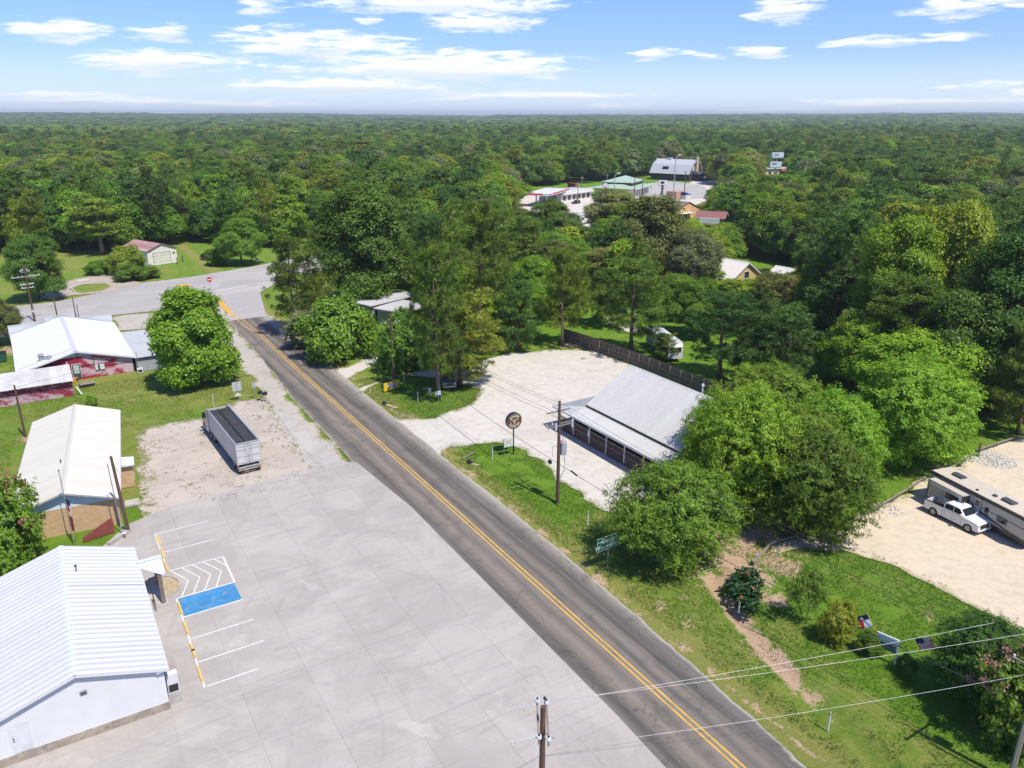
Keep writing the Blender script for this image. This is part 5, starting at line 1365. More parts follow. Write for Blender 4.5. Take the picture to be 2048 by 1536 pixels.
# ---- red building with the white roof, its lean-to and shed
def peel_mat(name, red, under, amt):
    m, nt, bs, out = new_mat(name); v = coords(nt)
    n1 = noise(nt, mapping(nt, v, (0.28, 0.28, 0.5)), 1.0, 7, 0.68, 0.8); n2 = noise(nt, mapping(nt, v, (1.2, 1.2, 3.5)), 2.2, 6, 0.75)
    sep = N(nt, 'ShaderNodeSeparateXYZ'); nt.links.new(v, sep.inputs[0])
    k = math_node(nt, 'ADD', n1, math_node(nt, 'MULTIPLY', math_node(nt, 'SUBTRACT', n2, 0.5), 0.45))
    k = math_node(nt, 'ADD', k, math_node(nt, 'MULTIPLY', sep.outputs[0], amt[2]))
    c = mixc(nt, rng_node(nt, k, amt[0], amt[1]), mixc(nt, n2, red, tuple(x * 0.55 for x in red)), mixc(nt, n2, under, tuple(x * 0.8 for x in under)))
    br = N(nt, 'ShaderNodeTexBrick'); br.inputs['Scale'].default_value = 1.6; br.inputs['Mortar Size'].default_value = 0.012; br.inputs['Color1'].default_value = (1, 1, 1, 1); br.inputs['Color2'].default_value = (0.9, 0.9, 0.9, 1); br.inputs['Mortar'].default_value = (0.6, 0.6, 0.6, 1)
    cb = N(nt, 'ShaderNodeCombineXYZ'); nt.links.new(math_node(nt, 'ADD', sep.outputs[0], sep.outputs[1]), cb.inputs[0]); nt.links.new(sep.outputs[2], cb.inputs[1]); nt.links.new(cb.outputs[0], br.inputs['Vector'])
    c = mixc(nt, 0.8, c, br.outputs['Color'], 'MULTIPLY')
    nt.links.new(c, bs.inputs['Base Color']); bs.inputs['Roughness'].default_value = 0.85; bump(nt, bs, n2, 0.4, 0.02)
    return m
def red_building():
    t = thing('red_store', 'peeling red block building with a big white metal roof and white parapet', 'building', (-29.75, 81.4, 0), R(1.6))
    red = peel_mat('peeling_red', (0.42, 0.014, 0.05), (0.64, 0.46, 0.52), (0.555, 0.66, 0.028))
    W = 7.6; ya, yb = 3.0, 28.2; ze, zr = 2.42, 4.68; E = 8.15; slp = (zr - ze) / E; zw = zr - W * slp - 0.06
    MB().prism([(-W, -0.1), (W, -0.1), (W, zw), (0, zr - 0.1), (-W, zw)], 'y', ya, ya + 0.25).build('gable_wall', red, t)
    MB().prism([(-3.4, zr - 3.4 * slp - 0.16), (3.2, zr - 3.2 * slp - 0.16), (0, zr - 0.14)], 'y', ya - 0.04, ya - 0.003).build('gable_board', plain('blue_grey_board', (0.38, 0.48, 0.50), 0.7), t)
    MB().box(W - 0.25, W, ya + 0.26, yb, -0.1, zw).box(-W, -W + 0.25, ya + 0.26, yb, -0.1, zw).build('wall', plain('white_block', (0.62, 0.62, 0.60), 0.8, 0, 0.1, 1, (0.4, 0.38, 0.35), 0.4), t)
    roofw = roof_metal('bright_white_roof', (0.60, 0.605, 0.61), (0.50, 0.49, 0.47), 0.4)
    gable(t, E, 2.4, yb - 0.1, ze, zr, roofw, 0.93, 0.31, 0.022, 0.05, roofw, 0.30)
    rake(t, E, 2.42, ze, zr, WHITEP, 0.05, 0.22)
    MB().box(E, E + 0.06, 2.5, yb - 0.1, ze - 0.16, ze - 0.02).box(-E - 0.06, -E, 2.5, yb - 0.1, ze - 0.16, ze - 0.02).build('fascia', WHITEP, t)
    pw = plain('white_parapet', (0.62, 0.64, 0.65), 0.55, 0, 0.05, 0.6, (0.45, 0.45, 0.45), 0.3)
    for a, b, z in ((-E - 0.2, -2.7, 3.95), (-2.69, 2.1, 4.75), (2.11, 8.0, 3.95)):
        me = ribbed('parapet_panel', (b - a) / max(1, round((b - a) / 0.9)), z - 2.6, 0.3, 0.03)
        n = max(1, round((b - a) / 0.9)); w = (b - a) / n
        for k in range(n):
            o = link('parapet_panel', me, pw, t); basis(o, Vector((a + k * w, yb + 0.3, z)), Vector((1, 0, 0)), Vector((0, 0, -1)), Vector((0, -1, 0)))
        MB().box(a, b, yb + 0.302, yb + 0.42, 0, z).build('parapet', pw, t); MB().box(a - 0.02, b + 0.02, yb + 0.24, yb + 0.46, z + 0.002, z + 0.07).build('parapet_cap', WHITEP, t)
    # rooftop vent and cooker
    v = MB().cyl((-4.6, 4.6, 3.3), (-4.6, 4.6, 4.25), 0.34, n=12).build('roof_fan', STEEL, t); MB().cyl((-4.6, 4.6, 4.251), (-4.6, 4.6, 4.45), 0.52, 0.2, n=12).build('cowl', STEEL, v)
    MB().box(-3.75, -3.2, 3.2, 3.9, 3.5, 4.2).bar((-4.4, 4.5, 3.95), (-3.5, 3.6, 4.0), 0.25, 0.2).build('roof_duct', STEEL, t)
    MB().bar((-7.8, 4.4, 2.56), (-0.2, 4.4, 4.68), 0.35, 0.04).build('roof_seam', roofw, t)
    # door, steps, meters on the gable
    fr = MB().box(-0.95, -0.85, ya - 0.08, ya, 0.3, 2.55).box(0.2, 0.3, ya - 0.08, ya, 0.3, 2.55).box(-0.85, 0.2, ya - 0.08, ya, 2.45, 2.55).build('door_frame', plain('grey_frame', (0.45, 0.47, 0.47), 0.6), t)
    d = MB().box(-0.84, 0.19, ya - 0.05, ya - 0.003, 0.3, 2.44).build('door', plain('dark_door', (0.05, 0.065, 0.065), 0.5), t)
    for z0, z1 in ((1.0, 1.42), (1.46, 1.88), (1.92, 2.32)): MB().box(-0.70, 0.05, ya - 0.062, ya - 0.052, z0, z1).build('pane', plain('pale_pane', (0.48, 0.55, 0.53), 0.25), d)
    mt = MB().box(2.25, 2.65, ya - 0.22, ya - 0.003, 1.15, 2.05).box(2.9, 3.55, ya - 0.18, ya - 0.003, 1.1, 1.95).build('meter_box', WHITEP, t); MB().box(2.67, 2.88, ya - 0.2, ya - 0.003, 1.2, 1.9).build('cover', BLACK, mt)
    for x, z in ((0.05, 4.0), (2.2, 3.5)): MB().cyl((x, ya - 0.06, 1.9 if x > 1 else 2.6), (x, ya - 0.06, z), 0.05, n=6).build('conduit', BLACK, t)
    MB().box(0.5, 4.6, ya - 0.05, ya - 0.003, 2.05, 2.11).build('conduit', BLACK, t); MB().box(2.4, 7.4, ya - 0.05, ya - 0.003, 1.55, 1.60).build('conduit', BLACK, t)
    MB().box(-0.9, -0.35, ya - 0.5, ya - 0.1, 0.3, 0.5).build('step', WOODG, t)
    # low lean-to in front with the streaked roof
    a = thing('lean_to', 'low red lean-to with a streaky grey-white metal roof at the left edge', 'outbuilding', (-31.1, 76.4, 0), R(0.5))
    pk = peel_mat('peeling_pink', (0.34, 0.03, 0.07), (0.60, 0.45, 0.49), (0.47, 0.60, 0.0))
    MB().box(-12.5, 0, 0.2, 0.4, -0.05, 2.32).build('front_wall', pk, a); MB().prism([(0.2, -0.05), (7.5, -0.05), (7.5, 3.2), (0.41, 2.32)], 'x', -0.22, -0.02).build('end_wall', pk, a)
    rf = concrete_mat('streaked_tin', (0.56, 0.55, 0.53), (0.25, 0.23, 0.21), (0.40, 0.36, 0.32), 0.08, streak=0.8, scale=3.0)
    n = 14
    slope(a, (-12.6, 6.2, 3.1), (-12.6, -0.45, 2.38), (1, 0, 0), n, 12.75 / n, 0.3, 0.03, rf)
    for k in range(9): MB().bar((-12 + 1.35 * k, -0.52, 2.30), (-12 + 1.35 * k, 0.19, 2.36), 0.07, 0.10).build('rafter', WHITEP, a)
    MB().box(0.02, 0.12, 3.0, 4.6, 1.2, 2.6).build('sheet', WHITEP, a)
    s = thing('wooden_step', 'grey wooden step landing below the door of the red building', 'step', (-29.5, 80.6, 0), 0.1)
    for k in range(5): MB().box(-0.7, 1.3, -0.75 + 0.3 * k, -0.48 + 0.3 * k, 0.36, 0.42).build('plank', WOODG, s)
    MB().box(-0.65, 1.25, -0.7, 0.7, 0.0, 0.355).build('frame', BLACK, s)
    b = thing('leaning_board', 'pale board leaning at the end of the lean-to', 'board', (-30.7, 76.9, 0)); MB().bar((0, 0, 1.2), (0.55, -0.6, 0.05), 0.22, 0.03).build('board', WHITEP, b)
    g = thing('yellow_crate', 'small yellow and orange crate by the dark door of the red building', 'crate', (-30.75, 83.2, 0.0)); MB().box(-0.25, 0.25, -0.2, 0.2, 0, 0.6).build('body', plain('orange_crate', (0.65, 0.25, 0.02), 0.6), g); MB().box(-0.2, 0.2, -0.215, -0.202, 0.2, 0.45).build('label_plate', YEL, g)
    # flat shed beside
    s = thing('grey_shed', 'low grey flat-roofed metal shed beside the red building', 'shed', (-19.9, 83.6, 0), R(1))
    gm = plain('pale_grey_sheet', (0.46, 0.47, 0.47), 0.5, 0, 0.06, 0.6, (0.36, 0.35, 0.34), 0.4); gw = plain('grey_wall_sheet', (0.34, 0.36, 0.38), 0.55, 0, 0.06)
    n = 4
    me = ribbed('wall_panel', 1.1, 2.25, 0.27, 0.03)
    for k in range(n):
        o = link('wall_panel', me, gw, s); basis(o, Vector((-1.9 + 1.1 * k, 0, 2.3)), Vector((1, 0, 0)), Vector((0, 0, -1)), Vector((0, -1, 0)))
    MB().box(-1.9, 2.5, 0.03, 17.5, -0.05, 2.28).build('wall', gw, s)
    for k in range(6): MB().box(-2.1, 2.9, -0.2 + 3.0 * k, 2.78 + 3.0 * k, 2.32 + 0.012 * (k % 2), 2.40 + 0.012 * (k % 2)).build('roof_panel', gm, s)
    MB().box(-2.1, 2.9, -0.28, -0.21, 2.2, 2.36).build('fascia', BLACK, s)
    for k, (x, y) in enumerate(((0.6, 2.9), (0.9, 3.8), (0.75, 1.9))): MB().cyl((x, y, 2.405), (x, y, 2.75), 0.12, n=8).build('roof_vent', BLACK, s)
    MB().cyl((-1.75, -0.4, 0), (-1.75, -0.4, 3.4), 0.03, n=6).build('service_mast', STEEL, s)
    c = thing('water_trough', 'grey-blue round tub at the corner of the red building', 'tub', (-21.6, 85.6, 0)); MB().cyl((0, 0, 0), (0, 0, 0.75), 0.55, 0.62, n=14, cap=False).cyl((0, 0, 0.05), (0, 0, 0.08), 0.54, n=14).build('shell', plain('tub_blue', (0.12, 0.17, 0.19), 0.5), c); MB().cyl((0, 0, 0.74), (0, 0, 0.79), 0.64, 0.64, n=14, cap=False).build('rim', STEEL, c)
    c = thing('air_conditioner', 'white box unit on the grass at the corner of the red building', 'appliance', (-21.5, 83.2, 0)); MB().box(-0.4, 0.4, -0.35, 0.35, 0, 0.7).build('case', WHITEP, c); MB().box(-0.28, 0.28, -0.366, -0.352, 0.15, 0.55).build('grille', BLACK, c)
    c = thing('green_dumpster', 'dark green steel bin at the left edge by the white-roofed building', 'dumpster', at(0, 722)); gp = plain('bin_green', (0.015, 0.08, 0.05), 0.5); MB().prism([(-1.0, 0.1), (1.0, 0.1), (1.1, 1.3), (-1.1, 1.5)], 'y', -0.9, 0.9).build('body', gp, c); MB().bar((-1.12, 0, 1.54), (1.12, 0, 1.34), 1.85, 0.05).build('lid', BLACK, c)
red_building()

# ---- restaurant with the long front porch
def restaurant():
    t = thing('restaurant', 'brown restaurant with a steep grey metal roof and long railed front porch', 'restaurant', (30.8, 0, 0))
    rm = roof_metal('grey_roof_metal', (0.48, 0.475, 0.465), (0.37, 0.355, 0.34), 0.4, 0.45, 0.0)
    ya, yb = 8.95, 26.2; xw = -6.15
    wl = plain('brown_wall', (0.055, 0.038, 0.034), 0.8, 0, 0.25, 1.2); st = brick_mat('porch_stone', (0.22, 0.15, 0.11), (0.30, 0.22, 0.16), (0.30, 0.25, 0.20))
    MB().box(xw, xw + 0.2, ya + 0.5, yb - 0.3, 0.9, 4.2).box(-xw - 0.2, -xw, ya + 0.5, yb - 0.3, 0, 4.2).build('wall', wl, t)
    for y in (ya + 0.3, yb - 0.5): MB().prism([(xw, 0.0), (-xw, 0.0), (-xw, 4.25), (0, 7.85), (xw, 4.25)], 'y', y, y + 0.2).build('gable_wall', st, t)
    gable(t, 6.95, ya, yb, 3.98, 8.05, rm, 1.15, 0.383, 0.11, 0.13, rm, 0.2)
    rake(t, 6.95, ya + 0.01, 3.98, 8.05, BLACK, 0.04, 0.14); rake(t, 6.95, yb - 0.01, 3.98, 8.05, BLACK, 0.04, 0.14)
    MB().box(-6.93, -6.86, ya, yb, 3.72, 3.90).build('fascia', BLACK, t)
    # porch roof, front run and the hip round the far end
    yp = 30.1; zt, zb = 3.66, 3.06; xo = -9.45
    slope(t, (-6.70, ya + 0.15, zt), (xo, ya + 0.15, zb), (0, 1, 0), 15, (26.3 - ya - 0.15) / 15, 0.383, 0.11, rm, 'porch_roof_panel', 0.13)
    # far corner: triangular fill to the hip line, then the end run
    for k in range(4):
        y0 = 26.3 + 0.95 * k; fr = (y0 - 26.3) / (yp - 26.3); fr1 = min(1, (y0 + 0.95 - 26.3) / (yp - 26.3))
        xa, xb = -6.70 + (xo + 6.70) * fr, -6.70 + (xo + 6.70) * fr1; za, zb_ = zt + (zb - zt) * fr, zt + (zb - zt) * fr1
        MB().add([(xa, y0, za), (xo, y0, zb), (xo, y0 + 0.945, zb), (xb, y0 + 0.945, zb_), (xa, y0, za - 0.03), (xo, y0, zb - 0.03), (xo, y0 + 0.945, zb - 0.03), (xb, y0 + 0.945, zb_ - 0.03)],
                 [(0, 1, 2, 3), (4, 7, 6, 5), (0, 4, 5, 1), (1, 5, 6, 2), (2, 6, 7, 3), (3, 7, 4, 0)]).build('porch_roof_panel', rm, t)
    gm2 = plain('end_porch_roof', (0.36, 0.37, 0.375), 0.45, 0.1, 0.05, 0.4)
    for k in range(14):
        x0 = xo + 1.03 * k; x1 = x0 + 1.022
        def top_(x): fr = max(0.0, min(1.0, (x - xo) / (-6.70 - xo))); return (yp + (26.3 - yp) * fr, zb + (zt - zb) * fr)
        (ya_, za), (yb_, zb2) = top_(x0), top_(x1)
        MB().add([(x0, yp + 0.01, zb), (x1, yp + 0.01, zb), (x1, yb_, zb2), (x0, ya_, za), (x0, yp + 0.01, zb - 0.03), (x1, yp + 0.01, zb - 0.03), (x1, yb_, zb2 - 0.03), (x0, ya_, za - 0.03)],
                 [(0, 1, 2, 3), (4, 7, 6, 5), (0, 4, 5, 1), (1, 5, 6, 2), (2, 6, 7, 3), (3, 7, 4, 0)]).build('porch_roof_panel', gm2, t)
    MB().box(xo - 0.02, xo + 0.04, ya + 0.15, yp, zb - 0.17, zb - 0.04).build('porch_fascia', WHITEP, t); MB().box(xo, xo + 14.3, yp - 0.05, yp + 0.02, zb - 0.17, zb - 0.04).build('porch_fascia', BLACK, t)
    MB().prism([(xo + 0.05, zb - 0.14), (-6.72, zt - 0.14), (-6.72, zt - 0.02), (xo + 0.05, zb - 0.02)], 'y', ya + 0.10, ya + 0.148).build('porch_fascia', WHITEP, t)
    # deck, skirt, railing, posts
    xd = -8.75
    for k in range(14):
        MB().box(xd + 0.188 * k, xd + 0.188 * k + 0.18, ya + 0.3, yp - 0.5, 0.86, 0.90).build('deck_board', DKWOOD, t)
    MB().box(xd, xd + 0.06, ya + 0.3, yp - 0.5, 0, 0.855).box(xd + 0.06, xw, ya + 0.3, ya + 0.36, 0, 0.855).build('skirt', plain('brown_skirt', (0.085, 0.050, 0.042), 0.85, 0, 0.2, 1.0, (0.14, 0.05, 0.045), 0.5), t)
    rl = plain('weathered_rail', (0.16, 0.115, 0.095), 0.85, 0, 0.15, 2)
    r = MB()
    r.box(xd + 0.05, xd + 0.13, ya + 0.35, yp - 0.6, 1.84, 1.90).box(xd + 0.06, xd + 0.12, ya + 0.35, yp - 0.6, 1.03, 1.08)
    r.build('handrail', plain('pale_rail', (0.42, 0.38, 0.33), 0.8), t)
    b = MB(); y = ya + 0.45
    while y < yp - 0.7:
        b.box(xd + 0.07, xd + 0.11, y, y + 0.045, 1.081, 1.839); y += 0.15
    o = b.build('balusters', rl, t, fix=False); o['kind'] = 'stuff'
    posts = [29.5, 26.2, 22.85, 19.5, 16.1, 12.75, 9.35]
    pw = plain('off_white_post', (0.62, 0.59, 0.54), 0.7, 0, 0.08)
    for k, y in enumerate(posts):
        p = MB().box(xd - 0.10, xd + 0.04, y - 0.07, y + 0.07, 0.3, zb - 0.05).build('porch_post', pw, t)
        if k in (1, 2, 5):
            pl = MB(); ring = [(0.26 * math.cos(a), 0.42 * math.sin(a)) for a in np.linspace(0, 2 * math.pi, 13)[:-1]]
            pl.prism([(y + u, 1.62 + w) for u, w in ring], 'x', xd - 0.16, xd - 0.11).box(xd - 0.15, xd - 0.12, y - 0.05, y + 0.05, 0.75, 1.2)
            pl.build('plaque', pw if k != 5 else plain('red_plaque', (0.34, 0.11, 0.10), 0.7), p)
    dp = MB().tube([(xd - 0.16, 19.35, 2.9), (xd - 0.16, 19.35, 1.15), (xd - 0.32, 19.25, 0.8), (xd - 0.32, 19.25, 0.1), (xd - 0.6, 19.25, 0.06)], 0.055).build('downpipe', pw, t)
    for y in (11.2, 14.5, 21.4, 24.7): window(t, y, y + 1.2, xw, 1.7, 3.0, -1, pw, DARKG, (2, 2), axis='y')
    d = MB().box(xw - 0.06, xw - 0.003, 17.6, 18.6, 0.92, 3.0).build('door', plain('porch_door', (0.12, 0.05, 0.035), 0.5), t); MB().cyl((xw - 0.12, 17.75, 1.9), (xw - 0.06, 17.75, 1.9), 0.03).build('handle', STEEL, d)
    v = MB().cyl((4.2, 17.3, 5.0), (4.2, 17.3, 7.05), 0.09).build('vent_pipe', WHITEM, t); MB().cyl((4.2, 17.3, 7.051), (4.2, 17.3, 7.35), 0.2, 0.16).build('cap', WHITEM, v)
    MB().box(6.97, 12.4, 10, 20, 0, 2.6).build('rear_addition', wl, t); slope(t, (6.9, 9.8, 3.85), (12.7, 9.8, 2.7), (0, 1, 0), 11, 10.4 / 11, 0.227, 0.03, rm, 'rear_roof_panel')
restaurant()
h = tag(MB().tube([(22.15 + 0.05 * math.sin(y), y, 0.04) for y in np.linspace(26.8, 6.5, 30)], 0.045, 5).build('garden_hose', plain('turquoise_hose', (0.05, 0.38, 0.38), 0.4)), 'turquoise garden hose along the foot of the restaurant porch', 'hose')

# ---- wooden fence behind the gravel lot
def fence():
    t = thing('wooden_fence', 'long weathered board fence behind the gravel lot and restaurant', 'fence', (0, 0, 0))
    pts = [(46.3, 63.4), (47.0, 57.5), (47.6, 50.0), (47.9, 43.0), (47.8, 35.0), (47.6, 27.0), (47.3, 16.0)]
    fm = plain('fence_board', (0.135, 0.108, 0.083), 0.95, 0, 0.25, 0.8, (0.065, 0.05, 0.04), 0.5, 0.3)
    L = [0]
    for a, b in zip(pts, pts[1:]): L.append(L[-1] + math.dist(a, b))
    def P(s):
        return np.interp(s, L, [p[0] for p in pts]), np.interp(s, L, [p[1] for p in pts])
    n = int(L[-1] // 2.44)
    for k in range(n):
        a, b = P(k * 2.44), P((k + 1) * 2.44); ux, uy = (b[0] - a[0]) / 2.44, (b[1] - a[1]) / 2.44; ang = math.atan2(uy, ux)
        mb = MB()
        for j in range(16):
            x0 = j * 0.1525; h = 2.36 + 0.05 * RNG.random(); y = 0.006 * RNG.normal()
            mb.box(x0 + 0.004, x0 + 0.148, y - 0.011, y + 0.011, 0.02, h)
        o = mb.build('fence_panel', fm, t, fix=False); o.location = (a[0], a[1], 0); o.rotation_euler = (0, 0, ang)
        r = MB()
        for z in (0.4, 1.2, 2.0): r.box(0, 2.44, -0.055, -0.018, z, z + 0.09)
        r.build('rail', WOODG, o, fix=False)
        p = MB().box(a[0] - 0.05, a[0] + 0.05, a[1] - 0.05, a[1] + 0.05, 0, 2.3).build('post', WOODG, t)
        p.location = (uy * 0.14, -ux * 0.14, 0)
fence()

# ---- grey flat-roofed house in the trees
def grey_house():
    t = thing('flat_roof_house', 'low house with grey-white flat roofs among the bushes', 'house', (27.5, 95.5, 0), R(20))
    rf = concrete_mat('weathered_membrane', (0.47, 0.47, 0.48), (0.33, 0.33, 0.34), (0.42, 0.38, 0.35), 0.03, streak=0.4)
    w = plain('pale_blue_wall', (0.22, 0.22, 0.21), 0.7)
    def low(cx, cy, w2, l2, z, ang, nm):
        e = MB().box(-w2, w2, -l2, l2, z - 0.22, z).build('roof', rf, t); e.location = (cx, cy, 0); e.rotation_euler = (0, 0, ang)
        q = MB().box(-w2 + 0.6, w2 - 0.6, -l2 + 0.6, l2 - 0.6, 0, z - 0.222).build('wall', w, t); q.location = (cx, cy, 0); q.rotation_euler = (0, 0, ang)
        return e
    e = low(0, 3.2, 6.6, 3.3, 3.55, 0, 'a'); low(-1.6, -4.0, 4.4, 3.9, 3.15, R(6), 'b')
    MB().box(-1.0, 0.4, -0.6, 0.5, 3.56, 3.62).build('patch', WHITEM, e)
    MB().cyl((-0.5, 2.6, 3.55), (-0.5, 2.6, 4.6), 0.06).build('vent_pipe', STEEL, t)
    window(t, -5.5, -4.2, -0.3 + 0.2, 1.2, 2.4, -1, WHITEP, DARKG, (2, 1))
grey_house()

# ---- white garage with the red-streaked roof
def garage():
    a, b = at(298, 533), at(356, 524); ang = math.atan2(b[1] - a[1], b[0] - a[0]); w = math.dist(a, b)
    t = thing('garage', 'white garage with a rusty red-striped roof beyond the highway', 'garage', ((a[0] + b[0]) / 2, (a[1] + b[1]) / 2, 0), ang)
    wt = plain('garage_white', (0.70, 0.67, 0.60), 0.7, 0, 0.04); hw = w / 2; L = 13; ze = 4.1; zr = 5.6
    MB().prism([(-hw, 0), (hw, 0), (hw, ze), (0, zr), (-hw, ze)], 'y', 0, 0.2).build('front_wall', wt, t)
    MB().box(-hw, -hw + 0.2, 0.21, L, 0, ze).box(hw - 0.2, hw, 0.21, L, 0, ze).box(-hw + 0.2, hw - 0.2, L - 0.2, L, 0, ze).build('wall', wt, t)
    m, nt, bs, out = new_mat('red_streaked_roof'); v = coords(nt)
    n1 = noise(nt, mapping(nt, v, (1.4, 0.12, 0.3)), 0.9, 3, 0.6); nt.links.new(mixc(nt, rng_node(nt, n1, 0.40, 0.52), (0.24, 0.085, 0.075), (0.52, 0.43, 0.41)), bs.inputs['Base Color']); bs.inputs['Roughness'].default_value = 0.6
    gable(t, hw + 0.25, -0.35, L + 0.2, ze - 0.02, zr + 0.1, m, 0.97, 0.48, 0.03, 0.06, plain('dull_red_cap', (0.16, 0.04, 0.04), 0.6), 0.22)
    rake(t, hw + 0.25, -0.33, ze - 0.02, zr + 0.1, plain('dull_red_cap', (0.16, 0.04, 0.04), 0.6), 0.05, 0.14)
    d = MB().box(-hw * 0.62, hw * 0.52, -0.07, -0.004, 0.02, 3.25).build('garage_door', plain('garage_door_paint', (0.68, 0.64, 0.57), 0.6), t)
    tr = plain('dark_trim', (0.07, 0.06, 0.055), 0.7); MB().box(-hw * 0.62 - 0.09, -hw * 0.62 - 0.003, -0.09, -0.004, 0, 3.34).box(hw * 0.52 + 0.003, hw * 0.52 + 0.09, -0.09, -0.004, 0, 3.34).box(-hw * 0.62, hw * 0.52, -0.09, -0.004, 3.253, 3.34).build('door_frame', tr, t)
    for z in (0.8, 1.6, 2.4): MB().box(-hw * 0.62 + 0.05, hw * 0.52 - 0.05, -0.078, -0.071, z, z + 0.03).build('door_seam', tr, d)
    MB().box(hw * 0.74, hw * 0.86, -0.12, -0.004, 2.6, 3.0).build('wall_lamp', tr, t)
garage()

# ---- yellow house with pale metal roofs behind the pines
def yellow_house():
    yl = plain('yellow_clapboard', (0.56, 0.40, 0.17), 0.7, 0, 0.05); rf = plain('pale_tan_roof', (0.60, 0.57, 0.53), 0.45, 0.1, 0.05, 0.4, (0.48, 0.44, 0.40), 0.4)
    g = at(1498, 526, 7.6); t = thing('yellow_house', 'yellow clapboard house with pale metal roofs behind the pines', 'house', (g[0] - 0.6, g[1] + 8.8, 0), R(4))
    W, L, ze, zr = 5.0, 8.5, 4.4, 7.6
    MB().box(-W, -W + 0.2, -L, L, 0, ze).box(W - 0.2, W, -L, L, 0, ze).build('wall', yl, t)
    for y in (-L, L - 0.2): MB().prism([(-W + 0.2, 0), (W - 0.2, 0), (W - 0.2, ze), (0, zr - 0.1), (-W + 0.2, ze)], 'y', y, y + 0.2).build('gable_wall', yl, t)
    gable(t, W + 0.5, -L - 0.5, L + 0.5, ze - 0.2, zr + 0.12, rf, 0.94, 0.31, 0.03, 0.05, WHITEM, 0.25); rake(t, W + 0.5, -L - 0.48, ze - 0.2, zr + 0.12, WHITEP, 0.06, 0.22); rake(t, W + 0.5, L + 0.48, ze - 0.2, zr + 0.12, WHITEP, 0.06, 0.22)
    window(t, -0.8, 0.8, -L, 4.2, 5.6, -1, WHITEP, DARKG, (2, 2), 0.14); window(t, -3.4, -2.2, -L, 1.2, 2.8, -1, WHITEP, DARKG, (2, 2), 0.12); window(t, 2.2, 3.4, -L, 1.2, 2.8, -1, WHITEP, DARKG, (2, 2), 0.12)
    for y in (-5, 0, 5): window(t, y, y + 1.2, -W, 1.2, 2.8, -1, WHITEP, DARKG, (2, 2), 0.12, axis='y')
    g2 = at(1585, 595); t2 = thing('yellow_annex', 'yellow wing with white columns right of the yellow house', 'house', (g2[0] + 2, g2[1] + 2, 0), R(4))
    MB().box(-4, 4, -4.5, 4.5, 0, 3.6).build('wall', yl, t2); gable(t2, 4.6, -6.6, 5, 3.55, 6.0, rf, 0.94, 0.31, 0.03, 0.05, WHITEM, 0.25); rake(t2, 4.6, -6.58, 3.55, 6.0, WHITEP, 0.06, 0.2)
    for x in (-3.6, -1.2, 1.2, 3.6): MB().box(x - 0.14, x + 0.14, -6.3, -6.02, 0, 3.5).build('column', WHITEP, t2)
    for x in (-2.5, 1.3): window(t2, x, x + 1.2, -4.5, 1.0, 2.7, -1, WHITEP, DARKG, (2, 2), 0.12)
    g3 = at(1356, 568); t3 = thing('garden_pavilion', 'small open pavilion with a tan metal roof by the yellow house drive', 'pavilion', (g3[0], g3[1], 0), R(-20))
    gable(t3, 2.8, -3, 3, 2.9, 3.9, rf, 1.0, 0.33, 0.03, 0.05, rf, 0.2)
    for x in (-2.4, 2.4):
        for y in (-2.7, 2.7): MB().box(x - 0.1, x + 0.1, y - 0.1, y + 0.1, 0, 2.88).build('post', WHITEP, t3)
yellow_house()

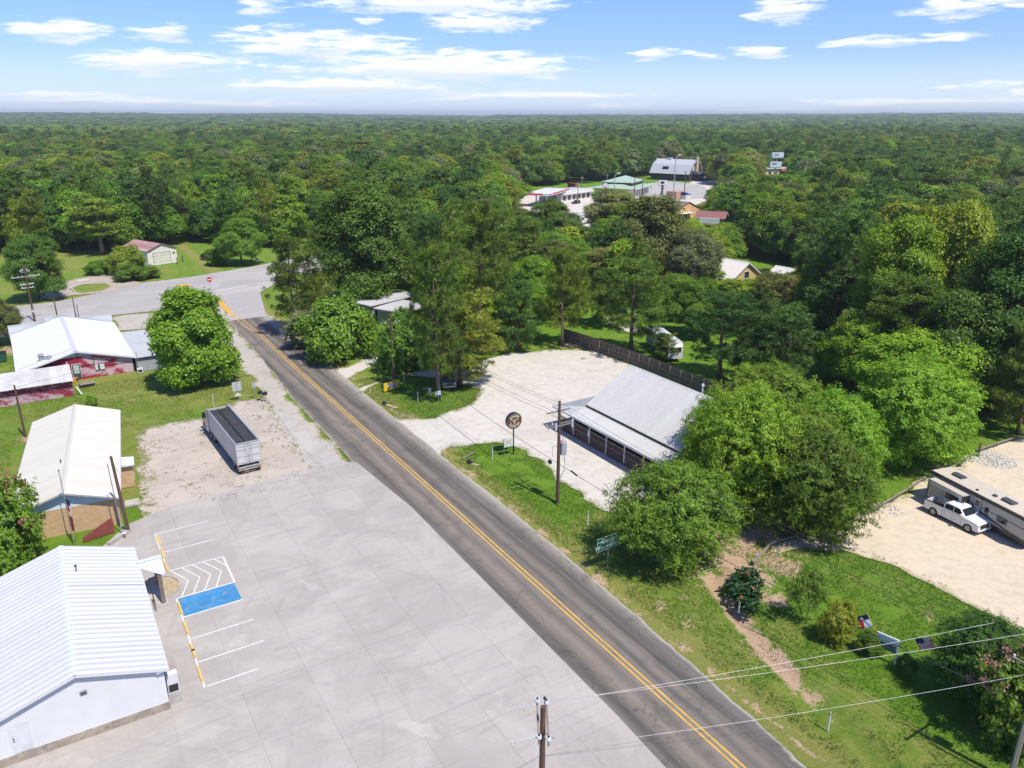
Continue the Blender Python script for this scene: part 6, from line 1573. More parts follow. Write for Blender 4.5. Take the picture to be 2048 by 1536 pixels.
# ---- fuel station and the shops beyond the trees
def frame_of(p0, p1):
    return math.atan2(p1[1] - p0[1], p1[0] - p0[0]), math.dist(p0, p1)
def station():
    redf = plain('station_red', (0.55, 0.02, 0.05), 0.45); bluef = plain('station_blue', (0.03, 0.10, 0.32), 0.45)
    c0, c1, c2 = at(1100, 391, 5.3), at(1138, 379.5, 5.3), at(1068, 385, 5.3)
    a, L = frame_of(c0, c1); D = abs(-(c2[0] - c0[0]) * math.sin(a) + (c2[1] - c0[1]) * math.cos(a)); D = max(D, 11)
    t = thing('fuel_canopy', 'white fuel canopy edged with a red band over the pumps', 'canopy', (c0[0], c0[1], 0), a)
    MB().box(0, L, 0, D, 5.0, 5.75).build('deck', WHITEP, t)
    MB().box(-0.03, L + 0.03, -0.05, -0.003, 5.02, 6.0).box(-0.05, -0.003, 0.0, D, 5.02, 6.0).box(L + 0.003, L + 0.05, 0.0, D, 5.02, 6.0).box(0, L, D + 0.003, D + 0.05, 5.02, 6.0).build('fascia', WHITEP, t)
    MB().box(L * 0.12, L + 0.02, -0.09, -0.055, 5.35, 5.98).box(-0.09, -0.055, D * 0.3, D, 5.35, 5.98).build('red_band', redf, t)
    link('lettering', text_mesh('EXXON', 0.85, 0.02, bold=0.02), redf, t, (1.0 if L * 0.12 > 2.5 else 1.1, -0.10, 5.55), (R(90), 0, 0))
    for x in (L * 0.2, L * 0.75):
        for y in (D * 0.3, D * 0.75): MB().box(x - 0.3, x + 0.3, y - 0.3, y + 0.3, 0, 4.99).build('column', WHITEP, t)
    for x in (L * 0.2, L * 0.75):
        for y in (D * 0.3 + 1.4, D * 0.75 - 1.6):
            X = c0[0] + x * math.cos(a) - y * math.sin(a); Y = c0[1] + x * math.sin(a) + y * math.cos(a)
            p = thing('fuel_pump', 'blue and white fuel pump under the red-edged canopy', 'fuel pump', (X, Y, 0), a, 'fuel pumps')
            MB().box(-0.55, 0.55, -0.35, 0.35, 0.15, 1.0).build('base', bluef, p); MB().box(-0.5, 0.5, -0.3, 0.3, 1.0, 2.1).build('head', WHITEP, p); MB().box(-0.7, 0.7, -0.6, 0.6, 0, 0.148).build('island', CONC, p)
    s0, s1 = at(1122, 405), at(1183, 396.5); a, L = frame_of(s0, s1)
    t = thing('station_store', 'long white fuel station store with cream bands and dark windows', 'shop', (s0[0], s0[1], 0), a)
    wall = plain('store_white', (0.60, 0.58, 0.55), 0.7); cream = plain('store_cream', (0.70, 0.66, 0.55), 0.6); roof = plain('store_roof', (0.40, 0.41, 0.42), 0.7)
    MB().box(0, L, 0, 12, 0, 4.6).build('wall', wall, t); MB().box(0.1, L - 0.1, 0.1, 11.9, 4.602, 4.75).build('roof', roof, t)
    MB().box(-0.2, L + 0.2, -1.2, -0.003, 3.3, 3.9).box(-0.1, L + 0.1, -0.5, -0.003, 3.91, 5.3).build('awning', WHITEP, t)
    MB().box(-0.2, L + 0.2, -1.25, -1.205, 3.55, 3.8).box(-0.1, L + 0.1, -0.56, -0.505, 4.3, 4.45).build('cream_band', cream, t)
    MB().cyl((L * 0.46, -0.60, 4.7), (L * 0.46, -0.57, 4.7), 1.0, n=16).build('emblem', cream, t)
    for k in range(6):
        x = L * (0.06 + 0.155 * k); window(t, x, x + L * 0.09, 0, 0.7, 2.9, -1, plain('store_frame', (0.35, 0.35, 0.36), 0.6), DARKG, (2, 1))
    d = MB().box(L * 0.49, L * 0.54, -0.05, -0.004, 0.02, 2.6).build('door', DARKG, t); MB().box(L * 0.535, L * 0.538, -0.09, -0.051, 1.0, 1.5).build('handle', STEEL, d)
    # price sign
    g = at(1209, 398); t = thing('price_sign', 'tall white and blue fuel price sign in front of the green roof', 'sign', (g[0], g[1], 0), a)
    MB().box(-1.6, 1.6, -0.25, 0.25, 0.3, 7.4).build('panel', WHITEP, t); MB().box(-1.25, 1.25, -0.30, -0.252, 1.2, 5.9).build('blue_field', bluef, t)
    MB().box(0.1, 1.25, -0.32, -0.302, 1.2, 2.4).build('red_field', redf, t)
    link('lettering', text_mesh('EXXON', 0.85, 0.01, bold=0.02), redf, t, (0, -0.26, 6.6), (R(90), 0, 0))
    for z in (3.0, 4.0, 5.0): MB().box(-1.1, 1.1, -0.32, -0.302, z, z + 0.18).build('price_line', WHITEP, t)
    # red container
    g0, g1 = at(1135, 375), at(1151, 376.5); a, L = frame_of(g0, g1)
    t = thing('cargo_container', 'rust red cargo container on the grass behind the station store', 'container', (g0[0], g0[1], 0), a)
    rc = plain('container_red', (0.24, 0.05, 0.035), 0.6, 0, 0.12, 1.2)
    mb = MB().box(0, 6.1, 0, 2.44, 0.1, 2.6)
    for k in range(14): mb.box(0.15 + 0.42 * k, 0.35 + 0.42 * k, -0.04, -0.002, 0.25, 2.45)
    mb.build('body', rc, t); MB().box(6.102, 6.16, 0.06, 1.2, 0.2, 2.5).build('door', plain('container_door', (0.34, 0.09, 0.06), 0.6), t); MB().box(6.102, 6.16, 1.24, 2.38, 0.2, 2.5).build('door', plain('container_door', (0.34, 0.09, 0.06), 0.6), t)
    # green roofed shop: two stacked hips
    g = at(1255, 396); a2 = math.atan2(at(1305, 391)[1] - at(1272, 402)[1], at(1305, 391)[0] - at(1272, 402)[0])
    gr = plain('sage_roof', (0.34, 0.45, 0.34), 0.5, 0, 0.04, 0.3); ww = plain('shop_white', (0.58, 0.56, 0.55), 0.7)
    c = at(1258, 392); t = thing('green_roof_shop', 'white shop under a pale green two-tier hipped roof', 'shop', (c[0] + 2, c[1] + 8, 0), a2)
    def hip(w, l, z0, z1, rl, nm='roof'):
        MB().add([(-w, -l, z0), (w, -l, z0), (w, l, z0), (-w, l, z0), (-rl, -rl * 0.0, z1), (rl, 0, z1), (-w, -l, z0 - 0.25), (w, -l, z0 - 0.25), (w, l, z0 - 0.25), (-w, l, z0 - 0.25)],
                 [(0, 1, 5, 4), (1, 2, 5), (2, 3, 4, 5), (3, 0, 4), (0, 6, 7, 1), (1, 7, 8, 2), (2, 8, 9, 3), (3, 9, 6, 0), (9, 8, 7, 6)]).build(nm, gr, t)
    MB().box(-12.5, 12.5, -10.5, 10.5, 0, 3.9).build('wall', ww, t)
    hip(14.5, 12.5, 4.2, 6.6, 8.0); hip(10, 8.2, 6.9, 9.3, 5.0, 'upper_roof'); MB().box(-9.5, 9.5, -7.7, 7.7, 5.2, 6.64).build('clerestory', BLACK, t)
    for k in range(5): window(t, -10 + 4.4 * k, -8.2 + 4.4 * k, -10.5, 0.9, 2.9, -1, plain('store_frame', (0.35, 0.35, 0.36), 0.6), DARKG, (2, 1))
    for x in (13.6, ): 
        for y in (-11.5, -4, 4, 11.5): MB().box(x - 0.12, x + 0.12, y - 0.12, y + 0.12, 0, 3.94).build('porch_post', WHITEP, t)
    # gambrel barn restaurant
    g0, g1 = at(1378, 362.5), at(1411, 358); a, W = frame_of(g0, g1); W = min(W, 30)
    t = thing('gambrel_barn', 'dark barn-like building with a grey gambrel roof and stone chimney', 'building', (g0[0], g0[1], 0), a)
    dk = plain('barn_siding', (0.055, 0.045, 0.047), 0.8); rf = plain('barn_roof', (0.50, 0.51, 0.53), 0.45, 0.2, 0.05)
    W2 = W * 0.36; cx = W * 0.36; Lb = 27; z1, z2, z3 = 4.4, 9.4, 12.4; k1 = 0.72
    prof = [(cx - W2, z1), (cx - W2 * k1, z2), (cx, z3), (cx + W2 * k1, z2), (cx + W2, z1)]
    MB().prism([(cx - W2, 0)] + prof + [(cx + W2, 0)], 'y', 0, 0.3).build('gable_wall', dk, t); MB().box(cx - W2, cx - W2 + 0.3, 0.31, Lb, 0, z1).box(cx + W2 - 0.3, cx + W2, 0.31, Lb, 0, z1).build('wall', dk, t)
    n = 14
    for (xa, za), (xb, zb) in ((prof[1], (prof[0][0] - 1.6, prof[0][1] - 0.5)), (prof[2], prof[1]), (prof[2], prof[3]), (prof[3], (prof[4][0] + 0.4, prof[4][1]))):
        slope(t, (xa, -0.5, za + 0.15), (xb, -0.5, zb + 0.15), (0, 1, 0), n, (Lb + 1) / n, 1.0, 0.05, rf, rw=0.08)
    wt = MB()
    for (xa, za), (xb, zb) in zip(prof, prof[1:]): wt.bar((xa, -0.55, za), (xb, -0.55, zb), 0.08, 0.35)
    wt.build('rake_trim', WHITEP, t)
    MB().box(cx - 1.1, cx + 1.1, -1.1, -0.003, 0, 14.2).build('chimney', plain('pale_stone', (0.52, 0.43, 0.29), 0.85, 0, 0.2, 0.6), t)
    for x in (-4.6, -3.2, 2.4): window(t, cx + x, cx + x + 0.8, 0, 6.2, 9.0, -1, WHITEP, plain('white_curtain', (0.7, 0.7, 0.68), 0.6), (1, 2), 0.12)
    MB().prism([(cx - 4, 4.3), (cx + W2 + 6, 4.3), (cx + W2 + 5, 4.5), (cx - 4, 5.9)], 'y', -6, -0.62).build('porch_roof', plain('green_grey_roof', (0.36, 0.40, 0.38), 0.5), t)
    MB().box(cx - 3, cx + W2 + 4, -5.2, -0.65, 0, 4.25).build('porch_wall', plain('plum_wall', (0.085, 0.05, 0.06), 0.8), t)
    for k in range(4): window(t, cx - 1 + 3.3 * k, cx + 0.6 + 3.3 * k, -5.2, 1.3, 3.0, -1, WHITEP, plain('white_curtain', (0.7, 0.7, 0.68), 0.6), (2, 1), 0.1)
    MB().box(cx - W2 * 0.98, cx - W2 * 0.55, 15, 19, 5.5, 8.3).build('dormer', BLACK, t); MB().box(cx - 1, cx + 1, 17, 20, 12.3, 13.3).build('roof_unit', WHITEM, t)
    # oval pylon sign
    g = at(1321, 402); t = thing('oval_sign', 'white box sign with a dark oval on a post with dark side panel', 'sign', (g[0], g[1], 0), R(-20))
    MB().cyl((0, 0, 0), (0, 0, 7.5), 0.16).build('pole', plain('rust_pole', (0.12, 0.06, 0.05), 0.7), t); MB().box(-1.5, 2.4, -0.35, 0.35, 7.5, 9.6).build('box', WHITEP, t)
    ring = [(0.3 + 1.15 * math.cos(q), 8.6 + 0.65 * math.sin(q)) for q in np.linspace(0, 2 * math.pi, 25)[:-1]]
    MB().prism(ring, 'y', -0.39, -0.352).build('oval', plain('oval_navy', (0.02, 0.035, 0.06), 0.4), t); MB().box(0.25, 1.1, -0.1, 0.1, 2.8, 7.48).build('side_panel', plain('dark_panel', (0.05, 0.04, 0.04), 0.6), t)
    MB().box(0.3, 1.05, -0.13, -0.102, 4.9, 5.05).build('stripe', WHITEP, t); MB().box(-1.52, 2.42, -0.37, 0.37, 7.3, 7.498).build('base_trim', BLACK, t)
    # twin signs
    for k, (z0, z1, w) in enumerate(((13.4, 17.4, 4.1), (6.9, 11.6, 4.1))):
        pass
    g = at(1548, 362); hh = height_of(1548, 362, 305); t = thing('double_sign', 'tall pole carrying two stacked white sign boxes above the trees', 'sign', (g[0], g[1], 0), R(-15))
    MB().cyl((0, 0, 0), (0, 0, hh * 0.97), 0.45).build('pole', STEEL, t)
    gw = plain('pale_grey_face', (0.58, 0.62, 0.66), 0.5); dkb = plain('sign_navy', (0.02, 0.03, 0.08), 0.5)
    for f0, f1, dx in ((0.80, 1.0, 0.5), (0.46, 0.68, -0.3)):
        MB().box(-4.2 + dx, 3.9 + dx, -0.9, 0.9, hh * f0, hh * f1).build('sign_box', gw, t); MB().box(-4.2 + dx, 3.9 + dx, -0.93, -0.903, hh * f0, hh * (f0 + 0.045)).build('lower_stripe', plain('sage_stripe', (0.25, 0.36, 0.33), 0.6), t)
        for q in range(4): MB().box(-2.8 + dx + 0.78 * q, -2.2 + dx + 0.78 * q, -0.93, -0.903, hh * (f1 - 0.105), hh * (f1 - 0.05)).build('dark_mark', dkb, t)
    g = at(1565, 352); t = thing('pink_motel', 'low pinkish building with a white roof behind the double sign', 'building', (g[0], g[1] + 10, 0), R(-10))
    MB().box(-14, 14, -6, 6, 0, 4.5).build('wall', plain('pink_wall', (0.62, 0.44, 0.34), 0.7), t); MB().box(-15, 15, -7, 7, 4.502, 5.3).build('roof', WHITEM, t); MB().box(2, 12, -8.2, -7.003, 3.2, 4.6).build('awning', plain('coral_awning', (0.60, 0.18, 0.12), 0.6), t)
    for k in range(4): window(t, -12 + 5 * k, -10 + 5 * k, -6, 1, 2.8, -1, WHITEP, DARKG, (2, 1))
    # orange gable building and its neighbours
    g0, g1 = at(1352, 440), at(1398, 434); a, W = frame_of(g0, g1)
    t = thing('orange_building', 'peach gable building with a brown shingle roof', 'building', (g0[0], g0[1], 0), a)
    pe = plain('peach_wall', (0.66, 0.40, 0.20), 0.7, 0, 0.05); br = plain('brown_shingle', (0.19, 0.145, 0.125), 0.9, 0, 0.15, 1.2, (0.12, 0.09, 0.08), 0.4); hw = W / 2; ze, zr = 3.6, 6.4; L = 22
    MB().prism([(0, 0), (W, 0), (W, ze), (hw, zr), (0, ze)], 'y', 0, 0.25).build('gable_wall', pe, t)
    MB().box(0, 0.25, 0.26, L, 0, ze).box(W - 0.25, W, 0.26, L, 0, ze).build('wall', plain('brick_orange', (0.36, 0.13, 0.07), 0.85, 0, 0.15, 2), t)
    for sg in (-1, 1):
        n = 12; slope(t, (hw, -0.4, zr + 0.1), (hw + sg * (hw + 0.5), -0.4, ze - 0.08), (0, 1, 0), n, (L + 0.6) / n, 1.9, 0.015, br)
    MB().box(0.8, W * 0.6, -2.4, -0.003, 2.3, 2.5).build('porch_roof', WHITEP, t)
    for x in (1.0, W * 0.55): MB().box(x, x + 0.15, -2.3, -2.15, 0, 2.298).build('porch_post', WHITEP, t)
    window(t, W * 0.2, W * 0.4, 0, 0.8, 2.2, -1, WHITEP, DARKG, (2, 1))
    g = at(1438, 452); t = thing('red_roof_cottage', 'white cottage with a dull red roof right of the peach gable', 'house', (g[0], g[1] + 4, 0), R(35))
    MB().box(-5, 5, -3.6, 3.6, 0, 3.0).build('wall', WHITEP, t); gable(t, 4.6, -5.6, 5.6, 2.9, 5.0, plain('dull_red_roof', (0.24, 0.10, 0.095), 0.7), 0.93, 0.9, 0.02, 0.04, plain('dull_red_roof', (0.24, 0.10, 0.095), 0.7)); rake(t, 4.6, -5.58, 2.9, 5.0, WHITEP, 0.06, 0.2)
    window(t, -3, -1.8, -3.6, 1, 2.2, -1, WHITEP, DARKG, (2, 1))
    g = at(1362, 398); t = thing('blue_bus_shelter', 'tan building end with a bright blue sloping awning behind the peach roof', 'building', (g[0], g[1], 0), a)
    MB().box(-4, 3.5, 0, 6, 0, 3.6).build('wall', plain('tan_wall', (0.44, 0.26, 0.19), 0.8), t); MB().prism([(-0.5, 3.3), (3.6, 2.0), (3.6, 2.15), (-0.5, 3.45)], 'y', -3.2, -0.003).build('awning', plain('blue_awning', (0.06, 0.22, 0.60), 0.5), t); MB().box(-0.4, 3.6, -3.1, -0.1, 0, 1.9).build('counter', WHITEP, t)
    g = at(1168, 447); t = thing('white_trailer_house', 'small white flat-topped trailer below the station among the trees', 'trailer', (g[0], g[1], 0), R(10))
    MB().box(-4.5, 4.5, -1.6, 1.6, 0.5, 3.3).build('body', WHITEP, t); MB().box(-4.6, 4.6, -1.7, 1.7, 3.302, 3.45).build('roof', WHITEM, t); window(t, -3, -2, -1.6, 1.6, 2.5, -1, STEEL, DARKG, (1, 1)); MB().box(0.3, 1.2, -1.66, -1.603, 0.6, 2.6).build('door', STEEL, t)
    for x in (-2.6, 2.6): MB().cyl((x, -1.55, 0.38), (x, -1.3, 0.38), 0.38, n=12).build('wheel', BLACK, t)
    f0, f1 = at(1030, 391), at(1045, 390); a, L = frame_of(f0, f1); t = thing('corral_fence', 'short dark board fence at the left end of the station lot', 'fence', (f0[0], f0[1], 0), a)
    for k in range(10): MB().box(L * k / 10, L * (k + 1) / 10 - 0.04, -0.03, 0.03, 0.05, 2.2).build('fence_board', WOODG, t)
    for k in range(3): MB().box(L * k / 2 - 0.06, L * k / 2 + 0.06, 0.032, 0.15, 0, 2.3).build('post', WOODG, t)
station()
# ---------------------------------------------------------------- vehicles
def car_paint(name, col, rough=0.25, metal=0.0):
    if name in MATS: return MATS[name]
    m, nt, bs, out = new_mat(name); v = coords(nt); n1 = noise(nt, v, 1.2, 4)
    nt.links.new(mixc(nt, rng_node(nt, n1, 0.3, 0.8), col, tuple(c * 0.9 for c in col)), bs.inputs['Base Color'])
    bs.inputs['Roughness'].default_value = rough; bs.inputs['Metallic'].default_value = metal; bs.inputs['Coat Weight'].default_value = 0.5; bs.inputs['Coat Roughness'].default_value = 0.08
    MATS[name] = m; return m
GLASSC = plain('car_glass', (0.018, 0.024, 0.028), 0.06, 0, 0.05)
TYRE = plain('tyre_rubber', (0.022, 0.022, 0.023), 0.9, 0, 0.15, 4)
CHROME = plain('chrome', (0.50, 0.51, 0.52), 0.30, 0.7, 0.05)
LAMPR = plain('red_lens', (0.35, 0.01, 0.01), 0.2); LAMPW = plain('clear_lens', (0.62, 0.64, 0.66), 0.12)
def wheel(t, x, y, r, w, rim=CHROME, side=1, spokes=6):
    wb = MB().cyl((x, y - w / 2, r), (x, y + w / 2, r), r, n=20).build('wheel', TYRE, t, True)
    for p in wb.data.polygons: p.use_smooth = len(p.vertices) == 4
    ye = y + side * (w / 2 + 0.004); rm = MB().cyl((x, y + side * (w / 2 - 0.04), r), (x, ye, r), r * 0.63, r * 0.60, n=18)
    ro = rm.build('rim', rim, wb)
    sp = MB()
    for k in range(spokes):
        a = 2 * math.pi * (k + 0.5) / spokes; sp.prism([(x + r * 0.2 * math.cos(a - 0.5), r + r * 0.2 * math.sin(a - 0.5)), (x + r * 0.54 * math.cos(a - 0.26), r + r * 0.54 * math.sin(a - 0.26)), (x + r * 0.54 * math.cos(a + 0.26), r + r * 0.54 * math.sin(a + 0.26)), (x + r * 0.2 * math.cos(a + 0.5), r + r * 0.2 * math.sin(a + 0.5))], 'y', min(ye + side * 0.001, ye + side * 0.006), max(ye + side * 0.001, ye + side * 0.006))
    sp.build('spoke_gap', BLACK, wb)
def shell(profile, half, taper=0.06, rnd=0.06, nsl=None):
    """car body: side outline (x,z) swept across, edges rounded in towards the flanks"""
    cx = sum(p[0] for p in profile) / len(profile); zm = max(p[1] for p in profile); z0 = min(p[1] for p in profile)
    def ring(y, k):
        r = []
        for x, z in profile:
            f = (z - z0) / (zm - z0); yy = y * (1 - taper * max(0, f - 0.45) / 0.55)
            r.append((cx + (x - cx) * (1 - 0.02 * k), yy, z0 + (z - z0) * (1 - 0.045 * k)))
        return r
    return [ring(-half, 1), ring(-half + rnd * 0.35, 0.35), ring(-half + rnd, 0), ring(half - rnd, 0), ring(half - rnd * 0.35, 0.35), ring(half, 1)]
def pickup(label, loc, rz, paint, dark=False, load=True):
    """crew cab pickup, nose along +x, origin on the ground between the axles"""
    t = thing('pickup_truck', label, 'pickup', loc, rz)
    W = 1.0
    # lower body in one piece with arches cut as notches in the outline
    def arch(cx, r, n=7): return [(cx + r * math.cos(a), 0.42 + r * math.sin(a) * 0.98) for a in np.linspace(0, math.pi, n)]
    # cab front half as closed hull, bed as open box
    cab_low = [(-0.96, 0.42), (-0.96, 1.34), (1.02, 1.36), (1.30, 1.35), (2.62, 1.27), (2.86, 1.15), (2.92, 0.62), (2.76, 0.42)] + arch(1.88, 0.50) + [(1.36, 0.38)]
    MB().loft(shell(cab_low, W, 0.03, 0.10)).build('body', paint, t)
    green = [(-0.94, 1.33), (-0.86, 1.90), (-0.66, 1.99), (0.52, 1.99), (0.76, 1.93), (1.42, 1.34)]
    rings = shell(green, W - 0.05, 0.16, 0.08)
    MB().loft(rings).build('cab', paint, t)
    # glass set proud of the cab by a few millimetres
    def yy(z): return (W - 0.05) * (1 - 0.16 * max(0, (z - 1.33) / 0.66 - 0.45) / 0.55) + 0.003
    ws = MB().add([(1.36, -0.80, 1.40), (1.36, 0.80, 1.40), (0.82, 0.71, 1.88), (0.82, -0.71, 1.88)], [(0, 1, 2, 3)]); 
    nrm = Vector((0.54, 0, 0.53)).normalized() * 0.02; ws.v = [tuple(Vector(p) + nrm) for p in ws.v]; ws.build('windscreen', GLASSC, t)
    MB().add([(-0.955, -0.72, 1.42), (-0.955, 0.72, 1.42), (-0.895, 0.66, 1.84), (-0.895, -0.66, 1.84)], [(3, 2, 1, 0)]).build('rear_window', GLASSC, t)
    for s in (-1, 1):
        for q in ([(-0.80, 1.41), (0.10, 1.41), (0.10, 1.88), (-0.74, 1.88)], [(0.18, 1.41), (1.22, 1.41), (0.70, 1.88), (0.18, 1.88)]):
            MB().add([(x, s * (yy(z) + 0.004), z) for x, z in q], [(0, 1, 2, 3)] if s < 0 else [(3, 2, 1, 0)]).build('side_window', GLASSC, t)
        d = MB()
        for x in (-0.66, 0.14, 1.10): d.box(x, x + 0.012, min(s * (W + 0.001), s * (W + 0.006)), max(s * (W + 0.001), s * (W + 0.006)), 0.52, 1.32)
        d.build('door_seam', BLACK, t)
        h = MB()
        for x in (-0.15, 0.85): h.box(x - 0.22, x, min(s * W, s * (W + 0.03)), max(s * W, s * (W + 0.03)), 1.18, 1.22)
        h.build('door_handle', CHROME, t)
        MB().box(1.02, 1.22, min(s * 0.98, s * 1.22), max(s * 0.98, s * 1.22), 1.38, 1.60).build('mirror', paint, t)
        MB().box(2.62, 2.885, min(s * 0.60, s * 0.94), max(s * 0.60, s * 0.94), 1.0, 1.15).build('headlight', LAMPW, t)
        MB().box(-2.975, -2.90, min(s * 0.82, s * 0.995), max(s * 0.82, s * 0.995), 0.90, 1.26).build('tail_light', LAMPR, t)
        bs_ = MB().prism([(-2.95, 0.50), (-2.95, 1.33), (-0.97, 1.33), (-0.97, 0.42), (-1.36, 0.40)] + arch(-1.87, 0.50) + [(-2.42, 0.44)], 'y', min(s * 0.80, s * W), max(s * 0.80, s * W))
        bs_.build('bed_side', paint, t)
        MB().box(-2.94, -0.98, min(s * 0.79, s * 1.0), max(s * 0.79, s * 1.0), 1.332, 1.355).build('bed_rail', BLACK, t)
        wheel(t, 1.88, s * 0.88, 0.43, 0.28, CHROME, s); wheel(t, -1.87, s * 0.88, 0.43, 0.28, CHROME, s)
    MB().box(-2.96, -2.90, -0.80, 0.80, 0.52, 1.32).build('tailgate', paint, t)
    MB().box(-2.89, -0.98, -0.795, 0.795, 0.60, 0.66).build('bed_floor', plain('bed_liner', (0.05, 0.05, 0.052), 0.8), t)
    if load: 
        b = thing('cargo_bag', 'white sack lying in the bed of the white pickup', 'bag', (loc[0] - 1.5 * math.cos(rz) - 0.35 * math.sin(-rz), loc[1] - 1.5 * math.sin(rz) + 0.2 * math.cos(rz), 0.665), rz + 0.3)
        MB().loft([[(x, y * k, z * k + 0.15) for y, z in ((-0.3, -0.15), (0.3, -0.15), (0.36, 0.02), (0.18, 0.16), (-0.2, 0.15), (-0.35, 0.0))] for x, k in ((-0.5, 0.45), (-0.38, 0.95), (0.0, 1.1), (0.35, 0.95), (0.5, 0.4))]).build('sack', WHITEP, b, True)
    MB().box(2.86, 2.935, -0.62, 0.62, 0.74, 1.12).build('grille', BLACK, t); MB().box(2.90, 2.95, -0.74, 0.74, 1.02, 1.07).box(2.90, 2.95, -0.74, 0.74, 0.70, 0.735).build('grille_trim', CHROME, t)
    MB().box(2.78, 2.98, -0.96, 0.96, 0.46, 0.66).build('bumper', CHROME if dark else paint, t); MB().box(-3.10, -2.97, -0.92, 0.92, 0.46, 0.66).build('rear_bumper', CHROME, t)
    MB().box(2.982, 2.99, -0.17, 0.17, 0.50, 0.62).build('number_plate', WHITEP, t)
    MB().box(-2.5, 2.6, -0.75, 0.75, 0.30, 0.45).build('underbody', BLACK, t)
    MB().cyl((0.25, 0.25, 1.985), (0.25, 0.25, 2.05), 0.05).build('antenna_base', BLACK, t)
    return t
WPAINT = car_paint('white_car_paint', (0.72, 0.72, 0.71)); GPAINT = car_paint('grey_blue_paint', (0.17, 0.21, 0.235), 0.22, 0.4)
a, b = Vector(at(1864, 1029)), Vector(at(1937, 1064.5)); d = (b - a).normalized(); nrm = Vector((-d.y, d.x))
c = (a + b) / 2 + nrm * 0.86
pickup('white crew cab pickup parked beside the tan travel trailer', (c.x, c.y, 0), math.atan2(d.y, d.x), WPAINT)
a = Vector(at(903, 781)); pk2 = pickup('grey-blue pickup parked nose-out under the big pine', (a.x + 0.75, a.y + 2.9, 0), math.atan2(-(0.87), -0.30), GPAINT, True, False)

def sedan(label, loc, rz, paint, group=None, suv=False):
    t = thing('parked_car', label, 'car', loc, rz, group); W = 0.9; h = 0.25 if suv else 0
    def arch(cx, r, n=7): return [(cx + r * math.cos(a), 0.34 + r * math.sin(a)) for a in np.linspace(0, math.pi, n)]
    low = [(-2.25, 0.38), (-2.28, 0.82 + h), (-1.6, 0.95 + h), (1.0, 0.93 + h), (2.0, 0.80 + h), (2.25, 0.66), (2.27, 0.36)] + arch(1.42, 0.37) + [(0.9, 0.24), (-0.9, 0.24)] + arch(-1.38, 0.37)
    MB().loft(shell(low, W, 0.05, 0.10)).build('body', paint, t)
    gh = [(-2.0 if suv else -1.75, 0.93 + h), (-1.75 if suv else -1.05, 1.40 + h), (0.15, 1.42 + h), (1.05, 0.91 + h)]
    MB().loft(shell(gh, W - 0.08, 0.2, 0.07)).build('cab', paint, t)
    MB().add([(1.02, -0.66, 0.97 + h), (1.02, 0.66, 0.97 + h), (0.26, 0.58, 1.40 + h), (0.26, -0.58, 1.40 + h)], [(0, 1, 2, 3)]).build('windscreen', GLASSC, t)
    for s in (-1, 1):
        MB().add([(-1.3, s * 0.825, 0.98 + h), (0.85, s * 0.825, 0.98 + h), (0.15, s * 0.70, 1.37 + h), (-1.1, s * 0.70, 1.37 + h)], [(0, 1, 2, 3)] if s < 0 else [(3, 2, 1, 0)]).build('side_window', GLASSC, t)
        MB().box(2.1, 2.275, min(s * 0.45, s * 0.8), max(s * 0.45, s * 0.8), 0.60, 0.72).build('headlight', LAMPW, t)
        MB().box(-2.29, -2.2, min(s * 0.5, s * 0.85), max(s * 0.5, s * 0.85), 0.66 + h, 0.80 + h).build('tail_light', LAMPR, t)
        wheel(t, 1.42, s * 0.78, 0.33, 0.21, CHROME, s, 5); wheel(t, -1.38, s * 0.78, 0.33, 0.21, CHROME, s, 5)
    return t
BPAINT = car_paint('black_car_paint', (0.02, 0.02, 0.022)); DPAINT = car_paint('dark_blue_paint', (0.02, 0.03, 0.06)); SPAINT = car_paint('silver_paint', (0.42, 0.43, 0.44), 0.25, 0.6)
sedan('black car parked in front of the station store', (*at(1152, 407.5), 0), R(190), BPAINT, 'cars at the fuel station', True)
sedan('dark car at the left pumps under the fuel canopy', (*at(1084, 399), 0), R(40), BPAINT, 'cars at the fuel station', True)
sedan('dark blue car at the right pump of the fuel canopy', (*at(1119, 410), 0), R(200), DPAINT, 'cars at the fuel station')
sedan('silver car parked under the trees behind the wooden fence', (*at(1231, 627), 0), R(-70), SPAINT)
sedan('pale silver car beside the garden pavilion', (*at(1372, 592), 0), R(-30), SPAINT)
sedan('dark vehicle half hidden by the trees beyond the highway sign pair', (*at(418, 518), 0), R(10), BPAINT, None, True)

